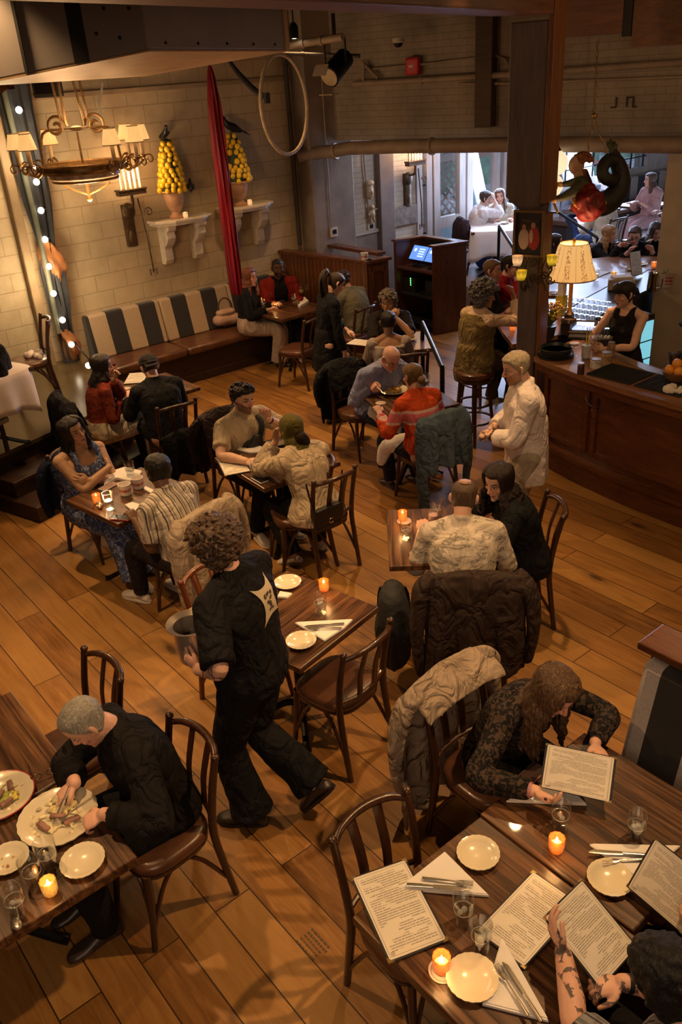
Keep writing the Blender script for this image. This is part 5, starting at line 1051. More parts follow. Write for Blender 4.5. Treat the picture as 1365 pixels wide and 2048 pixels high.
p = atX(736, 382, XS+.02); t = thing('wall_mask', 'small pale carved face ornament on the far painted wall', 'ornament', p); mb = MB(); mb.ball((.05, 0, 0), (.05, .07, .12)); mb.ball((.1, 0, -.01), (.025, .025, .03)); mb.ball((.06, 0, .12), (.04, .08, .05)); remesh(mb, 'carving', .008, 1, .02, mat=plain('carving_gilt', (.38, .27, .15), .5, var=.4, scale=30), parent=t)
p = atX(740, 425, XS+.02); t = thing('wall_cherub', 'small gilt cherub ornament above the far thermostat', 'ornament', p); mb = MB(); mb.ball((.05, 0, .08), .045); mb.ball((.05, 0, -.02), (.05, .05, .07)); mb.limb([(.05, .03, .02), (.07, .09, .05)], [.02, .014], 8); mb.limb([(.05, -.03, .02), (.07, -.08, -.02)], [.02, .014], 8); mb.limb([(.05, .02, -.07), (.06, .05, -.14)], [.024, .016], 8); mb.limb([(.05, -.02, -.07), (.06, -.03, -.14)], [.024, .016], 8); remesh(mb, 'carving', .008, 1, .01, mat=plain('carving_gilt', (.38, .27, .15)), parent=t)
p = atX(804, 432, XS+.01); t = thing('stone_plaque', 'rough grey stone plaque on the far brick wall under the candelabra', 'plaque', p); mb = MB(); mb.box((.02, 0, 0), (.04, .62, .3)); mb.build('slab', plain('plaque_stone', (.2, .17, .14), .9, var=.4, scale=12, bump=.8), t, smooth=False, bevel=.015)
# ---- framed photograph and votive sconces on the post
pa = RAD(18); pu = V(cos(pa), sin(pa), 0); pn = V(sin(pa), -cos(pa), 0)
def onpost(px, py, off=.01):
 d = ray(px, py); A = V(PX, PY, 0)+pn*off; return CAM+d*(np.dot(A-CAM, pn)/np.dot(d, pn))
a = onpost(1026, 512, .03); b = onpost(1092, 421, .03); pc = (a+b)/2; w = abs(np.dot(b-a, pu)); h = abs(b[2]-a[2])
t = thing('framed_photo', 'gilt framed photograph of two seated people hung on the post', 'picture', pc, pa); mb = MB(); f = .022
for c, s_ in (((0, 0, h/2-f/2), (w, .03, f)), ((0, 0, -h/2+f/2), (w, .03, f)), ((w/2-f/2, 0, 0), (f, .03, h-2*f)), ((-w/2+f/2, 0, 0), (f, .03, h-2*f))): mb.box(c, s_)
mb.build('frame', plain('gilt_frame', (.22, .14, .06), .4, .5), t, smooth=False, bevel=.004); mb = MB(); mb.box((0, .006, 0), (w-2*f, .006, h-2*f)); mb.build('mount', plain('dark_mount', (.012, .011, .018), .6), t, smooth=False)
mb = MB(); mb.box((.01, .001, -.0), (w*.56, .004, h*.6)); ph_ = mb.build('print', plain('photo_brown', (.07, .035, .022), .5, var=.4), t, smooth=False)
mb = MB()
for x, z, r in ((-.055, .07, .024), (.05, .09, .027)): mb.ball((x*w/.35, -.002, z*h/.5), (r*.8, .002, r), 14, 8)
mb.build('faces', plain('photo_skin', (.42, .22, .14), .6), ph_); mb = MB()
for x, z, r in ((-.055, .085, .045), (.05, .108, .048)): mb.ball((x*w/.35, -.0012, z*h/.5), (r, .0015, r*.8), 14, 8)
mb.build('hair', plain('photo_hair', (.02, .012, .01), .6), ph_); mb = MB(); mb.ball((.06*w/.35, -.001, -.05*h/.5), (.055, .002, .1), 14, 8); mb.build('red_jacket', plain('photo_red', (.35, .03, .025), .6), ph_); mb = MB(); mb.ball((-.055*w/.35, -.001, -.06*h/.5), (.05, .002, .09), 14, 8); mb.ball((.03*w/.35, -.002, -.03*h/.5), (.018, .002, .06), 14, 8); mb.build('pale_shirts', plain('photo_shirt', (.5, .38, .3), .6), ph_)
for px, py, lab in ((1043, 560, 'yellow glass votive cup on the lower left bracket of the post'), (1035, 531, 'clear votive cup on the tall stand at the left of the post'), (1104, 530, 'yellow glass votive cup on the right side bracket of the post')):
 p = onpost(px, py, .14) if px < 1090 else onpost(px, py, .05); t = thing('votive_sconce', lab, 'candle', p); mb = MB(); mb.lathe([(.03, 0), (.042, .03), (.048, .085), (.042, .085), (.035, .02)], seg=18, wob=.03, wn=9); mb.build('glass_cup', YEL if 'yellow' in lab else WHT, t); mb = MB(); mb.lathe([(.003, 0), (.009, .014), (.001, .045)], (0, 0, .03), 8); mb.build('flame', FLAME, t)
 mb = MB(); bk = -pn*.13 if px < 1090 else -pu*.08; mb.tube([(0, 0, 0), (0, 0, -.05), bk*.5-V(0, 0, .1), bk-V(0, 0, .08)], .008, 6, sub=4); mb.tube(scroll(bk*.8-V(0, 0, .1), nrm(-bk), Z, .04), .006, 6); mb.lathe([(.012, -.01), (.04, -.003), (.04, 0)], seg=12); mb.build('bracket', IRON, t)
for px, py, lab in ((1056, 540, 'wrought iron leaf ornament on the front of the post'), (1090, 545, 'wrought iron vine ornament on the side of the post')):
 p = onpost(px, py, .02); t = thing('iron_ornament', lab, 'ornament', p); mb = MB()
 for q in (-1, 1):
  for s_ in (-1, 1): mb.tube(scroll(pu*q*.05+V(0, 0, s_*.06), pu*q, Z*s_, .045, 1.2), .006, 5)
 mb.tube([pu*.02-V(0, 0, .16), pu*-.03, pu*.02+V(0, 0, .16)], .007, 5, sub=4); mb.build('scrollwork', IRON, t)
# ---- globe lamps and hanging mermaid
for px, py, D, r, lab in ((1113, 326, 9.6, .135, 'upper glowing globe lamp beside the post'), (1104, 371, 9.3, .125, 'lower glowing globe lamp half behind the post')):
 p = atD(px, py, D); t = thing('globe_lamp', lab, 'lamp', p); mb = MB(); mb.ball((0, 0, 0), r, 24, 16); mb.build('globe', emis('globe_glow', (1.0, .78, .48), .95), t); mb = MB(); mb.lathe([(.04, r-.02), (.05, r), (.02, r+.05)]); mb.tube([(0, 0, r), (0, 0, 4.45-p[2])], .008, 6); mb.build('hanger', BLACK, t)
MD = 8.0
def M(px, py, dd=0): return atD(px, py, MD+dd)
mo = M(1180, 372); t = thing('mermaid_figure', 'hanging carved mermaid with red skirt and looped dark tail', 'figure', mo)
GRE = plain('figure_green', (.07, .075, .03), .6, var=.4, scale=12); FLESH = plain('figure_flesh', (.50, .30, .17), .55, var=.2); TAIL = plain('figure_tail', (.022, .02, .016), .5, var=.5, scale=30, bump=.4); ORH = plain('figure_hair', (.26, .075, .02), .6, var=.4, scale=20); REDS = plain('figure_skirt', (.17, .008, .008), .6, var=.4, scale=16); GLD = plain('figure_gold', (.45, .22, .03), .5, var=.4, scale=20)
mb = MB(); mb.limb([M(1160, 368)-mo, M(1170, 385)-mo, M(1176, 402)-mo], [.075, .09, .07], 14, sub=4); mb.limb([M(1162, 362)-mo, M(1150, 380, -.08)-mo, M(1130, 393, -.1)-mo, M(1112, 398, -.1)-mo], [.05, .048, .04, .026], 12, sub=4); mb.limb([M(1158, 362, .1)-mo, M(1142, 366, .14)-mo, M(1126, 369, .14)-mo], [.045, .036, .024], 12, sub=4); remesh(mb, 'torso', .008, 2, mat=GRE, parent=t)
mb = MB(); h0 = M(1156, 330)-mo; mb.ball(h0-_R*.01, (.075, .075, .088), 16, 12); mb.limb([h0+(M(1150, 334)-M(1156, 330)), h0+(M(1146, 337)-M(1156, 330))], [.02, .014], 8); mb.limb([h0-V(0, 0, .05), M(1160, 362)-mo], [.04, .05], 10); mb.ball(M(1109, 400, -.1)-mo, .03); mb.ball(M(1122, 369, .14)-mo, .027); remesh(mb, 'head', .007, 2, mat=FLESH, parent=t)
mb = MB(); r_ = np.random.default_rng(4)
for i in range(70): q = r_.normal(size=3); q = q/np.linalg.norm(q); q[2] = abs(q[2])*.8+.1; mb.ball(h0+V(0, 0, .04)+(_R*.05)+_F*.02+q*V(.085, .085, .075), .022, 8, 5)
mb.limb([M(1170, 345, .1)-mo, M(1178, 365, .14)-mo, M(1189, 388, .16)-mo], [.035, .035, .015], 10, sub=4); mb.build('curly_hair', ORH, t)
mb = MB(); mb.limb([M(1172, 388)-mo, M(1176, 402)-mo, M(1180, 412)-mo], [.11, .17, .15], 20, sub=5); sk_ = remesh(mb, 'skirt', .009, 2, .05, mat=REDS, parent=t)
mb = MB()
for q in np.linspace(0, 1, 16): a_q = 2.9-q*2.4; c = M(1177+33*cos(a_q), 397+30*sin(a_q))-mo; mb.ball(c-_F*.06, .024, 8, 6)
mb.build('gold_trim', GLD, t)
mb = MB(); L_ = [M(1186, 404, .05), M(1205, 408, .08), M(1226, 396, .1), M(1240, 372, .1), M(1242, 345, .06), M(1232, 322, 0), M(1216, 322, -.05), M(1206, 337, -.08), M(1209, 354, -.08), M(1222, 361, -.04), M(1236, 352, .06), M(1240, 330, .12), M(1234, 315, .14), M(1226, 302, .12)]; mb.tube([p-mo for p in L_], [.11, .115, .11, .095, .08, .068, .06, .057, .055, .053, .05, .048, .045, .04], 14, sub=4); mb.build('tail', TAIL, t)
mb = MB()
for q in (-1, 0, 1): mb.limb([M(1226, 304, .12)-mo, M(1223+q*5, 290, .12)-mo, M(1222+q*7, 279-abs(q)*-5, .12)-mo], [.035, .04, .012], 8, flat=.4, sub=3)
mb.build('tail_fin', GRE, t)
mb = MB(); top = M(1189, 232)
for a_, b_ in ((top, M(1177, 300)), (top, M(1212, 306)), (M(1196, 80), top)):
 k = int(np.linalg.norm(b_-a_)/.05)
 for i in range(k):
  p0 = a_+(b_-a_)*i/k-mo; p1 = a_+(b_-a_)*(i+1.35)/k-mo; dd = nrm(p1-p0); s_ = nrm(np.cross(dd, V(1, .3, .2)))*(1 if i % 2 else 0)+nrm(np.cross(dd, np.cross(dd, V(1, .3, .2))))*(0 if i % 2 else 1); mb.tube([p0, (p0*.7+p1*.3)+s_*.012, (p0*.3+p1*.7)+s_*.012, p1, (p0*.3+p1*.7)-s_*.012, (p0*.7+p1*.3)-s_*.012], .0035, 4, closed=True)
mb.ball(top-mo, .03); mb.build('chain', plain('brass_chain', (.45, .3, .12), .4, .8), t)
mb = MB(); mb.tube([M(1118, 365)-mo, M(1105, 398)-mo, M(1116, 425)-mo], .012, 6); mb.build('gold_staff', GLD, t)
# ------------------------------------------------------------------ chairs, stools, tables
BENT = wood('bentwood', (.030, .011, .006), (.075, .028, .014), 1, 2, .3, 10, .05, .2)
REDW = wood('bentwood_red', (.10, .025, .01), (.19, .055, .02), 1, 2, .3, 10, .05, .2)
def make_chair(label, frame=BENT, loc=(0, 0, 0), rz=0):
 t = thing('bentwood_chair', label, 'chair', loc, rz)
 pt = lambda sx: [(sx*.195, -.235, 0), (sx*.19, -.20, .25), (sx*.185, -.18, .46), (sx*.19, -.20, .66), (sx*.195, -.245, .875)]
 for sx in (-1, 1):
  mb = MB(); mb.tube(pt(sx), [.017, .019, .02, .019, .017], 10, sub=5); mb.ball((sx*.195, -.247, .88), (.021, .021, .018), 10, 7); mb.build('rear_leg', frame, t)
  mb = MB(); mb.tube([(sx*.165, .165, .44), (sx*.175, .18, .25), (sx*.185, .215, 0)], [.02, .018, .014], 10, sub=5); mb.build('leg', frame, t)
 mb = MB(); mb.tube([(-.195, -.24, .845), (-.12, -.285, .865), (0, -.305, .872), (.12, -.285, .865), (.195, -.24, .845)], [.014, .018, .019, .018, .014], 10, sub=6); mb.build('top_rail', frame, t)
 mb = MB(); mb.tube([(-.185, -.185, .525), (-.1, -.215, .525), (0, -.225, .525), (.1, -.215, .525), (.185, -.185, .525)], .013, 8, sub=5); mb.build('lower_rail', frame, t)
 for x in (-.065, .065): mb = MB(); mb.tube([(x*.92, -.222, .52), (x*.97, -.236, .66), (x, -.262, .76), (x*1.05, -.298, .87)], .024, 8, flat=.3, sub=5, up=(0, 1, 0)); mb.build('slat', frame, t)
 mb = MB(); R = []; a = np.linspace(0, 2*pi, 40, endpoint=False)
 for s_, z in ((.90, .425), (.98, .432), (1.0, .45), (1.0, .462), (.97, .478), (.88, .488), (.5, .490), (.05, .486)):
  c, s2 = np.cos(a), np.sin(a); p = 3.2; r = (np.abs(c)**p+np.abs(s2)**p)**(-1/p); R.append(np.stack([s_*.205*r*c*(1+.06*s2), s_*.205*r*s2, np.full(40, z)], 1))
 mb.rings(R); mb.build('seat', LEATH, t, angle=60)
 mb = MB(); mb.rings([[(.2*x*s_*(1+.06*y), .2*y*s_, z) for x, y in zip(*( (lambda r: (r*np.cos(a), r*np.sin(a)))((np.abs(np.cos(a))**3.2+np.abs(np.sin(a))**3.2)**(-1/3.2))))] for s_, z in ((.93, .40), (1.0, .41), (1.0, .427))]); mb.build('seat_frame', frame, t)
 for sx in (-1, 1):
  mb = MB(); mb.tube([(sx*.182, .195, .12), (sx*.172, .10, .33), (sx*.165, .0, .405), (sx*.17, -.10, .33), (sx*.19, -.205, .14)], .011, 8, sub=5); mb.build('side_brace', frame, t)
 mb = MB(); mb.tube([(-.175, .19, .14), (-.1, .172, .34), (0, .165, .405), (.1, .172, .34), (.175, .19, .14)], .011, 8, sub=5); mb.build('front_brace', frame, t)
 return t
chair0 = None
def chair(label, x, y, d, z=0.0, group=None):
 """d = direction the sitter faces"""
 global chair0
 rz = atan2(d[1], d[0])-pi/2
 if chair0 is None: chair0 = make_chair(label, BENT, (x, y, z), rz); return tag(chair0, group=group)
 return dup(chair0, (x, y, z), rz, label, group)
def table(label, c, sx, sy, rz, z=0.0, wood_=None, h=.75, th=.04, base='iron'):
 t = thing('dining_table', label, 'table', (c[0], c[1], z), rz)
 mb = MB(); mb.box((0, 0, h-th/2), (sx, sy, th)); mb.build('tabletop', wood_ or TABW, t, smooth=False, bevel=.006)
 mb = MB(); mb.lathe([(.05, .05), (.05, .1), (.032, .14), (.03, h-th-.06), (.06, h-th-.03), (.06, h-th)], seg=14); mb.build('pedestal', BLACK, t)
 mb = MB(); mb.box((0, 0, h-th-.012), (sx*.6, .06, .02)); mb.box((0, 0, h-th-.012), (.06, sy*.6, .02)); mb.build('top_bracket', BLACK, t, smooth=False)
 for k in range(4): a = k*pi/2+pi/4; mb = MB(); mb.tube([(cos(a)*q*min(sx, sy)*.46/.33, sin(a)*q*min(sx, sy)*.46/.33, w) for q, w in ((.02, .1), (.1, .115), (.2, .07), (.3, .025), (.34, .018))], [.022, .022, .02, .02, .022], 8, sub=4); mb.build('foot', BLACK, t)
 return t
def frame3(A, S, Cc=None, depth=None):
 """table box from pixel corners: A-S one edge, S shared, C third corner or a depth"""
 a, s_ = at(*A, .75)[:2], at(*S, .75)[:2]; u = (a-s_); lu = np.linalg.norm(u); u = u/lu; n = V(-u[1], u[0])
 if Cc is not None: c = at(*Cc, .75)[:2]; lv = abs(np.dot(c-s_, n)); n = n*np.sign(np.dot(c-s_, n))
 else: lv = abs(depth); n = n*np.sign(depth)
 return (s_+u*lu/2+n*lv/2), lu, lv, atan2(u[1], u[0])
TABW = NT('stained_plank_top'); v_ = TABW.coord(scale=(1.2, 22, 22)); w_ = TABW.coord(); g_ = TABW.noise(v_, 1.4, 6, .62, .9); X_, Y_, Z_ = TABW.sep(TABW.coord())[:3]
a_ = TABW.math('FRACT', TABW.math('ADD', TABW.math('DIVIDE', Y_, .245), .5)); gap = TABW.math('LESS_THAN', TABW.math('ABSOLUTE', TABW.math('SUBTRACT', a_, .5)), .012)
c_ = TABW.ramp(g_, [(.34, (.022, .009, .004)), (.47, (.075, .030, .012)), (.6, (.155, .068, .027)), (.75, (.23, .11, .045))]); c_ = TABW.mix(.6, c_, TABW.ramp(TABW.noise(w_, 3.2, 3), [(.3, .55), (.7, 1.05)]), 'MULTIPLY'); c_ = TABW.mix(TABW.math('MULTIPLY', gap, .8), c_, (.012, .006, .003))
TABW.set(col=c_, rough=TABW.ramp(g_, [(.3, .3), (.7, .42)]), coat=.15); TABW.bump(TABW.math('SUBTRACT', g_, gap), .3, .004); TABW = TABW.m
T = {}
def tb(key, label, fr, **k): T[key] = fr; return table(label, fr[0], fr[1], fr[2], fr[3], **k)
tb('mid', 'set dark plank table with two plates beside the walking waiter', frame3((600, 1338), (758, 1213), (584, 1134)))
tb('blue', 'dark table between the woman in blue and the man in the striped shirt', frame3((236, 1049), (130, 1000), depth=.72))
tb('beige', 'dark table between the man in beige and the woman in a green headscarf', frame3((529, 978), (428, 915), depth=.72))
tb('couple', 'square dark table by the man in the camouflage shirt', frame3((779, 1133), (773, 1020), (962, 1016)))
tb('bald', 'dark table between the bald man in blue and the woman in orange', frame3((781, 836), (720, 788), depth=.70))
tb('cap', 'dark table before the man in the backwards cap', (V(-7.72, 3.62), .72, .72, 0))
tb('back', 'small dark table before the grey curly haired woman', (V(-6.92, 6.33), .7, .66, RAD(-35)))
tb('booth', 'dark laden table in the corner by the booth partition', (V(-9.18, 6.43), .76, .8, RAD(2)))
def big_table(label, x0, x1, y0, y1, z=0):
 t = thing('plank_table', label, 'table', ((x0+x1)/2, (y0+y1)/2, z)); sx, sy = x1-x0, y1-y0
 mb = MB(); mb.box((0, 0, .725), (sx, sy, .05)); mb.build('tabletop', TABW, t, smooth=False, bevel=.007)
 mb = MB(); mb.lathe([(.06, .05), (.06, .1), (.04, .14), (.038, .63), (.07, .66), (.07, .69)], seg=14); mb.build('pedestal', BLACK, t)
 mb = MB(); mb.box((0, 0, .688), (sx*.5, .07, .022)); mb.box((0, 0, .688), (.07, sy*.5, .022)); mb.build('top_bracket', BLACK, t, smooth=False)
 for k in range(4): a = k*pi/2+pi/4; mb = MB(); mb.tube([(cos(a)*q, sin(a)*q, w) for q, w in ((.03, .1), (.12, .115), (.24, .07), (.35, .025), (.39, .018))], [.024, .024, .022, .022, .024], 8, sub=4); mb.build('foot', BLACK, t)
 return t
ra = at(959, 1628, .75); RX0, RYS = float(ra[0]), float(ra[1]); RX1 = float(at(1297, 1815, .75)[0])+.0; RY1 = float(at(1191, 1477, .75)[1]); RY0 = float(at(798, 1929, .75)[1])
big_table('plank table where the woman in black lace reads her menu', RX0, RX1+.02, RYS+.004, RY1); big_table('plank table in the foreground holding an open menu and two orange candles', RX0+.01, RX1+.05, RY0, RYS-.004)
lm = at(275, 1713, .75); big_table('long plank table where the grey haired man is eating', float(at(15, 1385, .75)[0]), float(lm[0]), -.35, float(lm[1]))
b0 = at(1209, 1478, .75); t = thing('booth_bench', 'black and grey striped high-backed booth bench at the right edge', 'bench', (float(b0[0])-.02, RY1+.03, 0)); LB = 2.6
mb = MB(); mb.box2((0, .02, 0), (LB, .45, .36)); mb.build('base', MAHOGX, t, smooth=False); mb = MB(); mb.box2((0, -.05, .365), (LB, .36, .47)); mb.build('seat_cushion', LEATH, t, bevel=.03)
mb = MB(); mb.add([(x, y, z) for x in (.015, LB) for y, z in ((.13, .47), (.26, 1.05), (.40, 1.05), (.40, .47))], [(0, 1, 2, 3), (7, 6, 5, 4), (0, 4, 5, 1), (1, 5, 6, 2), (2, 6, 7, 3), (3, 7, 4, 0)]); mb.build('backrest', stripe_mat('booth_stripe', 'x', .40, (.012, .010, .012), (.40, .35, .36), .72, .47), t, bevel=.03)
mb = MB(); mb.box2((-.02, .385, 0), (LB, .46, 1.12)); mb.box2((-.03, .27, 1.09), (LB, .48, 1.13)); mb.build('frame', MAHOGX, t, smooth=False, bevel=.006)
def U(x, y): d = V(x, y, 0); return d/np.linalg.norm(d)
chair('empty brown leather chair tucked at the set plank table beside the backpack', -3.06, 2.25, U(-.985, -.16))
chair('chair with black coat holding the man in beige', -5.98, 3.53, U(1, .0))
chair('chair under the woman in the blue floral dress', -6.30, 2.27, U(.97, .2))
chair('chair draped with a padded cream jacket under the man in stripes', -4.92, 2.36, U(-.97, -.2))
chair('dark chair under the woman in the green headscarf, black handbag on its post', -4.76, 3.45, U(-1, .02))
ca_ = at(340, 805, .87); chair('dark chair under the man in the backwards cap', -7.03, 3.42, U(-1, .1))
chair('chair under the long haired woman in rust', -7.72, 2.95, U(.1, 1))
chair('chair draped with a denim jacket under the woman in orange', -4.98, 4.83, U(-1, .14))
chair('chair under the bald man in blue', -6.22, 5.12, U(1, -.05))
chair('chair draped with a dark brown coat at the camouflage shirt man', -2.98, 3.27, U(-.72, .69))
chair('chair under the curly dark haired woman in black', -3.21, 3.97, U(-.6, -.8))
chair('brown chair under the grey haired man eating', -2.81, .97, U(.03, -1))
chair('empty chair behind the long plank table, left of the eating man', -3.60, .90, U(.05, -1))
chair('empty chair under an overhanging menu in the foreground', -1.665, 1.51, U(1, -.03))
chair('chair covered by a beige coat under the woman in lace', -2.02, 2.36, U(1, .02))
chair('empty chair turned sideways at the corner booth table', -8.40, 5.98, U(-.9, -.35))
chair('chair under the man in grey green behind the waitress', -8.28, 6.76, U(-1, -.2))
chair('chair under the grey curly haired woman in a black tee', -7.35, 6.60, U(.8, -.55))
chair('chair under the person in grey with cropped black hair', -6.43, 5.98, U(-.8, .55))
chair('chair standing on the stage by the white-clothed table', float(at(60, 725, .96)[0])-.02, float(at(60, 725, .96)[1]), U(-.2, -1), SZ)
chair('chair under the man in white by the glazed doors', -10.0, 11.0, U(.5, .85), FZ); chair('chair under the woman in cream by the glazed doors', -10.35, 11.95, U(.75, -.65), FZ)
chair('chair under the man in the cream shirt by the window bench', -8.25, 12.1, U(-.95, .1), FZ)
qa = at(617, 880, .87); qb = at(683, 955, .87); qm = (qa+qb)/2; qn = nrm(V(-(qb-qa)[1], (qb-qa)[0], 0)); qn = qn if qn[1] < 0 else -qn; chair('dark chair beyond the woman in the green headscarf', float(qm[0]+qn[0]*.25), float(qm[1]+qn[1]*.25), qn)
q = make_chair('reddish brown chair at the set table, half behind the waiter', REDW, (-3.80, 2.08, 0), atan2(.16, .98)-pi/2)
q = at(5, 1375, .0); chair('chair corner just inside the left edge above the long table', -4.95, .42, U(.2, -1))
def make_stool(label, x, y, back=0.0):
 t = thing('bar_stool', label, 'stool', (x, y, 0), back); mb = MB(); mb.lathe([(.17, .70), (.19, .715), (.195, .735), (.19, .76), (.16, .775), (.02, .78)], seg=28); mb.build('seat', LEATH, t); mb = MB(); mb.lathe([(.165, .66), (.18, .67), (.18, .70), (.165, .705)], seg=28); mb.build('seat_ring', BENT, t)
 for k in range(4): a = pi/4+k*pi/2; mb = MB(); mb.tube([(cos(a)*.14, sin(a)*.14, .68), (cos(a)*.17, sin(a)*.17, .35), (cos(a)*.21, sin(a)*.21, 0)], [.02, .018, .016], 8, sub=4); mb.build('leg', BENT, t)
 for r, z in ((.165, .42), (.19, .24)): mb = MB(); mb.tube([(cos(q_)*r, sin(q_)*r, z) for q_ in np.linspace(0, 2*pi, 28, endpoint=False)], .011, 6, closed=True); mb.build('ring', BENT, t)
 return t
s0_ = at(942, 742, .77); stool0 = make_stool('bar stool with brown seat nearest the camera, under the woman in the khaki vest', float(s0_[0]), float(s0_[1])+.06)
for x, y, lab in ((-6.28, 6.98, 'bar stool under the man at the bar beside the post'), (-6.65, 7.65, 'bar stool under the woman in red at the bar'), (-7.22, 9.28, 'bar stool under the dark haired woman left of the lamp'), (-7.2, 10.3, 'bar stool under the blonde woman at the bar'), (-6.8, 10.6, 'bar stool under the man in glasses at the far bar'), (-6.75, 11.05, 'bar stool under the long haired woman bending over the far bar')): dup(stool0, (x, y, 0), label=lab)
# ---- cloth-covered tables
LINEN = plain('white_linen', (.72, .64, .58), .85, var=.08, scale=3, bump=.15)
def cloth_table(label, x, y, z, s=.8, rz=0.0, drop=.42, wl='white tablecloth'):
 t = table(label, (x, y), s-.02, s-.02, rz, z); mb = MB(); a = np.linspace(0, 2*pi, 64, endpoint=False); c, q = np.cos(a), np.sin(a); p = 8; r = (np.abs(c)**p+np.abs(q)**p)**(-1/p)
 R = [[(s/2*k*x_, s/2*k*y_, .755) for x_, y_ in zip(r*c, r*q)] for k in (.02, .6, .99)]
 for d_ in np.linspace(0, 1, 7): R.append([(x_*s/2*(1.005+.10*d_*(.5+.5*sin(b*12))), y_*s/2*(1.005+.10*d_*(.5+.5*sin(b*12+1))), .75-d_*drop*(1+.28*abs(sin(2*b))**6*1)) for x_, y_, b in zip(r*c, r*q, a)])
 mb.rings(R, cap=False); o = mb.build('tablecloth', LINEN, None, loc=(x, y, z), rz=rz, angle=80); solid(o, .004, 1); tag(o, wl, 'tablecloth'); return t
ct = at(44, 738, SZ+.75); cloth_table('round-cornered stage table under a white cloth at the left edge', float(ct[0])-.25, float(ct[1])-.42, SZ, .85, RAD(20), .34, 'white tablecloth on the stage table at the left edge')
wc = at(962, 463, FZ+.75); cloth_table('table under a white cloth by the glazed doors', float(wc[0])-.05, float(wc[1])+.42, FZ, .82, RAD(42), .38, 'white tablecloth on the table by the glazed doors')
q = at(1190, 420, FZ+.75); table('plain table by the window bench behind the mermaid', (q[0]-.1, q[1]), .8, .7, RAD(5), FZ); wt_ = q
q2 = at(1287, 408, FZ+.75); table('small table before the woman in pink', (q2[0], q2[1]), .7, .7, 0, FZ)
q = at(14, 835, SZ+.33); t = thing('low_table', 'corner of a pale-topped low table on the stage at the left edge', 'table', (q[0], q[1], SZ), RAD(20)); mb = MB(); mb.box((-.3, -.3, .31), (.62, .62, .05)); mb.build('tabletop', plain('pale_top', (.34, .28, .22), .6, var=.15), t, smooth=False, bevel=.006)
for x_ in (-.55, -.05):
 for y_ in (-.55, -.05): mb = MB(); mb.tube([(x_, y_, .29), (x_, y_, 0)], .022, 8); mb.build('leg', BENT, t)
# ------------------------------------------------------------------ tableware
CHINA = plain('cream_china', (.74, .66, .50), .22, var=.04, coat=.3); STEEL = plain('cutlery_steel', (.56, .50, .43), .25, .85, var=.1); NAPK = plain('napkin_linen', (.80, .76, .74), .85, var=.05, scale=5, bump=.1)
GLASS = glass_mat(); WATER = glass_mat('water', (.90, .93, .93)); ICE = plain('ice_water', (.6, .6, .58), .15, var=.2)
def plate_proto(name, r, lab, cat='plate', rim=22):
 t = thing(name, lab, cat); mb = MB(); mb.lathe([(r*.55, .0), (r*.62, .004), (r*.72, .010), (r*1.0, .019), (r*1.0, .023), (r*.72, .015), (r*.66, .008), (.003, .008)], seg=132, wob=.0, wn=rim)
 vv = mb.v[0]; rr = np.hypot(vv[:, 0], vv[:, 1]); an = np.arctan2(vv[:, 1], vv[:, 0]); k = 1+.009*np.cos(an*rim)*np.clip((rr/r-.75)/.25, 0, 1); vv[:, 0] *= k; vv[:, 1] *= k
 mb.build('dish', CHINA, t, angle=70); return t
def glass_proto(lab, h=.135, r=.041, water=.55, name='water_glass'):
 t = thing(name, lab, 'glass'); mb = MB(); mb.lathe([(.004, .001), (r*.70, .001), (r*.76, .012), (r*.80, h*.4), (r*.93, h*.5), (r, h), (r-.0025, h), (r*.9, h*.52), (r*.73, h*.38), (r*.68, .016), (.004, .014)], seg=24, cap=False, wob=.0); mb.build('tumbler', GLASS, t)
 if water:
  mb = MB(); mb.lathe([(.004, .015), (r*.67, .017), (r*.72, h*.38), (r*.72+(r*.19)*max(0, min(1, (water-.4)/.12)), h*water), (.004, h*water)], seg=20); mb.build('water', WATER, t)
  mb = MB(); mb.tube([(cos(a)*r*.84, sin(a)*r*.84, h*water) for a in np.linspace(0, 2*pi, 20, endpoint=False)], .0016, 5, closed=True); mb.ball((r*.2, 0, h*water-.01), (.012, .012, .01)); mb.ball((-r*.25, r*.2, h*water-.012), (.013, .011, .01)); mb.build('ice', ICE, t)
 return t
SMALLP = None; WG = None; VO = None; VA = None; DINP = None
def put(proto_name, make, label, px, py, z, rz=None, group=None, s=None):
 p = at(px, py, z); g = globals()
 if g[proto_name] is None: g[proto_name] = make(label); t = g[proto_name]; t.location = Vector(p); t['label'] = label
 else: t = dup(g[proto_name], p, rz if rz is not None else rng.uniform(0, 6), label)
 if s: t.scale = (s,)*3
 if group: t['group'] = group
 return t
side_plate = lambda lab, px, py, z=.752, s=None: put('SMALLP', lambda l: plate_proto('side_plate', .085, l), lab, px, py, z, s=s)
dinner = lambda lab, px, py, z=.752, s=None: put('DINP', lambda l: plate_proto('dinner_plate', .135, l, rim=22), lab, px, py, z, s=s)
tumbler = lambda lab, px, py, z=.752, s=None: put('WG', lambda l: glass_proto(l), lab, px, py, z, s=s)
orange_v = lambda lab, px, py, z=.752, s=None: put('VO', lambda l: votive(None, ORG, l), lab, px, py, z, s=s)
amber_v = lambda lab, px, py, z=.752, s=None: put('VA', lambda l: votive(None, AMB, l), lab, px, py, z, s=s)
def food(plate, name, col, n, r, size, seed, hgt=.008):
 r_ = np.random.default_rng(seed); mb = MB()
 for _ in range(n):
  a = r_.uniform(0, 6.3); q = r*sqrt(r_.uniform()); mb.ball((cos(a)*q, sin(a)*q, .012+r_.uniform(0, hgt)), size*r_.uniform(.5, 1.2, 3)*V(1, 1, .5), 8, 5)
 return remesh(mb, name, .004, 1, .004, _texc, mat=plain(name+'_stuff', col, .5, var=.45, scale=40), parent=plate)
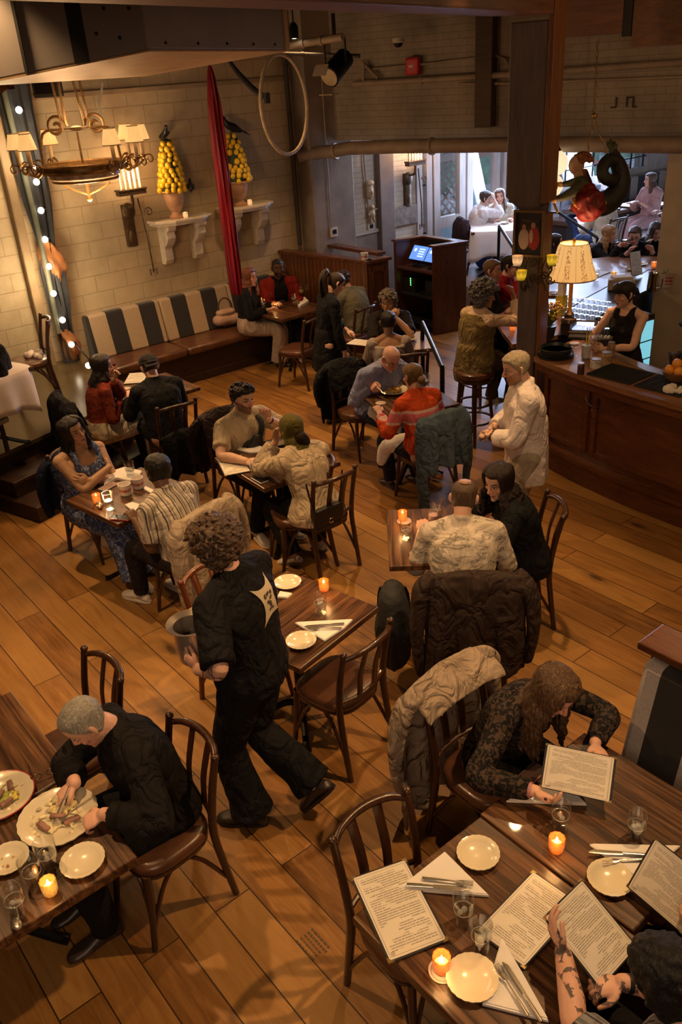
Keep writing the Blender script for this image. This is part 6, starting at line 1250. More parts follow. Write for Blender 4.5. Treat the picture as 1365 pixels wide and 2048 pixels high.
def fork_mesh():
 mb = MB(); mb.tube([(0, -.09, .004), (0, -.04, .006), (0, .02, .008), (0, .045, .006)], [.007, .006, .003, .006], 8, flat=.35, sub=4)
 mb.tube([(0, .04, .006), (0, .06, .004), (0, .07, .004)], [.006, .012, .012], 8, flat=.2)
 for x in (-.009, -.003, .003, .009): mb.tube([(x, .066, .004), (x*1.05, .105, .009)], [.0022, .0014], 5)
 return mb
def knife_mesh():
 mb = MB(); mb.tube([(0, -.11, .004), (0, -.06, .006), (0, -.01, .006)], [.008, .0075, .006], 8, flat=.5); mb.tube([(0, -.01, .006), (0, .05, .005), (.001, .1, .005), (-.004, .118, .005)], [.008, .010, .009, .002], 8, flat=.12, up=(0, 0, 1)); return mb
def spoon_mesh():
 mb = MB(); mb.tube([(0, -.1, .004), (0, -.04, .007), (0, .03, .01)], [.007, .005, .0035], 8, flat=.4, sub=3); mb.ball((0, .058, .007), (.02, .032, .006), 14, 8); return mb
CUT = {}
def cutlery(kind, lab, px, py, ang, z=.757, tilt=0):
 p = at(px, py, z)
 if kind not in CUT:
  o = dict(fork=fork_mesh, knife=knife_mesh, spoon=spoon_mesh)[kind]().build(kind, STEEL); CUT[kind] = o
 else: o = CUT[kind].copy(); C.objects.link(o)
 o.location = Vector(p); o.rotation_euler = (RAD(tilt), 0, ang-pi/2); tag(o, lab, 'cutlery'); return o
def pang(a, b, z=.757): p, q = at(*a, z), at(*b, z); return atan2(q[1]-p[1], q[0]-p[0])
def napkin(lab, pts, z=.752, th=.012):
 P = [at(*p, z) for p in pts]; c = sum(P)/len(P); mb = MB(); mb.prism([(p-c)[:2] for p in P], 0, th); q = [(c+(p-c)*.96-c)[:2] for p in P]; mb.prism([x+V(.0, .003) for x in q], th, th+.003)
 o = mb.build('napkin', NAPK, None, smooth=False, bevel=.004, loc=c); tag(o, lab, 'napkin'); return o
MENU = NT('menu_page'); X_, Y_, Z_ = MENU.sep(MENU.coord())[:3]; ln_ = MENU.math('FRACT', MENU.math('MULTIPLY', Y_, 105.0)); cb_ = MENU.n('ShaderNodeCombineXYZ'); MENU.l(MENU.math('MULTIPLY', X_, 240.0), cb_.inputs[0]); MENU.l(MENU.math('FLOOR', MENU.math('MULTIPLY', Y_, 105.0)), cb_.inputs[1])
wd_ = MENU.noise(cb_.outputs[0], 1.0, 1); bl_ = MENU.noise(MENU.coord(scale=(6, 22, 1)), 1.2, 2); m_ = MENU.math('MULTIPLY', MENU.math('GREATER_THAN', ln_, .52), MENU.math('MULTIPLY', MENU.math('GREATER_THAN', wd_, .42), MENU.math('GREATER_THAN', bl_, .44)))
inn = MENU.math('MULTIPLY', MENU.math('LESS_THAN', MENU.math('ABSOLUTE', X_), .083), MENU.math('LESS_THAN', MENU.math('ABSOLUTE', Y_), .150)); ed = MENU.math('MULTIPLY', MENU.math('MAXIMUM', MENU.math('MULTIPLY', MENU.math('LESS_THAN', MENU.math('ABSOLUTE', MENU.math('SUBTRACT', MENU.math('ABSOLUTE', X_), .094)), .001), MENU.math('LESS_THAN', MENU.math('ABSOLUTE', Y_), .162)), MENU.math('MULTIPLY', MENU.math('LESS_THAN', MENU.math('ABSOLUTE', MENU.math('SUBTRACT', MENU.math('ABSOLUTE', Y_), .162)), .001), MENU.math('LESS_THAN', MENU.math('ABSOLUTE', X_), .094))), 1.0)
MENU.set(col=MENU.mix(MENU.math('MULTIPLY', MENU.math('MAXIMUM', MENU.math('MULTIPLY', m_, inn), ed), .62), MENU.ramp(MENU.noise(MENU.coord(), 8, 2), [(.3, (.66, .60, .52)), (.7, (.74, .68, .60))]), (.10, .085, .075)), rough=.6); MENU = MENU.m
MENUB = plain('menu_cover', (.012, .012, .02), .5); BRASS = plain('brass_corner', (.6, .45, .2), .3, .9)
def menu(lab, loc, M3, w=.215, h=.355):
 """M3 rows: page right, page up, page normal"""
 t = thing('menu', lab, 'menu', loc); t.rotation_euler = Matrix([[M3[j][i] for j in range(3)] for i in range(3)]).to_euler()
 mb = MB(); mb.box((0, 0, 0), (w, h, .005)); mb.build('cover', MENUB, t, smooth=False, bevel=.0015); mb = MB(); mb.box((0, 0, .0032), (w-.014, h-.014, .0012)); o = mb.build('page', MENU, t, smooth=False)
 for sx in (-1, 1):
  for sy in (-1, 1):
   mb = MB(); mb.add([(sx*w/2*1.004, sy*h/2*1.004, .0042), (sx*(w/2-.02), sy*h/2*1.004, .0042), (sx*w/2*1.004, sy*(h/2-.02), .0042), (sx*w/2*1.004, sy*h/2*1.004, -.003), (sx*(w/2-.02), sy*h/2*1.004, -.003), (sx*w/2*1.004, sy*(h/2-.02), -.003)], [(0, 1, 2), (3, 5, 4), (0, 3, 4, 1), (1, 4, 5, 2), (2, 5, 3, 0)]); mb.build('corner', BRASS, t, smooth=False)
 mb = MB(); mb.lathe([(.006, 0), (.0075, 0)], (-w/2+.025, -h/2+.025, .0041), 18, cap=False); mb.box((-w/2+.025, -h/2+.025, .0041), (.0012, .009, .0003)); mb.box((-w/2+.025, -h/2+.025, .0041), (.008, .0012, .0003)); mb.build('emblem', plain('menu_ink', (.05, .045, .04), .7), o, smooth=False)
 return t
def menu_px(lab, tl, tr, br, bl_, z):
 z = z if isinstance(z, (list, tuple)) else (z,)*4
 P = [at(px, py, zz) for (px, py), zz in zip((tl, tr, br, bl_), z)]; r = nrm((P[1]-P[0])+(P[2]-P[3])); u = (P[0]-P[3])+(P[1]-P[2]); u = nrm(u-r*np.dot(u, r)); n = np.cross(r, u); w = (np.linalg.norm(P[1]-P[0])+np.linalg.norm(P[2]-P[3]))/2; h = (np.linalg.norm(P[0]-P[3])+np.linalg.norm(P[1]-P[2]))/2
 t = menu(lab, sum(P)/4, [r, u, n]); t.scale = (w/.215, h/.355, 1); return t
# --- foreground right
menu_px('menu lying over the edge of the foreground table above the empty chair', (704, 1756), (812, 1717), (898, 1882), (776, 1928), .758)
menu_px('menu lying flat between the water glasses and the tattooed arm', (1025, 1744), (1113, 1800), (1150, 1985), (956, 1828), .756).scale = (1, 1, 1)
menu_px('menu tilted up in the tattooed hand', (1092, 1827), (1175, 1752), (1266, 1900), (1195, 1990), (.93, .93, .80, .80))
menu_px('tilted menu at the right edge above the second side plate', (1298, 1668), (1420, 1760), (1380, 1880), (1266, 1780), (.95, .97, .80, .80))
menu_px('menu held open in both hands by the woman in lace', (1120, 1500), (1262, 1533), (1196, 1588), (1052, 1560), (.93, .93, .84, .84))
napkin('folded white napkin with fork and knife by the overhanging menu', [(890, 1707), (979, 1795), (862, 1786), (798, 1780)])
cutlery('fork', 'fork on the napkin by the overhanging menu', 892, 1763, pang((840, 1755), (945, 1768)), .772); cutlery('knife', 'knife on the napkin by the overhanging menu', 872, 1775, pang((825, 1770), (930, 1779)), .772)
napkin('folded white napkin with fork and knife at the bottom edge', [(1004, 1880), (1050, 1960), (1098, 2046), (965, 2012)])
cutlery('fork', 'fork on the napkin at the bottom edge', 1026, 1985, pang((1065, 2042), (995, 1930)), .772); cutlery('knife', 'knife on the napkin at the bottom edge', 1045, 1985, pang((1085, 2042), (1010, 1925)), .772)
napkin('folded white napkin with fork and knife beside the right edge', [(1180, 1692), (1362, 1696), (1340, 1715), (1268, 1758)])
cutlery('knife', 'knife on the napkin beside the right edge', 1240, 1708, pang((1290, 1709), (1195, 1703)), .772); cutlery('fork', 'fork on the napkin beside the right edge', 1262, 1721, pang((1310, 1718), (1225, 1722)), .772)
napkin('white napkin under the phone and wrist of the woman in lace', [(1013, 1605), (1090, 1570), (1140, 1580), (1174, 1612)])
side_plate('empty side plate above the napkin and beside the plank seam', 957, 1712); side_plate('empty side plate beside the lower orange candle', 945, 1962, s=1.06); side_plate('empty side plate between the two tilted menus', 1220, 1762)
orange_v('orange candle glass on the plank seam before the woman in lace', 1113, 1700); orange_v('orange candle glass on a paper coaster in the foreground', 884, 1938, .756)
for px, py, lab in ((1120, 1656, 'water glass before the lace sleeve, by the orange candle'), (1271, 1676, 'water glass alone at the right side of the table'), (927, 1845, 'upper of two water glasses between the menus'), (962, 1898, 'lower of two water glasses between the menus')): tumbler(lab, px, py)
COAST = None
def coaster_proto(l):
 t = thing('coaster', l, 'coaster'); mb = MB(); mb.lathe([(.05, 0), (.05, .002), (.003, .002)], seg=32); o = mb.build('card', plain('coaster_card', (.62, .5, .42), .8), t); mb = MB(); mb.lathe([(.042, .0024), (.040, .0026)], seg=32, cap=False); mb.lathe([(.026, .0024), (.024, .0026)], seg=32, cap=False); mb.build('print_ring', plain('coaster_print', (.25, .14, .1), .8), o); return t
coaster = lambda lab, px, py, z=.752: put('COAST', coaster_proto, lab, px, py, z)
coaster('printed paper coaster under the foreground orange candle', 886, 1941); coaster('coaster on the bald man’s table', 762, 806); coaster('round coaster on the table of the man in the cap', 252, 777, .752)
ph0 = None
def phone(lab, px, py, ang, z=.752, col=(.02, .02, .025), case=(.5, .45, .42), s=1.0):
 p = at(px, py, z); t = thing('phone', lab, 'phone', p, ang); mb = MB(); mb.box((0, 0, .005), (.075*s, .15*s, .01)); mb.build('case', plain('phone_case_%d' % int(case[0]*99), case, .4), t, smooth=False, bevel=.004); mb = MB(); mb.box((0, 0, .0108), (.066*s, .138*s, .0012)); mb.build('screen', plain('phone_screen_%d' % int(col[0]*99), col, .12), t, smooth=False); return t
phone('pinkish phone under the menu of the woman in lace', 1062, 1552, pang((1042, 1560), (1080, 1525))-pi/2, .756, (.05, .03, .03), (.33, .14, .12)); phone('phone lying before the woman in the green headscarf', 520, 960, pang((500, 945), (545, 970))-pi/2, case=(.6, .57, .55)); phone('decorated phone by the paper cups', 217, 974, pang((200, 982), (232, 966))-pi/2, col=(.4, .28, .25), case=(.65, .6, .55)); phone('red edged phone at the near corner of the table by the striped man', 243, 1037, pang((228, 1033), (262, 1035))-pi/2, col=(.02, .015, .015), case=(.35, .02, .03))
# --- set middle table
side_plate('empty side plate at the far side of the set table', 576, 1169); side_plate('empty side plate at the near corner of the set table', 603, 1286); orange_v('orange candle on the set table by the waiter', 649, 1180); tumbler('water glass on the set table by the waiter', 643, 1226)
napkin('folded napkin with fork and knife on the set table', [(590, 1248), (706, 1242), (690, 1258), (650, 1284)]); cutlery('knife', 'knife on the set table napkin', 650, 1251, pang((700, 1247), (612, 1254)), .772); cutlery('fork', 'fork on the set table napkin', 652, 1258, pang((695, 1254), (615, 1257)), .772); napkin('small crumpled napkin end beside the far plate', [(560, 1186), (585, 1190), (575, 1198), (555, 1197)])
# --- grey haired man
d = dinner('large plate of cut steak before the grey haired man', 118, 1640, s=1.25); food(d, 'potato', (.66, .55, .28), 40, .045, .014, 3).location = (-.035, .03, 0); food(d, 'sauce', (.72, .62, .38), 50, .1, .012, 5, .001)
for x, y, a in ((.01, -.055, .3), (-.0, .0, .9), (.05, .03, 1.4)):
 mb = MB(); mb.box((x, y, .02), (.055, .022, .014), rz=a); remesh(mb, 'steak', .004, 2, .006, _texc, mat=plain('steak_meat', (.30, .15, .11), .5, var=.5, scale=30), parent=d)
q = dinner('red rimmed plate of half eaten food at the left edge', 2, 1598, s=1.1); food(q, 'greens', (.35, .38, .08), 26, .05, .013, 8); food(q, 'yolk', (.8, .6, .08), 12, .03, .012, 9).location = (.03, -.03, 0); mb = MB(); mb.tube([(cos(a)*.136, sin(a)*.136, .022) for a in np.linspace(0, 2*pi, 48, endpoint=False)], .003, 5, closed=True); mb.build('red_rim', plain('plate_red', (.4, .03, .03), .3), q)
q = side_plate('used side plate with crumbs at the left edge', 18, 1723); food(q, 'crumbs', (.45, .2, .08), 14, .04, .006, 4, .002); side_plate('clean side plate at the corner of the long table', 167, 1727, s=1.06)
for px, py, lab in ((102, 1735, 'water glass with ice beside the clean side plate'), (72, 1770, 'tall glass of ice holding a spoon handle at the long table'), (38, 1828, 'water glass nearest the camera on the long table')): tumbler(lab, px, py, s=1.08)
amber_v('amber candle glass on the long table', 102, 1785); cutlery('spoon', 'spoon lying by the red rimmed plate', 75, 1588, pang((112, 1562), (42, 1608))); cutlery('spoon', 'spoon lying at the near edge of the long table', 22, 1830, pang((8, 1800), (35, 1850)))
p = at(90, 1555, .757); t = thing('reading_glasses', 'pair of reading glasses folded on the long table', 'glasses', p, pang((60, 1570), (110, 1550))); mb = MB()
for s_ in (-1, 1): mb.tube([(s_*.033+.022*cos(a), 0, .02+.017*sin(a)) for a in np.linspace(0, 2*pi, 16, endpoint=False)], .0018, 5, closed=True); mb.tube([(s_*.058, 0, .025), (s_*.05, .13, .008)], .0018, 5)
mb.tube([(-.011, 0, .024), (.011, 0, .024)], .0018, 5); mb.build('frame', plain('tortoise_frame', (.05, .02, .01), .3), t)
# --- couple table
coaster('coaster under the candle at the camouflage shirt man’s table', 809, 1042); orange_v('orange candle on the couple’s square table', 806, 1040, .756); tumbler('water glass near the candle on the couple’s square table', 814, 1078); tumbler('water glass behind the pink drink', 877, 1035)
p = at(868, 1062, .752); t = thing('cocktail_glass', 'tall pale pink drink with a striped straw', 'glass', p); mb = MB(); mb.lathe([(.028, 0), (.034, .005), (.036, .15), (.033, .15), (.03, .01)], seg=20, cap=False); mb.build('tumbler', GLASS, t); mb = MB(); mb.lathe([(.03, .006), (.033, .125), (.003, .125)], seg=18); mb.build('drink', plain('pink_drink', (.62, .42, .38), .25), t); mb = MB(); mb.tube([(0, 0, .03), (.03, .03, .2)], .004, 6); mb.build('straw', plain('pink_straw', (.7, .35, .4), .5), t)
# --- beige man table
q = dinner('white plate of orange pasta sauce between the beige tee and the headscarf', 548, 915, s=1.05); food(q, 'orange_sauce', (.62, .28, .03), 60, .075, .016, 3, .004); food(q, 'bread', (.62, .42, .2), 8, .04, .02, 12, .012); side_plate('empty side plate at the far edge of the pasta table', 556, 888); side_plate('small plate under the elbow of the woman in the headscarf', 545, 940, s=.8); tumbler('water glass in the hand of the man in beige', 511, 948)
napkin('white napkin folded at the left of the pasta plate', [(474, 901), (510, 889), (541, 905), (500, 908)]); menu_px('menu lying at the near left corner of the pasta table', (428, 921), (462, 918), (502, 938), (478, 946), .756).scale = (1, 1, 1); cutlery('fork', 'fork on the small plate by the headscarf', 552, 938, pang((540, 940), (565, 935)), .775)
# --- blue woman table
orange_v('orange candle before the woman in blue', 195, 1005); tumbler('water glass beside the candle of the woman in blue', 221, 1018); tumbler('empty glass behind the paper cups', 263, 955)
def cup(lab, px, py, z=.752):
 t = thing('paper_tub', lab, 'cup', at(px, py, z)); mb = MB(); mb.lathe([(.042, 0), (.048, .085), (.051, .087), (.045, .087), (.004, .02)], seg=24); mb.build('tub', plain('paper_cup', (.66, .58, .54), .6, var=.05), t); mb = MB(); mb.lathe([(.0455, .03), (.047, .055)], seg=24, cap=False); mb.build('print_band', plain('cup_print', (.5, .2, .17), .6, var=.7, scale=60), t); return t
cup('printed paper tub in front on the table of the woman in blue', 252, 988); cup('printed paper tub behind, holding a black card', 277, 975); cup('white cup standing on the booth partition cap', 730, 519, BZ)
napkin('crumpled white napkins piled behind the paper tubs', [(211, 950), (250, 938), (285, 946), (270, 968), (235, 960), (209, 974)], th=.02); napkin('folded napkin by the striped man', [(250, 1012), (264, 1007), (286, 1013), (270, 1027)]); napkin('napkin under the striped man’s chin', [(290, 975), (312, 985), (308, 992), (288, 980)])
p = at(203, 1013, .752); t = thing('wrapper', 'crumpled foil wrapper by the candle of the woman in blue', 'wrapper', p); mb = MB(); [mb.ball(rng.normal(size=3)*V(.025, .018, .006)+V(0, 0, .018), .016, 8, 5) for _ in range(9)]; remesh(mb, 'foil', .005, 1, .02, _texc, mat=plain('foil', (.3, .25, .22), .35, .6, var=.5, scale=40), parent=t)
# --- bald man table
q = dinner('oval plate of pasta before the bald man', 788, 783, s=1.05); food(q, 'pasta', (.60, .36, .06), 60, .075, .016, 6, .012); cutlery('knife', 'knife beside the coaster on the bald man’s table', 754, 790, pang((742, 786), (764, 800))); tumbler('water glass behind the head of the woman in orange', 853, 775)
# --- cap man
menu_px('menu open before the man in the backwards cap', (262, 748), (283, 746), (284, 765), (263, 766), .756).scale = (1, 1, 1)
# --- back tables
menu_px('menu on the table of the grey curly haired woman', (712, 688), (728, 676), (752, 682), (720, 698), .756).scale = (1, 1, 1); side_plate('plate on the table of the grey curly haired woman', 820, 680); orange_v('candle on the table of the grey curly haired woman', 815, 690)
q = dinner('large salad plate at the back of the booth table', 583, 591); food(q, 'salad', (.25, .32, .06), 30, .08, .016, 3, .02); q = dinner('plate with greens in the middle of the booth table', 558, 601, s=.9); food(q, 'herbs', (.3, .36, .1), 16, .05, .014, 5, .015); q = side_plate('small plate at the left corner of the booth table', 504, 611); food(q, 'dip', (.55, .45, .3), 12, .04, .015, 7); q = dinner('plate before the redhead woman', 526, 605, s=.8); food(q, 'stew', (.4, .2, .06), 14, .05, .013, 9); amber_v('amber lit candle on the booth table', 547, 613); tumbler('water glass beside the candle on the booth table', 528, 617); tumbler('water glass at the right of the booth table', 589, 608)
napkin('crumpled napkin at the right of the booth table', [(590, 606), (610, 598), (618, 606), (600, 616)], th=.03)
def stem_glass(lab, p, h=.19, wine=None):
 t = thing('wine_glass', lab, 'glass', p); mb = MB(); mb.lathe([(.003, .002), (.033, .002), (.03, .006), (.004, .012), (.004, h*.45), (.03, h*.55), (.038, h*.7), (.032, h), (.030, h), (.035, h*.7), (.003, h*.5)], seg=20, cap=False); mb.build('bowl', GLASS, t)
 if wine: mb = MB(); mb.lathe([(.003, h*.5), (.028, h*.56), (.034, h*.68), (.003, h*.68)], seg=16); mb.build('wine', plain('wine_%d' % int(wine[0]*99), wine, .2), t)
 return t
stem_glass('white wine glass on the booth table', at(604, 600, .752), wine=(.5, .4, .12)); stem_glass('second wine glass at the back of the booth table', at(617, 596, .752)); stem_glass('red wine glass raised by the woman in rust', at(231, 752, 1.02), wine=(.08, .01, .015))
cutlery('spoon', 'wooden stirrer standing at the booth candle', 541, 598, RAD(40), .83, 70)
tumbler('water glass on the white cloth by the glazed doors', 982, 445, FZ+.762); p = at(995, 446, FZ+.762); side_plate('white plate on the cloth by the glazed doors', 1010, 447, FZ+.762); orange_v('small candle on the sill side of the white cloth', 1030, 436, FZ+.762)
orange_v('candle on the table of the woman in pink', 1283, 402, FZ+.752); tumbler('water glass on the table of the woman in pink', 1302, 402, FZ+.752); side_plate('plate on the table behind the mermaid', 1215, 420, FZ+.752)
q = at(966, 535, FZ); t = thing('blue_bag', 'blue bag with bottle on the floor by the white-clothed table', 'bag', q); mb = MB(); mb.limb([(0, 0, .12), (0, 0, .3)], [.13, .11], 14); remesh(mb, 'pouch', .01, 2, .04, mat=plain('blue_nylon', (.02, .06, .25), .6), parent=t); mb = MB(); mb.tube(arc((0, 0, .38), .09, 0, pi, 10, (1, 0, 0), (0, 0, 1)), .012, 6); mb.build('strap', plain('blue_nylon', (.02, .06, .25)), t)
# --- bar top
PLT = plain('stoneware_dark', (.025, .025, .03), .4)
z_ = BT
for i, (r, h) in enumerate(((.17, .018), (.165, .018), (.15, .05))):
 t = thing('serving_tray', ['bottom round dark tray of the stack beside the post', 'middle round dark tray of the stack beside the post', 'topmost deep round tray with pale base beside the post'][i], 'tray', (float(at(1112, 712, BT)[0]), float(at(1112, 712, BT)[1]), z_)); mb = MB(); mb.lathe([(r*.9, 0), (r, h*.9), (r*.97, h), (r*.9, h*.4), (.004, h*.35)], seg=40); mb.build('tray', PLT, t); z_ += h+.001
 if i == 2: mb = MB(); mb.lathe([(r*.88, h*.42), (.004, h*.42)], seg=36); mb.build('base_disc', plain('tray_cork', (.30, .24, .17), .8), t)
lp = at(1137, 668, BT); t = thing('table_lamp', 'brass column table lamp with flower-patterned glowing shade on the bar', 'lamp', lp)
mb = MB(); mb.box((0, 0, .06), (.11, .11, .12)); mb.lathe([(.08, .12), (.07, .16), (.045, .17), (.05, .2), (.03, .22)], seg=16); mb.build('base', plain('dark_marble', (.05, .03, .02), .3, var=.4), t, bevel=.005); mb = MB(); mb.lathe([(.03, .22), (.02, .25), (.02, .52), (.03, .54), (.012, .56), (.012, .82)], seg=16); mb.build('column', plain('lamp_brass', (.5, .26, .06), .35, .5), t)
FSH = NT('flower_shade'); g = FSH.noise(FSH.coord(), 60, 3, .6, .5); an = FSH.n('ShaderNodeMath', operation='ARCTAN2'); xx, yy, zz = FSH.sep(FSH.coord())[:3]; FSH.l(yy, an.inputs[0]); FSH.l(xx, an.inputs[1]); fr_a = FSH.math('FRACT', FSH.math('MULTIPLY', an.outputs[0], 8/6.2832)); st_ = FSH.math('MULTIPLY', FSH.math('LESS_THAN', FSH.math('ABSOLUTE', FSH.math('SUBTRACT', fr_a, .5)), .17), FSH.math('GREATER_THAN', g, .52)); sm_ = FSH.math('LESS_THAN', fr_a, .025); mk = FSH.math('MULTIPLY', FSH.math('MAXIMUM', st_, sm_), .75)
eb = FSH.ramp(zz, [(0, (1, .42, .09)), (1, (1, .58, .2))]); FSH.set(col=(.5, .33, .15), emit=FSH.mix(mk, eb, (.22, .05, .01)), es=.72, rough=.8); FSH = FSH.m
mb = MB(); mb.lathe([(.235, .55), (.225, .58), (.18, .70), (.145, .84), (.13, .87)], seg=40, cap=False); sh_ = solid(mb.build('lamp_shade', FSH, t), .003); mb = MB(); mb.lathe([(.237, .545), (.237, .556)], seg=40, cap=False); mb.build('shade_trim', plain('shade_trim', (.25, .12, .04)), sh_); mb = MB(); mb.lathe([(.132, .865), (.132, .875)], seg=40, cap=False); mb.build('shade_trim', plain('shade_trim', (.25, .12, .04)), sh_); mb = MB(); mb.ball((0, 0, .68), .035); mb.build('bulb', BULB, t); mb = MB(); mb.lathe([(.01, .82), (.014, .87), (.016, .9), (.003, .92)], seg=10); mb.build('finial', plain('lamp_brass', (.5, .26, .06)), t)
LAMP_P = V(lp[0], lp[1], BT+.72)
fp = at(1098, 675, BT); t = thing('flower_pot', 'arrangement of yellow flowers and greenery on the bar beside the post', 'plant', fp); mb = MB(); mb.lathe([(.05, 0), (.07, .12), (.065, .12), (.004, .1)], seg=16); mb.build('pot', PLT, t); r_ = np.random.default_rng(2); ml, mf, mp = MB(), MB(), MB()
for i in range(150):
 a = r_.uniform(0, 6.3); e = r_.uniform(.25, 1.0); d_ = V(cos(a)*e, sin(a)*e, 1.1); d_ = d_/np.linalg.norm(d_); l_ = r_.uniform(.12, .26); tip = V(0, 0, .1)+d_*l_; ml.tube([(0, 0, .1), V(0, 0, .1)+d_*l_*.5+V(0, 0, .01), tip], [.002, .002, .001], 4)
 if i % 3: mf.ball(tip, .012*r_.uniform(.6, 1.2), 6, 4)
 else: mp.ball(tip, .014*r_.uniform(.6, 1.2), 6, 4)
 w = nrm(np.cross(d_, V(0, 0, 1)))*.012; ml.add([tip-d_*.06-w*.2, tip-d_*.03-w, tip, tip-d_*.03+w], [(0, 1, 2, 3)])
ml.build('stems', plain('flower_green', (.12, .16, .03), .7), t); mf.build('yellow_blossom', plain('flower_yellow', (.55, .42, .03), .7, var=.3), t)['kind'] = 'stuff'; mp.build('pink_blossom', plain('flower_pink', (.5, .22, .15), .7), t)['kind'] = 'stuff'
p = at(1100, 610, BT+.25); t = thing('paper_holder', 'tall white paper roll in a yellow holder behind the post', 'holder', (at(1100, 640, BT)[0]-.05, at(1100, 640, BT)[1]+.25, BT)); mb = MB(); mb.box((0, 0, .1), (.09, .09, .2)); mb.build('holder', plain('holder_yellow', (.5, .42, .03), .5), t, smooth=False, bevel=.004); mb = MB(); mb.box((0, 0, .32), (.07, .07, .24)); mb.build('paper', NAPK, t, smooth=False, bevel=.01); mb = MB(); mb.ball((0, 0, .47), .02); mb.build('red_tip', plain('red_tip', (.6, .03, .02), .5), t)
p = at(1165, 672, BT); t = thing('till_tablet', 'small black terminal with a blue-white screen on the bar', 'screen', p, RAD(30)); mb = MB(); mb.prism([(-.12, -.14), (.12, -.14), (.12, .14), (-.12, .14)], 0, .03); mb.box((0, .05, .07), (.26, .2, .03), ax=[(1, 0, 0), (0, .9, .42), (0, -.42, .9)]); mb.build('housing', BLKP, t, smooth=False, bevel=.008); mb = MB(); mb.box((0, .043, .087), (.2, .12, .002), ax=[(1, 0, 0), (0, .9, .42), (0, -.42, .9)]); mb.build('display', emis('tablet_glow', (.45, .6, 1), 1.2), t, smooth=False)
t = thing('coupe_glass', 'coupe cocktail with pale foam beside the trays', 'glass', at(1148, 714, BT)); mb = MB(); mb.lathe([(.03, .002), (.03, .005), (.004, .01), (.004, .09), (.03, .1), (.046, .135), (.044, .135)], seg=22, cap=False); mb.build('bowl', GLASS, t); mb = MB(); mb.lathe([(.004, .096), (.03, .103), (.044, .132), (.003, .134)], seg=20); mb.build('foam', plain('drink_foam', (.72, .62, .5), .6), t)
t = thing('mixing_glass', 'tall mixing glass full of ice and straws', 'glass', at(1172, 716, BT)); mb = MB(); mb.lathe([(.035, .002), (.04, .01), (.045, .19), (.042, .19)], seg=22, cap=False); mb.build('tumbler', GLASS, t); mb = MB(); mb.lathe([(.036, .006), (.042, .12), (.003, .12)], seg=18); mb.build('ice', ICE, t); mb = MB(); [mb.tube([(x*.2, .0, .05), (x, .02, .27)], .004, 6) for x in (-.02, .01, .03)]; mb.build('straws', plain('straw_yellow', (.6, .5, .1), .5), t)
t = thing('mixing_glass', 'second tall clear mixing glass behind the iced one', 'glass', at(1190, 705, BT)); mb = MB(); mb.lathe([(.035, .002), (.04, .01), (.045, .17), (.042, .17)], seg=22, cap=False); mb.build('tumbler', GLASS, t)
t = thing('garnish_caddy', 'black lidded garnish box on the front bar', 'box', at(1205, 698, BT), RAD(25)); mb = MB(); mb.box((0, 0, .05), (.16, .12, .1)); mb.box((0, 0, .105), (.17, .13, .012)); mb.build('box', BLKP, t, smooth=False, bevel=.006); mb = MB(); [mb.ball((x, y, .115), .014, 7, 5) for x in (-.05, -.02, .02, .05) for y in (-.03, .02)]; mb.build('garnish', plain('garnish_pale', (.5, .5, .48), .5), t)
for i, (px, py, colr, r, h, lab) in enumerate(((1192, 735, (.55, .5, .45), .05, .08, 'pale round jar with labelled lid on the bar'), (1213, 728, (.35, .22, .12), .05, .11, 'jar of brown sugar cubes on the bar'), (1162, 748, (.06, .02, .02), .03, .1, 'small dark bottle at the edge of the bar'), (1222, 712, (.25, .15, .08), .035, .13, 'amber syrup bottle on the bar'))):
 t = thing('bar_jar', lab, 'jar', at(px, py, BT)); mb = MB(); mb.lathe([(r, 0), (r, h*.8), (r*.8, h*.9)], seg=20); mb.build('jar', plain('jar_%d' % i, colr, .25, var=.4, scale=25), t); mb = MB(); mb.lathe([(r*.85, h*.9), (r*.85, h), (.003, h)], seg=20); mb.build('lid', plain('jar_lid', (.4, .36, .32), .4, .5), t)
t = thing('orange_bowl', 'wooden bowl holding oranges at the right end of the bar', 'bowl', at(1352, 762, BT)); mb = MB(); mb.lathe([(.06, 0), (.10, .05), (.115, .09), (.10, .09), (.004, .03)], seg=28); mb.build('bowl', plain('bowl_wood', (.22, .10, .04), .5), t); bo2 = at(1352, 762, BT)
for i, (x, y, z) in enumerate(((-.045, -.03, .095), (.04, -.035, .095), (.0, .045, .1), (-.0, -.005, .15))):
 o = sphere_mb((0, 0, 0), .042).build('orange', plain('orange_peel', (.75, .30, .03), .45, var=.12, scale=40, bump=.2), None, loc=bo2+V(x, y, z)); tag(o, ['left orange in the wooden bowl', 'right orange in the wooden bowl', 'rear orange in the wooden bowl', 'topmost orange in the wooden bowl'][i], 'fruit')
for px, py, lab in ((1343, 745, 'steel cocktail shaker tin left of the oranges'), (1362, 742, 'second steel shaker tin at the right edge')): t = thing('shaker_tin', lab, 'shaker', at(px, py, BT)); mb = MB(); mb.lathe([(.035, 0), (.045, .16), (.047, .165), (.043, .165), (.033, .01)], seg=22); mb.build('tin', plain('tin_steel', (.6, .6, .6), .2, 1), t)
t = thing('bar_towel', 'crumpled pale towel at the right end of the bar', 'towel', at(1352, 786, BT)); mb = MB(); r_ = np.random.default_rng(5); [mb.ball(r_.normal(size=3)*V(.05, .035, .008)+V(0, 0, .025), .03, 8, 6) for _ in range(14)]; remesh(mb, 'cloth', .006, 1, .03, mat=LINEN, parent=t)
t = thing('wall_pan', 'round steel bottle-cap catcher with ring hung on the bar front', 'pan', at(1193, 792, .86)); c_ = V(0, 0, 0); mb = MB(); dn = nrm(V(.2, -1, .35)); un = nrm(np.cross(dn, V(0, 0, 1))); wn_ = np.cross(un, dn)
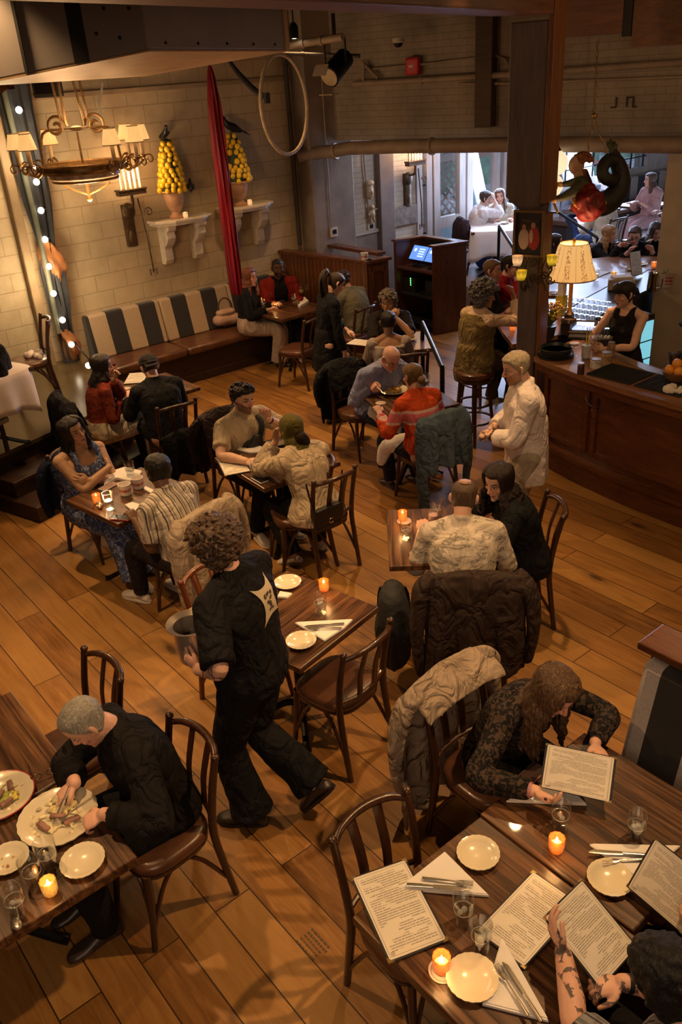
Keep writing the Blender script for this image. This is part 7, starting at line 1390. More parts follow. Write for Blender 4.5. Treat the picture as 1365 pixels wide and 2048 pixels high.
def dsk(mb, L): mb.rings([[dn*q+(un*cos(a)+wn_*sin(a))*r for a in np.linspace(0, 2*pi, 28, endpoint=False)] for q, r in L])
dsk(mb, [(-.06, .02), (-.06, .085), (.0, .1), (.0, .094), (-.05, .08), (-.05, .004)]); mb.build('pan', plain('pan_steel', (.62, .6, .58), .28, .9, var=.3, scale=12), t); mb = MB(); mb.tube([V(0, 0, -.135)+un*.028*cos(a)+V(0, 0, .028)*sin(a) for a in np.linspace(0, 2*pi, 18, endpoint=False)], .005, 6, closed=True); mb.build('ring', STEEL, t)
gw = None; gi = 0; gl_spots = []
for r_i in range(6):
 for c_i in range(9): gl_spots.append((1128+c_i*11+(r_i % 2)*5-r_i*1.5, 612+r_i*11+c_i*1.6))
def rack_proto(l):
 t = thing('bar_tumbler', l, 'glass'); mb = MB(); mb.lathe([(.034, 0), (.032, .01), (.028, .11), (.003, .112), (.003, .108), (.026, .105), (.030, .0)], seg=14, cap=False); mb.build('tumbler', GLASS, t); return t
p0 = rack_proto('upturned clear tumbler in the drying rows behind the lamp'); p0['group'] = 'upturned tumblers drying on the inner bar ledge'
for i, (px, py) in enumerate(gl_spots):
 q = at(px, py, BT-.006+.0)
 if i == 0: p0.location = Vector(q)
 else: dup(p0, q, group=p0['group'])
for px, py, lab in ((1243, 577, 'white plastic napkin box on the inner bar ledge'),): t = thing('napkin_box', lab, 'box', at(px, py, BT), RAD(35)); mb = MB(); mb.box((0, 0, .06), (.3, .2, .12)); mb.build('box', plain('box_cream', (.5, .42, .34), .6), t, smooth=False, bevel=.008); mb = MB(); mb.box((0, 0, .13), (.22, .15, .03), rz=.3); mb.build('napkins', NAPK, t, smooth=False, bevel=.01)
t = thing('steel_jug', 'steel water jug on the inner bar ledge', 'jug', at(1305, 582, BT)); mb = MB(); mb.lathe([(.06, 0), (.065, .02), (.055, .2), (.06, .21), (.055, .2), (.05, .02)], seg=24); mb.build('body', plain('tin_steel', (.6, .6, .6)), t); mb = MB(); mb.tube([(.055, .0, .18), (.11, .0, .16), (.11, 0, .07), (.06, 0, .04)], .009, 8, sub=4); mb.build('handle', plain('tin_steel', (.6, .6, .6)), t)
t = thing('lettered_tub', 'white tub with red lettering on the inner bar ledge', 'tub', at(1333, 572, BT)); mb = MB(); mb.lathe([(.08, 0), (.09, .15), (.095, .155), (.08, .15), (.004, .03)], seg=26); mb.build('tub', plain('tub_white', (.6, .55, .5), .5), t); mb = MB(); a0 = atan2(-_F[1], -_F[0]); r_ = np.random.default_rng(9)
for k in range(3):
 for j in range(6): a = a0+(j-2.5)*.2; mb.box((cos(a)*.088, sin(a)*.088, .11-k*.035), (.004, .012, .024 if k < 2 else .014), rz=a)
mb.build('red_letters', plain('letter_red', (.5, .03, .03), .6), t, smooth=False); mb = MB(); [mb.ball(r_.normal(size=3)*V(.03, .03, .01)+V(0, 0, .16), .02, 7, 5) for _ in range(10)]; mb.build('ice', ICE, t)
for px, py, lab, k in ((1110, 560, 'plate of food on the side bar behind the lamp', 'd'), (1105, 590, 'second plate on the side bar by the post', 'd'), (1262, 540, 'plate before the blonde woman at the bar', 's'), (1285, 530, 'plate before the man in glasses at the bar', 's')): (dinner if k == 'd' else side_plate)(lab, px, py, BT+.001, s=.8)
orange_v('candle on the side bar behind the lamp', 1119, 604, BT); orange_v('candle on the far bar before the man in glasses', 1308, 535, BT); orange_v('candle on the side bar at the left of the post', 1026, 662, BT); amber_v('candle on the side bar by the napkin box', 1228, 555, BT)
tumbler('water glass on the side bar before the blonde woman', 1192, 560, BT); tumbler('water glass at the far bar by the right pillar', 1330, 530, BT)
menu_px('upright cream menu card standing on the far bar', (1252, 506), (1276, 504), (1292, 545), (1270, 552), (BT+.28, BT+.28, BT+.02, BT+.02)).scale = (.8, .8, 1); menu_px('white menu lying on the side bar before the blonde woman', (1175, 540), (1218, 545), (1206, 556), (1170, 552), BT+.004).scale = (1, 1, 1)
tt = at(1352, 655, 1.25); t = thing('beer_tap', 'black beer tap tower at the right edge of the bar', 'tap', (float(at(1360, 735, BT)[0]), float(at(1360, 735, BT)[1])+.12, BT)); mb = MB(); mb.lathe([(.09, 0), (.09, .02), (.05, .03), (.045, .3), (.11, .33), (.11, .37), (.02, .38)], seg=22); mb.build('tower', BBLK, t); mb = MB(); mb.lathe([(.112, .325), (.112, .345)], seg=22, cap=False); mb.build('steel_band', STEEL, t); mb = MB(); mb.lathe([(.012, .38), (.02, .42), (.025, .52), (.01, .54)], seg=12); mb.build('handle', BBLK, t)
p = at(835, 1255, .0); t = thing('backpack', 'black backpack hung on the coat-draped chair beside the camouflage shirt man', 'backpack', (-3.30, 2.90, .16), atan2(.69, -.72)-pi/2); BP_ = plain('backpack_nylon', (.010, .010, .013), .75, var=.4, scale=12, bump=.3)
mb = MB(); mb.limb([(0, 0, .1), (0, 0, .25), (0, .01, .42)], [.17, .185, .14], 18, flat=.66); remesh(mb, 'main_pocket', .01, 3, .02, mat=BP_, parent=t); mb = MB(); mb.limb([(0, -.1, .08), (0, -.1, .22)], [.1, .1], 14, flat=.4); remesh(mb, 'front_pocket', .01, 2, .01, mat=BP_, parent=t); mb = MB(); mb.tube(arc((0, .05, .5), .05, 0, pi, 10, (1, 0, 0), (0, 0, 1)), .01, 6)
for s_ in (-1, 1): mb.tube([(s_*.07, .09, .48), (s_*.09, .16, .35), (s_*.1, .13, .12)], .016, 6, flat=.4, sub=4)
mb.build('strap', BP_, t); mb = MB(); mb.ball((.06, -.15, .24), (.012, .005, .012)); mb.build('badge', STEEL, t)
hp_ = V(-4.60, 3.42, 0); t = thing('handbag', 'small black shoulder bag with gold clasp hung from the headscarf woman’s chair', 'handbag', (-4.53, 3.36, .46), RAD(90)); HB_ = plain('bag_leather', (.012, .011, .012), .4); mb = MB(); mb.box((0, 0, .09), (.25, .06, .18)); mb.build('body', HB_, t, smooth=False, bevel=.02); mb = MB(); mb.box((0, -.036, .12), (.252, .012, .13)); mb.build('flap', HB_, t, smooth=False, bevel=.006); mb = MB(); mb.tube([(.018*cos(a), -.046, .075+.02*sin(a)) for a in np.linspace(.7, 5.6, 14)], .0055, 6); mb.build('clasp', plain('gold_metal', (.8, .5, .15), .25, 1), t)
mb = MB(); mb.tube([(-.12, 0, .17), (-.15, -.0, .3), (-.17, .0, .42)], .007, 6, sub=4); mb.tube([(.12, 0, .17), (.15, 0, .3), (.17, 0, .42)], .007, 6, sub=4); mb.build('strap', HB_, t)
sb_ = at(455, 652, .49); t = thing('tote_bag', 'pale pink slouchy tote bag on the wall bench', 'handbag', (sb_[0], sb_[1], .485), RAD(80)); PK = plain('pink_leather', (.42, .26, .2), .6, var=.15); mb = MB(); mb.limb([(-.1, 0, .1), (.1, 0, .1)], [.1, .1], 14, flat=.8); mb.limb([(-.06, 0, .2), (.06, 0, .2)], [.08, .08], 12, flat=.6); remesh(mb, 'body', .009, 3, .02, mat=PK, parent=t); mb = MB(); mb.tube(arc((0, 0, .24), .1, 0, pi, 14, (1, 0, 0), (0, 0, 1.5)), .011, 6); mb.build('handle', plain('bag_strap', (.05, .03, .025), .5), t)
# ---- coats over chair backs
def coat(lab, x, y, d, mat, w=.46, zt=.90, back=.55, front=.25, sleeves=.5, e=.02, name='coat', z=0, flare=.06, sl_out=.06):
 """hung over a bentwood chair back: seat centre x,y and sitter direction d"""
 rz = atan2(d[1], d[0])-pi/2; t = thing(name, lab, 'coat', (x, y, z), rz); r_ = np.random.default_rng(int(abs(x*100))); mb = MB(); ns = 30; P = []
 prof = [(-.135, zt-front), (-.175, zt-front*.5), (-.215, zt-.03), (-.25, zt+.012), (-.285, zt), (-.315, zt-.06), (-.33, zt-back*.4), (-.34, zt-back*.75), (-.335, zt-back)]
 for i, (yy, zz) in enumerate(prof):
  row = []
  for j in range(ns+1):
   u = j/ns*2-1; k = max(0, i-4)/4; ww = w/2*(1+flare*k*2); fold = (.018+.022*k)*sin(u*9+r_.uniform(-.2, .2)+i*.25)*(k+.15)
   row.append((u*ww, yy-.03*(1-u*u)*(1 if 1 < i else .4)-fold, zz-.028*abs(u)**3-(.05*abs(u)**2 if i == 3 else 0)-k*.02*sin(u*5)))
  P.append(row)
 P = np.array(P); n = np.cross(np.gradient(P, axis=0), np.gradient(P, axis=1)); n /= np.maximum(np.linalg.norm(n, axis=2, keepdims=True), 1e-6)
 mb.rings(np.array([np.concatenate([P[i]+n[i]*e*.6, (P[i]-n[i]*e*.6)[::-1]]) for i in range(len(P))])); body = remesh(mb, 'body', .011, 3, .012, mat=mat, parent=t)
 for s_ in (-1, 1):
  if sleeves:
   mb = MB(); L = sleeves*(1 if s_ < 0 else .85); mb.tube([(s_*w*.42, -.25, zt-.02), (s_*(w*.5+sl_out*.6), -.285, zt-.12), (s_*(w*.52+sl_out), -.30, zt-L*.6), (s_*(w*.48+sl_out*.9), -.29, zt-L)], [.05, .07, .06, .05], 14, flat=.65, sub=5); remesh(mb, 'sleeve', .011, 3, .014, mat=mat, parent=t)
 return t
coat('padded cream quilted jacket over the striped man’s chair', -4.92, 2.36, U(-.97, -.2), cloth((.42, .33, .25), None, 'quilt'), w=.50, zt=.95, back=.62, sleeves=.66, name='jacket', sl_out=.05)
coat('dark brown jacket over the camouflage shirt man’s chair', -2.98, 3.27, U(-.72, .69), cloth((.038, .024, .020), rough=.7, wr=.5), w=.56, zt=.95, back=.66, sleeves=.72, name='jacket', sl_out=.05, flare=.04)
coat('beige trench coat over the chair of the woman in lace', -2.02, 2.36, U(1, .02), cloth((.34, .26, .20), wr=.6), w=.54, zt=.95, back=.90, sleeves=.75, name='coat', front=.1)
coat('denim jacket with olive collar slung over the chair of the woman in orange', -4.98, 4.83, U(-1, .14), cloth((.07, .10, .14), (.12, .11, .06), None), w=.42, zt=.93, back=.48, sleeves=.85, name='jacket', sl_out=.03, flare=.1)
coat('dark leather jacket over the chair of the man in beige', -5.98, 3.53, U(1, 0), cloth((.025, .014, .016), rough=.5), w=.46, zt=.92, back=.55, sleeves=.5, name='jacket'); coat('black coat over the chair of the woman in rust', -7.72, 2.95, U(.1, 1), cloth((.012, .012, .016)), w=.50, zt=.92, back=.55, sleeves=.55); coat('navy denim jacket over the chair of the woman in blue', -6.30, 2.27, U(.97, .2), cloth((.015, .02, .045)), w=.44, zt=.86, back=.52, sleeves=.6, name='jacket'); coat('black coat over the bald man’s chair', -6.22, 5.12, U(1, -.05), cloth((.012, .012, .014)), w=.46, zt=.92, back=.62, sleeves=.5); coat('dark jacket over the chair of the man in white by the glazed doors', -10.0, 11.0, U(.5, .85), cloth((.03, .015, .02)), w=.44, zt=.9, back=.4, sleeves=.4, z=FZ, name='jacket'); coat('black jacket over the cap man’s chair', -7.03, 3.42, U(-1, .1), cloth((.012, .012, .014)), w=.42, zt=.62, back=.42, sleeves=.0, name='jacket')
p = at(70, 712, SZ+.5); t = thing('folded_shawl', 'pale cream cloth lying on the stage chair seat', 'cloth', (p[0], p[1], SZ+.49)); mb = MB(); r_ = np.random.default_rng(5); [mb.ball(r_.normal(size=3)*V(.07, .05, .006)+V(0, 0, .025), .035, 8, 6) for _ in range(12)]; remesh(mb, 'cloth', .008, 2, .03, mat=LINEN, parent=t)
p = at(627, 1890, .0015); t = thing('floor_stamp', 'faded dark ink stamp printed on an oak plank near the bottom', 'marking', p, 0); mb = MB(); r_ = np.random.default_rng(8)
for j in range(5):
 x = -.07
 while x < .06: w = r_.uniform(.008, .022); mb.box((x+w/2, .045-.022*j, 0), (w, .011 if j < 2 else .007, .0006)); x += w+.006
mb.build('stamp_ink', plain('stamp_ink', (.07, .045, .022), .6), t, smooth=False)
# ------------------------------------------------------------------ people
def ang(x, y): return atan2(y, x)
BLKC = lambda: cloth((.010, .010, .012)); DKJ = lambda: cloth((.016, .018, .028))
def hw(px, py, z): return tuple(at(px, py, z))
WHS = plain('white_sneaker', (.62, .55, .50), .6, var=.1); SOLEW = plain('white_sole', (.68, .62, .56), .6)
p = Person('person', 'woman in a blue floral sleeveless dress, arms crossed, smiling to her left', (-6.15, 2.17, 0), ang(.97, .2), female=True, w=1.22, lean=-3, side=-2, head=(6, -4, 13), skin=skin_mat(SK['tan'], (.02, .012, .01), lip=(.36, .12, .10), smile=4.0), det=2,
 hands=dict(R=dict(w=(-.09, .235, .87), pole=(1, .1, -.8), d=(-.55, -.8, -.1), n=(.2, -1, 0), curl=.3), L=dict(w=(.08, .20, .82), pole=(-1, .15, -.8), d=(.9, -.3, .2), n=(0, -1, 0), curl=.4)), feet=dict(L=dict(a=(-.12, .5, .09), yaw=0), R=dict(a=(.08, .6, .09), yaw=-10)))
BLUE = cloth((.06, .085, .20), (.38, .40, .52), 'floral', wr=.3)
def straps(s, mb):
 for sg in (-1, 1): mb.limb([s.sp[3]+s.rt[3]*sg*.10+s.fr[3]*.13+s.up[3]*.04, s.sp[4]+s.rt[4]*sg*.105+s.fr[4]*.085+s.up[4]*.03, s.sp[5]+s.rt[5]*sg*.095-s.u3*.0, s.sp[4]+s.rt[4]*sg*.10-s.fr[4]*.09, s.sp[3]+s.rt[3]*sg*.09-s.fr[3]*.12], [.04, .035, .036, .04, .05], 12, flat=.6)
p.top(BLUE, None, .016, -.05, .41, 'dress_bodice', skirt=lambda mb: straps(p, mb)); p.pants(BLUE, .035, .07, 'dress_skirt', mid=True, disp=.022); p.shoes(WHS, sole=SOLEW); p.long((.012, .008, .007), .26, 90, (.03, .02, .018), .014, .016, az0=1.0, back=.03, r=.013)
p = Person('person', 'dark haired man in a cream striped short sleeved shirt with his back turned', (-4.84, 2.31, 0), ang(-.97, -.2), lean=17, w=.98, head=(-18, 12, 5), skin=skin_mat(SK['dark'], (.01, .008, .007)), det=1, hands=dict(L=dict(w=(-.16, .30, .79), pole=(-.2, -.6, -1), curl=.5), R=dict(w=(.14, .32, .79), pole=(.2, -.6, -1), curl=.5)), feet=dict(L=dict(a=(-.10, .50, .09), yaw=10), R=dict(a=(.16, .34, .09), yaw=-5)))
p.top(cloth((.60, .52, .43), (.10, .09, .10), 'stripe'), .8, .018, collar=1.1); p.pants(cloth((.022, .018, .022))); p.shoes(WHS, sole=SOLEW); p.short((.010, .008, .008), .016, .068, -.04, -.07, disp=.01); p.glasses()
p = Person('person', 'long dark haired woman in a rust red sweater and pale trousers drinking wine', (-7.60, 2.95, 0), ang(.1, 1), female=True, lean=12, w=.92, head=(-20, 4, 0), skin=skin_mat(SK['olive'], (.02, .012, .01)), det=1, hands=dict(R=dict(ww=hw(240, 800, .79), curl=.5), L=dict(ww=hw(226, 758, 1.05), pole=(-1, .2, -1), d=(.3, .5, .8), n=(.6, -.2, 0), curl=.6)), feet=dict(R=dict(a=(.12, .46, .09)), L=dict(a=(.0, .50, .09))))
p.top(cloth((.20, .035, .018)), 1.9, .014, -.0); p.pants(cloth((.52, .44, .33), wr=.5), .02, .03); p.shoes(); p.long((.012, .008, .007), .40, 120, (.035, .02, .015), .014, .014, az0=1.0, back=.03, r=.012)
p = Person('person', 'man in black wearing a black cap backwards, seen from behind', (-7.06, 3.39, 0), ang(-1, .12), lean=16, w=1.05, head=(0, 22, 0), skin=skin_mat(SK['fair']), det=1, hands=dict(L=dict(w=(-.18, .42, .80)), R=dict(w=(.18, .42, .80))))
p.top(cloth((.010, .010, .013)), 1.9, .02, collar=.8); p.pants(BLKC()); p.shoes(); p.short((.05, .03, .02), .004, .06, -.02, -.05, disp=.003)
mb = MB(); p.cap(mb, .014, .05, .035, .032, lo=.02); mb.tube([p.hp(*head_pt(a, .03, .016)) for a in np.linspace(0, 2*pi, 30, endpoint=False)], .009, 6, closed=True); mb.ball(p.hp(0, 0, .128), .01); c = remesh(mb, 'cap', .006, 1, mat=cloth((.02, .018, .02)), parent=p.root); mb = MB(); mb.rings([[p.hp(x*.07, -.09-.06*q*(1-x*x*.6), .03-.03*q) for x in np.linspace(-1, 1, 9)]+[p.hp(x*.07, -.09-.06*q*(1-x*x*.6), .024-.03*q) for x in np.linspace(1, -1, 9)] for q in (0, .5, 1)]); mb.build('visor', cloth((.02, .018, .02)), c)
p = Person('person', 'bearded man in a beige tee with a black sling bag, left hand raised', (-5.85, 3.49, 0), ang(1, .02), lean=8, w=1.06, side=2, head=(10, 6, 0), skin=skin_mat(SK['fair'], (.015, .01, .008), beard=.85, bcol=(.018, .011, .008)), det=2,
 hands=dict(R=dict(ww=hw(492, 922, .80), pole=(1, -.2, -.6), curl=.55, n=(-.3, -.2, -1)), L=dict(ww=hw(537, 838, 1.0), pole=(-.6, .9, -.6), d=(.05, .0, 1), n=(.9, .4, 0), curl=(.9, .8, .7, .6), thumb=.8)), feet=dict(R=dict(a=(.20, .38, .09), yaw=-10), L=dict(a=(-.06, .48, .09), yaw=5)))
p.top(cloth((.60, .49, .34)), .75, .022, -.06, collar=.9); p.pants(BLKC(), .02); p.shoes(plain('grey_sneaker', (.42, .38, .35), .7), sole=SOLEW); p.curly((.012, .008, .007), .022, 220, .070, .03, -.03, .006, .014, top=1.5); p.watch(-1)
mb = MB(); S = p; fr = lambda i, r, f: S.sp[i]+S.rt[i]*r+S.fr[i]*f
mb.tube([fr(5, -.08, -.03), fr(4, -.11, .135), fr(3, -.03, .185), fr(3, .06, .17), fr(2, .15, .10), fr(2, .17, -.05)], [.022]*6, 8, flat=.35, sub=5, up=(0, 1, .3)); mb.build('bag_strap', plain('sling_strap', (.012, .012, .016), .7), p.root)
mb = MB(); mb.limb([fr(3, -.02, .185)+V(0, 0, .0), fr(2, .09, .18), fr(2, .14, .15)-V(0, 0, .03)], [.06, .075, .05], 14, flat=.55, up=(0, 1, .2)); remesh(mb, 'sling_bag', .008, 2, .01, mat=plain('sling_bag', (.012, .012, .016), .6), parent=p.root)
p = Person('person', 'woman in an olive headscarf and beige overshirt leaning on her elbows', (-4.72, 3.40, 0), ang(-1, .03), female=True, lean=25, w=1.0, head=(-8, 14, 0), skin=skin_mat(SK['tan']), det=1, hands=dict(L=dict(w=(-.08, .36, 1.02), pole=(-.7, .3, -1), d=(.2, .1, 1), n=(.3, -1, 0), curl=.6), R=dict(w=(.06, .34, 1.03), pole=(.7, .3, -1), d=(-.2, .1, 1), n=(-.3, -1, 0), curl=.6)), feet=dict(L=dict(a=(-.14, .18, .10), yaw=25, pitch=15), R=dict(a=(.14, .2, .10), yaw=-5, pitch=20)))
p.top(cloth((.52, .41, .29), wr=.5), 1.85, .032, -.08, collar=1.1, hem=.25); p.pants(BLKC(), .02, .02); SNK = plain('cream_sneaker', (.50, .45, .38), .6, var=.25, scale=22); p.shoes(SNK, sole=plain('dark_sole', (.10, .09, .08), .7))
mb = MB(); p.cap(mb, .022, .062, -.075, -.11, lo=-.12); mb.limb([p.hp(0, -.02, -.09), p.hp(0, -.02, -.13)], [.088, .08], 16); mb.limb([p.sp[5]+p.u3*.03, p.sp[5]-p.u3*.01], [.085, .10], 16); remesh(mb, 'headscarf', .008, 3, .01, mat=cloth((.10, .085, .022)), parent=p.root)
mb = MB(); mb.limb([p.hp(0, .02, -.10), p.hp(.03, -.06, -.085), p.hp(.02, -.10, -.05)], [.06, .075, .05], 14); mb.limb([p.hp(0, -.05, -.1), p.hp(0, -.09, -.17)], [.08, .06], 14, flat=.6); remesh(mb, 'under_scarf', .008, 2, .008, mat=cloth((.02, .012, .01)), parent=p.root)
fpt = at(682, 828, 0); p = Person('person', 'waitress with a ponytail in a short black dress standing at the corner booth', (fpt[0]-.05+0.12, fpt[1]+.02-0.19, 0), ang(.25, .97), stand=True, female=True, scale=.97, w=.92, lean=6, head=(2, 34, 0), skin=skin_mat(SK['fair'], (.04, .02, .015)), det=1, hands=dict(R=dict(w=(.24, .10, .74), pole=(.5, -1, 0), curl=.5, d=(0, .2, -1), n=(-1, 0, 0)), L=dict(w=(-.05, .26, .98), pole=(-1, -.3, -.6), curl=.4)), feet=dict(L=dict(a=(-.08, .07, .09)), R=dict(a=(.09, -.05, .09))))
def skirt7(mb):
 a = np.linspace(0, 2*pi, 28, endpoint=False); mb.rings([[p.p0+V(cos(t)*r*(1+.06*sin(t*8)*k), sin(t)*r*.82*(1+.06*sin(t*8)*k), z) for t in a] for r, z, k in ((.15, .14, 0), (.175, .02, .2), (.2, -.12, .6), (.225, -.30, 1))])
p.top(BLKC(), 1.85, .014, -.05, .53, 'dress', skirt=skirt7, disp=.008); mb = MB()
for sg in (-1, 1): mb.tube([p.an[sg]+V(0, 0, .02), p.an[sg]*.82+p.kn[sg]*.18], [.043, .047], 12)
mb.build('orange_sock', plain('orange_sock', (.45, .12, .03), .8), p.root); p.shoes(boot=.05, e=.008, sole=plain('black_sole', (.012, .011, .011), .6))
mb = MB(); p.cap(mb, .009, .072, -.03, -.075); c = p.hp(0, -.115, .045)
for i in range(26): o = rng.normal(size=3)*.014; mb.tube([c+o*.3, c-p.H[1]*.05+p.H[2]*.02+o, c-p.H[1]*.085-V(0, 0, .07)+o*1.6, c-p.H[1]*.085-V(0, 0, .17)+o*2, c-p.H[1]*.07-V(0, 0, .26)+o*1.6], [.008, .011, .011, .009, .002], 6, sub=3)
p.hairobj(mb, hair_mat((.03, .017, .012), (.13, .07, .04)))
mb = MB(); mb.tube([p.hp(-.078, -.01, -.03)+V(0, 0, -.04), p.sp[5]+V(-.05, .06, -.02), p.sp[4]+V(-.03, .14, -.04)], .004, 6, sub=4); mb.build('earpiece_cord', plain('cord_pale', (.5, .55, .75), .4), p.root)
p = Person('person', 'woman with grey curls and glasses in a black tee, hand at her mouth', (-7.27, 6.50, 0), ang(.80, -.58), female=True, lean=12, w=1.25, head=(-22, 6, 0), skin=skin_mat(SK['olive'], (.05, .04, .035)), det=1, hands=dict(L=dict(w=(-.05, .30, 1.0), pole=(-.8, .3, -1), d=(.15, -.05, 1), n=(0, -1, .1), curl=.7), R=dict(w=(-.02, .36, .80), pole=(1, -.1, -.5), d=(-1, .1, 0), n=(0, 0, -1))))
p.top(cloth((.018, .014, .015)), .9, .02); p.pants(BLKC()); p.shoes(); p.curly((.10, .075, .055), .03, 260, .062, -.045, -.09, .009, .022, (.30, .25, .2)); p.glasses()
p = Person('person', 'person with cropped black hair in a grey off-shoulder top seen from behind', (-6.43, 5.75, 0), ang(-.80, .58), female=True, lean=10, w=1.0, head=(-8, 6, 0), skin=skin_mat(SK['brown'], (.01, .008, .007)), det=1, hands=dict(L=dict(w=(-.15, .40, .80)), R=dict(w=(.16, .40, .80))))
p.top(cloth((.33, .27, .24)), 1.85, .022, -.06, .455); p.pants(DKJ()); p.shoes(); p.short((.010, .008, .008), .012, .065, -.03, -.05, disp=.008)
p = Person('person', 'bald man in a pale blue shirt bending over his pasta with a fork', (-6.04, 5.17, 0), ang(1, -.06), lean=24, w=1.12, head=(0, 36, 0), skin=skin_mat(SK['pink'], (.2, .14, .1)), det=2, hands=dict(R=dict(ww=hw(742, 768, .86), pole=(.5, -.3, -1), d=(.2, 1, -.2), n=(-.7, .0, -.7), curl=.75, thumb=.9), L=dict(w=(-.2, .40, .79), pole=(-1, -.2, -.5))), feet=dict(R=dict(a=(.02, .66, .11), yaw=10, pitch=8), L=dict(a=(.0, .75, .12), yaw=20, pitch=5)))
p.top(cloth((.30, .34, .56), wr=.5), 1.9, .028, -.06, collar=1.3); p.pants(cloth((.035, .045, .09)), .02); p.shoes(plain('tan_boot', (.30, .09, .03), .4, var=.25), boot=.12, e=.004, sole=plain('pale_sole', (.55, .45, .35), .6)); p.glasses()
mb = MB(); p.cap(mb, .004, .20, -.02, -.06, lo=-.07); mb2 = MB()
lapn = MB(); a_ = p.kn[1]; lapn.limb([p.hip[1]*.6+a_*.4+V(0, 0, .05), a_+V(0, 0, .03), a_*.55+p.an[1]*.45+V(0, .03, 0)], [.105, .09, .075], 14); remesh(lapn, 'lap_napkin', .01, 2, .03, mat=NAPK, parent=p.root)
fk = cutlery('fork', 'fork in the bald man’s hand', 758, 778, pang((742, 768), (782, 784)), .84, -18)
p = Person('person', 'woman in an orange sweater with pink bands and hair in a bun, from behind', (-4.95, 4.79, 0), ang(-1, .14), female=True, lean=13, w=1.0, head=(0, 12, 4), skin=skin_mat(SK['pink'], (.2, .12, .06)), det=1, hands=dict(L=dict(w=(-.22, .36, .80), pole=(-.5, -.3, -1)), R=dict(w=(.22, .36, .80), pole=(.5, -.3, -1))), feet=dict(L=dict(a=(-.1, .4, .09)), R=dict(a=(.14, .3, .09))))
p.top(cloth((.58, .075, .018), (.66, .40, .36), 'bands', k=(.80, .90)), 1.85, .022, -.02, collar=.9); p.pants(DKJ()); p.shoes(); p.bun((.16, .085, .03), (.45, .26, .10), (0, -.125, -.025), .034)
lapn = MB(); a_ = p.kn[-1]; lapn.limb([p.hip[-1]*.6+a_*.4+V(0, 0, .04), a_*.75+p.hip[-1]*.25+V(-.06, 0, -.04), a_*.8+p.hip[-1]*.2+V(-.1, 0, -.16)], [.10, .09, .06], 12, flat=.8); remesh(lapn, 'lap_napkin', .01, 2, .02, mat=NAPK, parent=p.root)
p = Person('person', 'red haired woman in black in profile on the wall bench', (-9.57, 6.03, 0), ang(.75, .66), female=True, lean=6, w=.95, head=(-10, 4, 0), skin=skin_mat(SK['pink'], (.2, .08, .04)), det=1, seat=.48, hands=dict(L=dict(w=(-.1, .36, .80)), R=dict(w=(.16, .34, .79))))
p.top(BLKC(), 1.9, .02); p.pants(cloth((.40, .30, .24)), .03, .06, mid=True); p.shoes(); p.long((.16, .045, .022), .30, 90, (.30, .10, .05), .012, .012, az0=.9, back=.02)
q = at(553, 560, 1.02); p = Person('person', 'dark bearded man in a red jacket and black tee in the booth corner', (-9.66, 6.64, 0), ang(.92, -.38), lean=4, w=1.05, head=(0, 4, 0), skin=skin_mat(SK['dark'], (.01, .008, .007), beard=.9, bcol=(.01, .008, .008)), det=1, seat=.48, hands=dict(L=dict(w=(-.16, .38, .79)), R=dict(w=(.16, .38, .79))))
p.top(BLKC(), .5, .012); p.pants(DKJ()); p.shoes(WHS); p.short((.010, .008, .008), .008, .075, -.01, -.05, disp=.004); mb = MB()
RJ = cloth((.24, .018, .012))
for sg in (-1, 1):
 p.arm(mb, sg, .024, 1.9, 1.2); mb.limb([p.sp[5]*.75+p.sp[4]*.25, p.sp[4]*.35+p.sh[sg]*.65+p.up[4]*.025, p.sh[sg]], [.05, .062, .07], 12); mb.limb([p.sp[4]+p.rt[4]*sg*.13+p.fr[4]*.05, p.sp[3]+p.rt[3]*sg*.15+p.fr[3]*.06, p.sp[1]+p.rt[1]*sg*.16+p.fr[1]*.05], [.075, .09, .095], 14); mb.limb([p.sp[4]+p.rt[4]*sg*.08-p.fr[4]*.06, p.sp[1]+p.rt[1]*sg*.08-p.fr[1]*.06], [.09, .11], 14)
remesh(mb, 'red_jacket', .011, 3, .012, mat=RJ, parent=p.root)
p = Person('person', 'man in a grey green shirt leaning on the booth table behind the waitress', (-8.32, 6.93, 0), ang(-1, -.2), lean=20, w=1.1, head=(20, 20, 0), skin=skin_mat(SK['pink'], (.1, .06, .04)), det=0, hands=dict(L=dict(w=(-.1, .36, .84), pole=(-1, 0, -.6), d=(0, .2, 1)), R=dict(w=(.18, .38, .80))), feet=dict(L=dict(a=(-.2, .3, .09), yaw=60), R=dict(a=(.1, .3, .09))))
p.top(cloth((.17, .16, .11)), .9, .024); p.pants(cloth((.16, .18, .22))); p.shoes(WHS, sole=SOLEW); p.curly((.05, .03, .02), .016, 120, r=.008, size=.018)
p = Person('person', 'woman with a grey afro in a khaki vest and pale sleeves on a bar stool', (float(s0_[0])+.02-0.07, float(s0_[1])+.10+0.02, 0), ang(.12, .99), female=True, seat=.775, lean=6, w=1.12, head=(-42, 6, 0), skin=skin_mat(SK['brown'], (.03, .02, .02)), det=1, hands=dict(R=dict(w=(.16, .34, 1.46), pole=(.9, .5, -1), d=(-.35, .0, 1), n=(-.6, -.4, 0), curl=.6), L=dict(w=(-.1, .36, 1.14))), feet=dict(L=dict(a=(-.1, .30, .34)), R=dict(a=(.14, .34, .34))))
p.top(cloth((.58, .42, .30)), 1.8, .016, 0, .53, 'blouse'); mb = MB(); KH = cloth((.20, .145, .06), wr=.6); a = np.linspace(0, 2*pi, 28, endpoint=False)
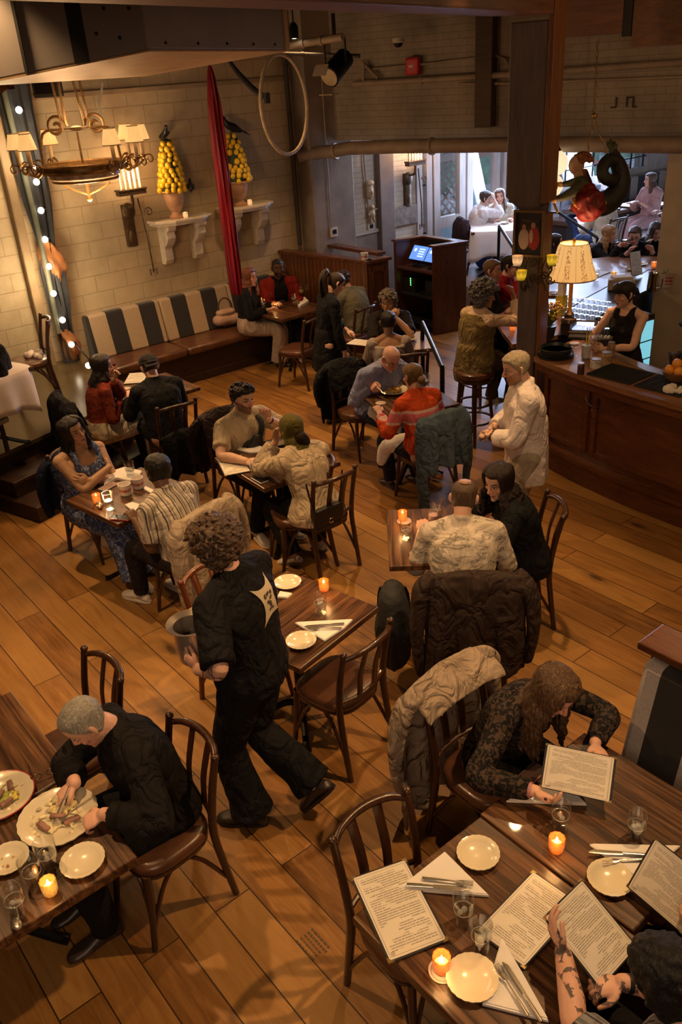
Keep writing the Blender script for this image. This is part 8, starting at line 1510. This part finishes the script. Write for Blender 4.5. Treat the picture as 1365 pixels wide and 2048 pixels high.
p.top(KH, None, .032, -.05, .515, 'vest', collar=1.5, skirt=lambda mb: mb.rings([[p.p0+V(cos(t)*r*(1+.05*sin(t*9)*k), sin(t)*r*.85*(1+.05*sin(t*9)*k)-.02, z) for t in a] for r, z, k in ((.175, .16, 0), (.2, .02, .6), (.225, -.14, 1), (.22, -.22, 1))]), disp=.02); p.pants(cloth((.06, .04, .03))); p.shoes(plain('grey_sneaker', (.42, .38, .35)), sole=SOLEW); p.curly((.075, .07, .07), .055, 520, .058, -.06, -.09, .011, .028, (.24, .23, .24), 1.1)
p = Person('person', 'man with cropped sandy hair in a black shirt at the bar', (-6.33, 7.04, 0), ang(.62, .78), seat=.775, lean=10, w=1.1, head=(-22, 2, 0), skin=skin_mat(SK['pink'], (.14, .08, .05), beard=.5, bcol=(.2, .1, .06)), det=1, hands=dict(R=dict(w=(.12, .40, 1.12), d=(-.5, 1, 0)), L=dict(w=(-.2, .40, 1.12))))
p.top(BLKC(), .8, .02); p.pants(DKJ()); p.shoes(); p.short((.15, .08, .045), .008, .072, -.02, -.06, (.25, .14, .08), disp=.004)
p = Person('person', 'dark haired woman in a red top and glasses at the bar, hand on cheek', (-6.44, 7.41, 0), ang(.85, .3), female=True, seat=.775, lean=14, w=.95, head=(10, 8, 0), skin=skin_mat(SK['pink'], (.03, .02, .015)), det=1, hands=dict(R=dict(w=(.06, .26, 1.36), pole=(.7, .5, -1), d=(-.1, -.1, 1), n=(-.5, -.8, 0), curl=.6), L=dict(w=(-.1, .34, 1.13))))
p.top(cloth((.36, .025, .035)), 1.8, .016); p.pants(DKJ()); p.shoes(); p.bun((.02, .013, .01), None, (0, -.12, .0), .03); p.glasses()
p = Person('person', 'bleach blond bearded man in a long white shirt standing with clasped hands', (-3.73, 4.66, 0), ang(-.66, -.75), stand=True, scale=.985, w=1.02, lean=3, head=(6, 16, 0), skin=skin_mat(SK['fair'], (.25, .16, .09), beard=.65, bcol=(.20, .10, .05), tattoo=1, seed=3), tat=((-1, 1), 'full'), det=2, hands=dict(L=dict(w=(-.045, .27, 1.05), pole=(-1, -.6, -.4), d=(.75, .8, .02), n=(.4, -.3, -.8), curl=.75, thumb=.7), R=dict(w=(.055, .25, 1.065), pole=(1, -.6, -.4), d=(-.75, .8, .02), n=(-.4, -.3, -.8), curl=.7, thumb=.7)))
WHL = cloth((.80, .70, .68), wr=.3)
a = np.linspace(0, 2*pi, 30, endpoint=False)
p.top(WHL, 1.75, .026, -.05, .535, 'shirt', collar=1.2, skirt=lambda mb: mb.rings([[p.p0+V(cos(t)*r*(1+.05*sin(t*7)*k), sin(t)*r*.80*(1+.05*sin(t*7)*k)-.015, z) for t in a] for r, z, k in ((.175, .26, 0), (.19, .1, .3), (.20, -.08, .7), (.205, -.24, 1))]), disp=.013, g=1.25); p.pants(cloth((.45, .38, .30)), .03, .04); p.shoes(); p.short((.42, .34, .24), .012, .072, -.005, -.05, (.65, .56, .44), disp=.008); p.watch(-1)
mb = MB(); [mb.ball(p.hp(-.086, -.012+.004*k, -.03-.008*k), .005, 8, 6) for k in range(2)]; mb.build('earring', plain('silver_stud', (.9, .9, .9), .15, 1), p.root)
p = Person('person', 'bartender with dark fringe in a black sleeveless top holding a wine glass', (-4.41, 6.92, 0), ang(.06, -1), stand=True, female=True, scale=.97, w=.95, lean=2, head=(-28, 8, 0), skin=skin_mat(SK['fair'], (.02, .012, .01)), det=2, hands=dict(R=dict(w=(.10, .33, 1.12), pole=(1, -.3, -.8), d=(.3, 1, .15), n=(-1, .2, 0), curl=.6), L=dict(w=(.02, .32, 1.09), pole=(-1, -.3, -.8), d=(.8, .7, .15), n=(.4, -.8, -.2), curl=.55)))
p.top(cloth((.018, .014, .016)), None, .012, -.04, .50, skirt=lambda mb: [mb.limb([p.sp[4]+p.rt[4]*sg*.07+p.fr[4]*.07, p.sp[5]+p.rt[5]*sg*.075, p.sp[4]+p.rt[4]*sg*.07-p.fr[4]*.07], [.035, .03, .035], 10) for sg in (-1, 1)]); p.pants(cloth((.020, .016, .03)), .02, .03); p.shoes()
mb = MB(); p.cap(mb, .012, .040, -.045, -.08); [mb.limb([p.hp(*head_pt(x*.5, .10, .014)), p.hp(*head_pt(x*.75, .07, .018)), p.hp(*head_pt(x*.85, .035, .014))], [.012, .016, .008], 8) for x in np.linspace(-1, 1, 9)]; mb.limb([p.hp(0, -.11, .01), p.hp(0, -.13, -.03)], [.03, .024], 10); p.hairobj(mb, hair_mat((.022, .014, .012), (.07, .04, .03)))
gp = p.hand_pt(1, .07, .0, .04); stem_glass('empty wine glass held by the bartender', gp-V(0, 0, .07), .2)
p = Person('person', 'balding man in a pale camouflage patterned shirt seen from behind', (-3.09, 3.31, 0), ang(-.72, .69), lean=17, w=1.10, twist=-4, head=(-8, 14, 4), skin=skin_mat(SK['pink'], (.1, .06, .04)), det=1, hands=dict(L=dict(w=(-.26, .34, .80), pole=(-.35, -.4, -1)), R=dict(w=(.24, .36, .80), pole=(.35, -.4, -1))))
p.top(cloth((.60, .52, .45), (.20, .185, .17), 'camo', wr=.3), 1.4, .022, -.08, collar=1.3, hem=.1); p.pants(cloth((.06, .06, .08))); p.shoes()
mb = MB(); p.cap(mb, .006, .085, -.02, -.055); R_ = hair_mat((.10, .06, .04), (.2, .13, .09)); o = p.hairobj(mb, R_); mb = MB(); mb.rings([[p.hp(cos(t)*.036*k, -.02+sin(t)*.042*k, z) for t in np.linspace(0, 2*pi, 20, endpoint=False)] for k, z in ((1.15, .108), (1.0, .1195), (.6, .1245), (.1, .126))]); mb.build('bald_crown', plain('thin_crown', (.40, .23, .15), .5, var=.3, scale=60), o)
p = Person('person', 'woman with long dark curls in a black sweater listening at the square table', (-3.12, 3.96, 0), ang(-.62, -.78), female=True, lean=20, w=1.12, side=2, head=(40, 14, 0), skin=skin_mat(SK['fair'], (.03, .018, .014)), det=2, hands=dict(R=dict(w=(.14, .38, .80), pole=(1, -.2, -.5)), L=dict(w=(-.1, .40, .80), pole=(-1, -.2, -.5))))
p.top(BLKC(), 1.9, .026, -.08, hem=.1); p.pants(BLKC(), .02); p.shoes(); p.long((.020, .011, .009), .26, 260, (.075, .03, .02), .026, .018, az0=.95, back=.03, r=.0075, out=.022)
p = Person('person', 'waiter with curly brown hair and glasses in black carrying a steel pitcher', (-2.98, 1.67, 0), ang(-.86, -.50), stand=True, scale=1.015, w=1.06, lean=5, twist=10, head=(14, 10, 0), skin=skin_mat(SK['pink'], (.06, .035, .02), tattoo=1, seed=7), tat=((-1,), 'upper'), det=2, hipz=.955, hands=dict(L=dict(ww=hw(398, 1340, 1.10), pole=(-.9, -.5, -.9), d=(.25, .8, .5), n=(.8, -.3, .1), curl=.35), R=dict(w=(.12, .28, 1.14), pole=(1, -.7, -.25), d=(-.8, .6, 0), n=(-.3, -1, 0), curl=.45)), feet=dict(L=dict(aw=(*at(505, 1622, .09)[:2], .09), yaw=12, pitch=0), R=dict(aw=(*at(628, 1568, .22)[:2], .22), yaw=6, pitch=48)))
BT_ = cloth((.011, .010, .012), wr=.5); p.top(BT_, .95, .026, -.09, collar=.9, hem=.12, disp=.018); p.pants(BT_, .028, .055, disp=.02); p.shoes(sole=plain('black_sole', (.012, .011, .011))); p.curly((.075, .042, .026), .036, 1000, .048, -.05, -.085, .0055, .024, (.19, .11, .065), 1.3); p.glasses()
mb = MB(); mb.limb([p.p0+V(-.16, .06, .0), p.p0+V(-.19, .05, -.1), p.p0+V(-.185, .06, -.2)], [.05, .06, .025], 12, flat=.6); remesh(mb, 'waist_cloth', .008, 2, .02, mat=BT_, parent=p.root)
shirt = [o for o in p.root.children if o.name.startswith('shirt')][0]
from mathutils.bvhtree import BVHTree
bv = BVHTree.FromPolygons([v.co for v in shirt.data.vertices], [q.vertices[:] for q in shirt.data.polygons])
def onback(x, z):
 r, u, f = p.rt[4], p.up[3], p.fr[4]; o = p.sp[3]+r*x+u*z-f*.6; h = bv.ray_cast(Vector(o), Vector(f)); return (V(*h[0])-f*.004) if h[0] is not None else o+f*.45
def emblem(x0, z0, w, h, n=14):
 G = []
 for i in range(n+1):
  row = []
  for j in range(n+1):
   a, b = i/n*2-1, j/n*2-1; row.append(onback(x0+a*w*(1-.38*(1-b*b)), z0+b*h*(1-.30*(1-a*a))))
  G.append(row)
 return G
mb = MB(); mb.grid(emblem(.045, .06, .085, .10)); e_ = mb.build('shirt_emblem', plain('emblem_cream', (.55, .45, .33), .8, var=.08), shirt); mb = MB(); r_ = np.random.default_rng(3)
for x, z, w in ((.045, .10, .012), (.03, .065, .02), (.06, .07, .016), (.045, .055, .014), (.045, .02, .022), (.02, .095, .006), (.07, .095, .006), (.045, .04, .008)):
 for k in range(3): xx, zz = x+r_.uniform(-w, w)*.7, z+r_.uniform(-.006, .006); P = [onback(xx+dx*.006, zz+dz*.007)-p.fr[4]*.003 for dx, dz in ((-1, -1), (1, -.6), (1, 1), (-.7, .8))]; mb.add(P, [(0, 1, 2, 3)])
mb.build('emblem_lettering', plain('emblem_ink', (.06, .045, .035), .8), e_)
pc = (p.hand_pt(-1, .08, 0, .05)+p.hand_pt(1, .08, 0, .04))/2; pt_ = at(384, 1272, 1.2)
t = thing('steel_pitcher', 'polished steel wine bucket carried by the waiter', 'pitcher', pt_-V(0, 0, .14)); mb = MB(); mb.lathe([(.06, 0), (.075, .02), (.085, .1), (.08, .17), (.085, .2), (.112, .215), (.112, .22), (.08, .205), (.074, .16), (.07, .03), (.004, .02)], seg=32); mb.build('body', plain('pitcher_steel', (.58, .50, .43), .25, .7, var=.15), t); mb = MB(); mb.lathe([(.004, .12), (.072, .12)], seg=24, cap=False); mb.build('contents', plain('dark_liquid', (.015, .01, .01), .2), t)
p = Person('person', 'grey haired man in a black sweater cutting steak at the long table', (-2.90, 1.05, 0), ang(-.06, -1), lean=17, side=7, w=1.06, head=(-4, 40, 0), skin=skin_mat(SK['pink'], (.25, .2, .17)), det=2, hands=dict(R=dict(ww=hw(150, 1566, .83), pole=(1, -.2, -.3), d=(.05, .8, -.4), n=(-.1, -.3, -1), curl=(.25, .7, .8, .85), thumb=.8), L=dict(ww=hw(208, 1628, .82), pole=(-1, -.3, -.3), d=(.35, .8, -.3), n=(.2, -.2, -1), curl=.8, thumb=.9)))
p.top(cloth((.012, .010, .011), wr=.5), 1.88, .026, -.08, collar=1.5, hem=.1, disp=.018); p.pants(BLKC(), .02); p.shoes(); p.short((.32, .30, .27), .011, .078, -.01, -.055, (.62, .58, .54), disp=.006)
cutlery('knife', 'knife in the right hand of the grey haired man', 128, 1605, pang((150, 1572), (110, 1630)), .80, -22); cutlery('fork', 'fork in the left hand of the grey haired man', 150, 1622, pang((182, 1612), (118, 1640)), .80, -18)
p = Person('person', 'long haired woman in black lace bending over an open menu', (-2.05, 2.45, 0), ang(1, .03), female=True, lean=28, w=1.06, head=(-6, 34, 0), skin=skin_mat(SK['pink'], (.1, .06, .04), lip=(.32, .10, .09)), det=2, hands=dict(R=dict(ww=hw(1072, 1582, .83), pole=(1, -.4, -.4), d=(.0, 1, .05), n=(-.4, .0, .8), curl=.5, thumb=.7), L=dict(ww=hw(1190, 1488, .86), pole=(-1, -.2, -.2), d=(.5, .8, .0), n=(.2, -.3, -.9), curl=.55, thumb=.7)))
p.top(cloth((.010, .009, .010), (.10, .065, .05), 'lace', wr=.3), 1.9, .016, -.06); p.pants(BLKC(), .018); p.shoes(); p.long((.085, .042, .022), .31, 330, (.40, .27, .14), .014, .020, az0=.8, back=.05, r=.0065, fwd=.0); p.watch(-1, (.55, .52, .48), 'watch'); p.watch(1, (.40, .18, .20), 'beaded_bracelet', .032, .014)
mb = MB()
for sg in (-1, 1):
 W, d, n, t_ = p.hands['L' if sg < 0 else 'R']['fr']; mb.ball(W+d*.085+t_*.062+n*.02, (.007, .008, .005))
mb.build('dark_nails', plain('dark_nail', (.04, .01, .012), .3), p.root)
p = Person('person', 'dark haired person with tattooed forearms reading a menu at the bottom right', (-0.53, 1.59, 0), ang(-1, .05), lean=9, w=1.05, head=(8, 18, 0), skin=skin_mat(SK['pink'], (.01, .008, .007), tattoo=1, seed=5), tat=((-1, 1), 'full'), det=2, seat=.46, hands=dict(L=dict(ww=hw(1127, 1905, .86), pole=(-1, -.2, -.6), d=(.1, .75, .75), n=(.7, -.1, .3), curl=.35, thumb=.7), R=dict(ww=hw(1245, 1965, .80), pole=(1, -.5, -.6), d=(-.85, .5, .0), n=(-.2, .2, -1), curl=.75)))
p.top(cloth((.30, .29, .30), (.06, .06, .07), 'stripe'), .9, .024, collar=1.1); p.pants(BLKC()); p.shoes(); p.short((.010, .008, .008), .028, .062, -.05, -.085, disp=.022); p.watch(1)
chair('chair under the tattooed person at the bottom right', -.38, 1.58, U(-1, .05))
p = Person('person', 'hand and dark sleeve of a person holding the menu at the right edge', (-.32, 2.50, 0), ang(-1, -.05), lean=4, w=1.0, head=(0, 10, 0), skin=skin_mat(SK['pink'], (.02, .01, .01)), det=0, hands=dict(L=dict(ww=hw(1376, 1885, .82), pole=(-1, -.2, -.8), d=(.2, .9, .3), n=(.6, 0, .6), curl=.5), R=dict(w=(.2, .34, .82))))
p.top(BLKC(), 1.85, .022); p.pants(BLKC()); p.shoes(); p.short((.02, .012, .01)); chair('chair at the right edge under the person half out of view', -.30, 2.50, U(-1, -.05))
# ---- far room
f_ = lambda px, py, z: at(px, py, z)
q = f_(958, 430, FZ+.9)
p = Person('person', 'man in a white shirt resting his head on his hand by the glazed doors', (-10.17, 11.13, FZ), ang(.55, .83), lean=14, w=1.0, head=(-10, 12, 0), skin=skin_mat(SK['fair']), det=0, hands=dict(R=dict(w=(.06, .30, 1.12), pole=(.6, .5, -1), d=(-.1, -.1, 1), n=(-.5, -.8, 0), curl=.6), L=dict(w=(-.1, .40, .80))))
p.top(cloth((.72, .66, .64)), 1.5, .03, -.06); p.pants(cloth((.02, .025, .05))); p.shoes(); p.short((.045, .026, .016), .016, .065, -.04, -.06, disp=.012)
p = Person('person', 'long haired woman in a cream dress facing the man in white', (-10.04, 11.61, FZ), ang(.75, -.65), female=True, lean=6, w=.92, head=(-8, 8, 10), skin=skin_mat(SK['pink'], (.12, .07, .04)), det=0, hands=dict(R=dict(w=(.14, .34, .80)), L=dict(w=(-.14, .34, .80))))
p.top(cloth((.62, .54, .42)), .5, .016); p.pants(cloth((.62, .54, .42)), .03, .05, mid=True); p.shoes(); p.long((.13, .06, .03), .30, 80, (.3, .17, .09), .012, .012, az0=.85)
p = Person('person', 'man in a cream shirt seen from behind beyond the mermaid', (-8.25, 12.1, FZ), ang(-.95, .12), lean=14, w=1.12, head=(-30, 6, 0), skin=skin_mat(SK['fair']), det=0, hands=dict(L=dict(w=(-.2, .40, .80)), R=dict(w=(.16, .36, 1.0), d=(0, .1, 1))))
p.top(cloth((.66, .57, .42)), 1.5, .032, -.08); p.pants(cloth((.03, .045, .10))); p.shoes(); p.short((.05, .03, .02))
p = Person('person', 'person in a pale blue shirt and jeans on the window bench behind the mermaid', (-9.75, 13.35, FZ), ang(.8, -.6), lean=12, w=1.0, head=(10, 14, 0), skin=skin_mat(SK['fair']), det=0, seat=.5, hands=dict(L=dict(w=(-.2, .40, .80)), R=dict(w=(.2, .40, .80))), feet=dict(L=dict(a=(-.1, .55, .09)), R=dict(a=(.1, .5, .09))))
p.top(cloth((.30, .36, .50)), 1.7, .026, -.06); p.pants(cloth((.03, .06, .16)), .02); p.shoes(WHS); p.short((.06, .035, .02))
q = f_(1303, 372, FZ+1.05); p = Person('person', 'long haired woman in a pale pink dress on the far bench', (float(q[0])-.05+0.30, float(q[1])+.1-0.43, FZ), ang(-.25, -.97), female=True, lean=4, w=1.0, head=(-25, 4, 0), seat=.5, skin=skin_mat(SK['pink']), det=0, hands=dict(L=dict(w=(-.08, .30, .86)), R=dict(w=(.14, .34, .84))))
p.top(cloth((.50, .30, .30)), 1.5, .03); p.pants(cloth((.50, .30, .30)), .03, .05, mid=True); p.shoes(); p.long((.10, .055, .035), .24, 70, (.22, .13, .08), .012, .012, az0=.95)
q = f_(1362, 400, FZ+1.0); p = Person('person', 'dark clothed person at the far right edge of the end bench', (float(q[0])+.15, float(q[1])-.1, FZ), ang(-.6, -.8), lean=4, w=1.1, head=(0, 6, 0), seat=.5, skin=skin_mat(SK['fair']), det=0, hands=dict(L=dict(w=(-.16, .34, .84)), R=dict(w=(.16, .34, .84))))
p.top(DKJ(), 1.85, .028); p.pants(BLKC()); p.shoes(); p.short((.02, .014, .012), .02)
SEATB = .62
p = Person('person', 'blonde woman in a black top looking at her phone at the bar', (-7.12, 10.27, 0), ang(.80, .05), female=True, seat=SEATB, lean=13, w=.95, head=(12, 10, 0), skin=skin_mat(SK['pink'], (.2, .12, .06)), det=1, hands=dict(R=dict(w=(.12, .42, 1.22), d=(-.1, 1, .2), n=(-.3, 0, 1), curl=.5), L=dict(w=(-.05, .40, 1.14))))
p.top(BLKC(), 1.85, .018); p.pants(BLKC()); p.shoes(); p.long((.36, .22, .11), .40, 110, (.62, .45, .26), .010, .008, az0=.9, back=.03); hp3 = p.hand_pt(1, .10, 0, .03); t = thing('phone', 'dark phone in the hand of the blonde woman at the bar', 'phone', hp3, RAD(-20)); mb = MB(); mb.box((0, 0, .01), (.075, .15, .01)); mb.build('case', plain('phone_case_2', (.02, .02, .02), .4), t, smooth=False, bevel=.003); mb = MB(); mb.box((0, 0, .016), (.066, .138, .0012)); mb.build('screen', plain('phone_screen_2', (.02, .02, .025), .12), t, smooth=False)
p = Person('person', 'man with glasses and short brown hair leaning in beside the blonde woman', (-6.76, 10.52, 0), ang(.75, -.62), seat=SEATB, lean=16, w=1.05, head=(-20, 18, 0), skin=skin_mat(SK['pink'], (.06, .03, .02), beard=.3), det=1, hands=dict(R=dict(w=(.16, .40, 1.13)), L=dict(w=(-.16, .40, 1.13))))
p.top(BLKC(), 1.85, .02); p.pants(BLKC()); p.shoes(); p.short((.06, .032, .02), .012); p.glasses()
p = Person('person', 'dark long haired woman bending over the far bar', (-6.80, 11.04, 0), ang(.55, -.62), female=True, seat=SEATB, lean=20, w=.95, head=(20, 24, 0), skin=skin_mat(SK['fair'], (.02, .012, .01)), det=1, hands=dict(R=dict(w=(.12, .40, 1.13)), L=dict(w=(-.12, .40, 1.13))))
p.top(BLKC(), 1.85, .018); p.pants(BLKC()); p.shoes(); p.long((.028, .016, .012), .34, 90, (.10, .05, .03), .012, .010, az0=.85)
p = Person('person', 'person with tied brown hair in a grey cardigan farther along the bar', (-7.12, 11.94, 0), ang(.45, -.7), female=True, seat=SEATB, lean=12, w=1.0, head=(10, 14, 0), skin=skin_mat(SK['fair']), det=0, hands=dict(R=dict(w=(.14, .36, 1.13)), L=dict(w=(-.14, .36, 1.13))))
p.top(cloth((.18, .15, .13)), 1.85, .024); p.pants(BLKC()); p.shoes(); p.bun((.07, .035, .02), (.16, .09, .05))
p = Person('person', 'dark haired person in a purple top at the end of the far bar', (-6.25, 11.75, 0), ang(.3, -.8), seat=SEATB, lean=12, w=1.05, head=(0, 16, 0), skin=skin_mat(SK['olive']), det=0, hands=dict(R=dict(w=(.16, .40, 1.13)), L=dict(w=(-.2, .42, 1.13))))
p.top(cloth((.12, .015, .06)), 1.85, .022); p.pants(BLKC()); p.shoes(); p.short((.02, .012, .01), .014)
p = Person('person', 'dark haired woman in profile left of the table lamp', (-7.22, 9.29, 0), ang(.75, .62), female=True, seat=SEATB, lean=8, w=.95, head=(0, 4, 0), skin=skin_mat(SK['fair'], (.02, .012, .01)), det=1, hands=dict(R=dict(w=(.14, .38, 1.13)), L=dict(w=(-.14, .38, 1.13))))
p.top(cloth((.30, .17, .12)), .6, .014); p.pants(BLKC()); p.shoes(); p.long((.02, .013, .011), .34, 90, (.06, .035, .03), .010, .010, az0=1.0)
q = at(2, 690, SZ+1.0); p = Person('person', 'black sleeved guest at the stage table cut by the left edge', (float(q[0])-.22, float(q[1])-.05, SZ), ang(.3, -.95), lean=10, w=1.1, head=(0, 8, 0), skin=skin_mat(SK['fair']), det=0, hands=dict(L=dict(w=(-.2, .36, .82)), R=dict(w=(.2, .36, .82))))
p.top(BLKC(), 1.85, .024); p.pants(BLKC()); p.shoes(); p.short((.02, .014, .012))
# ------------------------------------------------------------------ light
sc = bpy.context.scene
def lamp(kind, name, loc, e, col, size=.1, target=None, spot=None, blend=.4):
 l = bpy.data.lights.new(name, kind); l.energy = e; l.color = col; o = bpy.data.objects.new(name, l); C.objects.link(o); o.location = Vector([float(x) for x in loc])
 if kind == 'AREA': l.size = size
 elif kind == 'SUN': l.angle = size
 else: l.shadow_soft_size = size
 if target is not None: o.rotation_euler = (Vector([float(x) for x in target])-o.location).to_track_quat('-Z', 'Y').to_euler()
 if spot: l.spot_size = RAD(spot); l.spot_blend = blend
 return o
WARM = (1.0, .58, .24); AMBR = (1.0, .56, .25); COOL = (.55, .68, 1.0)
for x, y, tx, ty, e, sp in ((-1.2, 3.4, -2.2, 1.8, 420, 70), (-4.2, .4, -3.4, 1.4, 330, 75), (-3.6, 4.6, -3.6, 3.3, 330, 70), (-6.4, 2.0, -5.4, 3.0, 360, 75), (-6.6, 5.6, -6.2, 4.6, 300, 75), (-8.2, 4.4, -8.2, 4.4, 240, 80), (-8.6, 6.4, -8.9, 6.5, 150, 75), (-6.9, 6.6, -7.0, 6.3, 120, 70)):  # last two added to brighten the dark booth and back table
 lamp('SPOT', 'ceiling_and_fill_spot', (x, y, 4.4), e, WARM, .05, (tx, ty, 0), sp, .7)
lamp('SPOT', 'bar_front_fill', (-1.8, 3.6, 4.4), 130, WARM, .05, (-3.3, 6.0, .7), 60, .8)  # unseen spot added to brighten the dark bar front
lamp('POINT', 'chandelier_light', (cc[0], cc[1], cc[2]-.32), 70, AMBR, .2); lamp('POINT', 'chandelier_light_up', (cc[0], cc[1], cc[2]+.35), 14, AMBR, .2)
lamp('POINT', 'candelabra_light', (SC1[0]+.32, SC1[1], SC1[2]+.25), 16, AMBR, .08); lamp('POINT', 'candelabra_light_far', (SC2[0]+.35, SC2[1], SC2[2]+.3), 30, AMBR, .08)
lamp('POINT', 'string_light', (XW+.55, float(bpts[5][1])-.15, 1.6), 28, (1, .72, .4), .12); lamp('POINT', 'string_light', (XW+.55, float(bpts[2][1])-.15, 2.9), 24, (1, .72, .4), .12)
lamp('POINT', 'table_lamp_light', LAMP_P, 22, AMBR, .06); lamp('POINT', 'bar_light', (-3.2, 6.9, 3.6), 28, AMBR, .2); lamp('POINT', 'far_bar_light', (-6.6, 9.9, 3.2), 30, AMBR, .2)
lamp('AREA', 'window_daylight', (XS+.5, 12.0, 2.0), 240, COOL, 2.2, (-6.0, 7.0, .3)); lamp('AREA', 'window_daylight', (XS+.6, 15.0, 2.1), 180, COOL, 2.2, (-7.5, 11, .8))
lamp('AREA', 'camera_side_fill', (.8, -1.2, 4.35), 100, (1, .68, .42), 2.5, (-4.5, 3.4, .5))  # soft fill added on the camera side to lift surfaces facing it
for px, py, z, e in ((1113, 1690, .84, .8), (884, 1925, .84, .9), (649, 1172, .84, .8), (806, 1033, .84, .8), (195, 1000, .84, .8), (102, 1778, .84, .4), (547, 607, .84, .8)):
 q = at(px, py, z); lamp('POINT', 'candle_light', q, e, (1, .5, .16), .03)
lamp('AREA', 'dining_cool_fill', (-8.0, 9.9, 3.4), 45, COOL, 1.2, (-9.4, 11.4, .8))  # cool fill added to whiten the cloth by the glazed doors
w = bpy.data.worlds.new('sky'); sc.world = w; w.use_nodes = True; nt = w.node_tree; bg = nt.nodes['Background']
tx = nt.nodes.new('ShaderNodeTexCoord'); sp_ = nt.nodes.new('ShaderNodeSeparateXYZ'); nt.links.new(tx.outputs['Generated'], sp_.inputs[0]); rm = nt.nodes.new('ShaderNodeValToRGB'); nt.links.new(sp_.outputs[2], rm.inputs[0]); rm.color_ramp.elements[0].color = (.62, .74, .95, 1); rm.color_ramp.elements[1].color = (.45, .62, 1.0, 1); nt.links.new(rm.outputs[0], bg.inputs[0]); bg.inputs[1].default_value = 1.7
sc.cycles.use_denoising = True; sc.cycles.max_bounces = 6; sc.cycles.diffuse_bounces = 3; sc.cycles.glossy_bounces = 3; sc.cycles.transmission_bounces = 5; sc.cycles.transparent_max_bounces = 24; sc.cycles.sample_clamp_indirect = 4; sc.cycles.caustics_reflective = False; sc.cycles.caustics_refractive = False
sc.view_settings.view_transform = 'Standard'
sc.view_settings.look = 'None'
sc.view_settings.exposure = 0.05
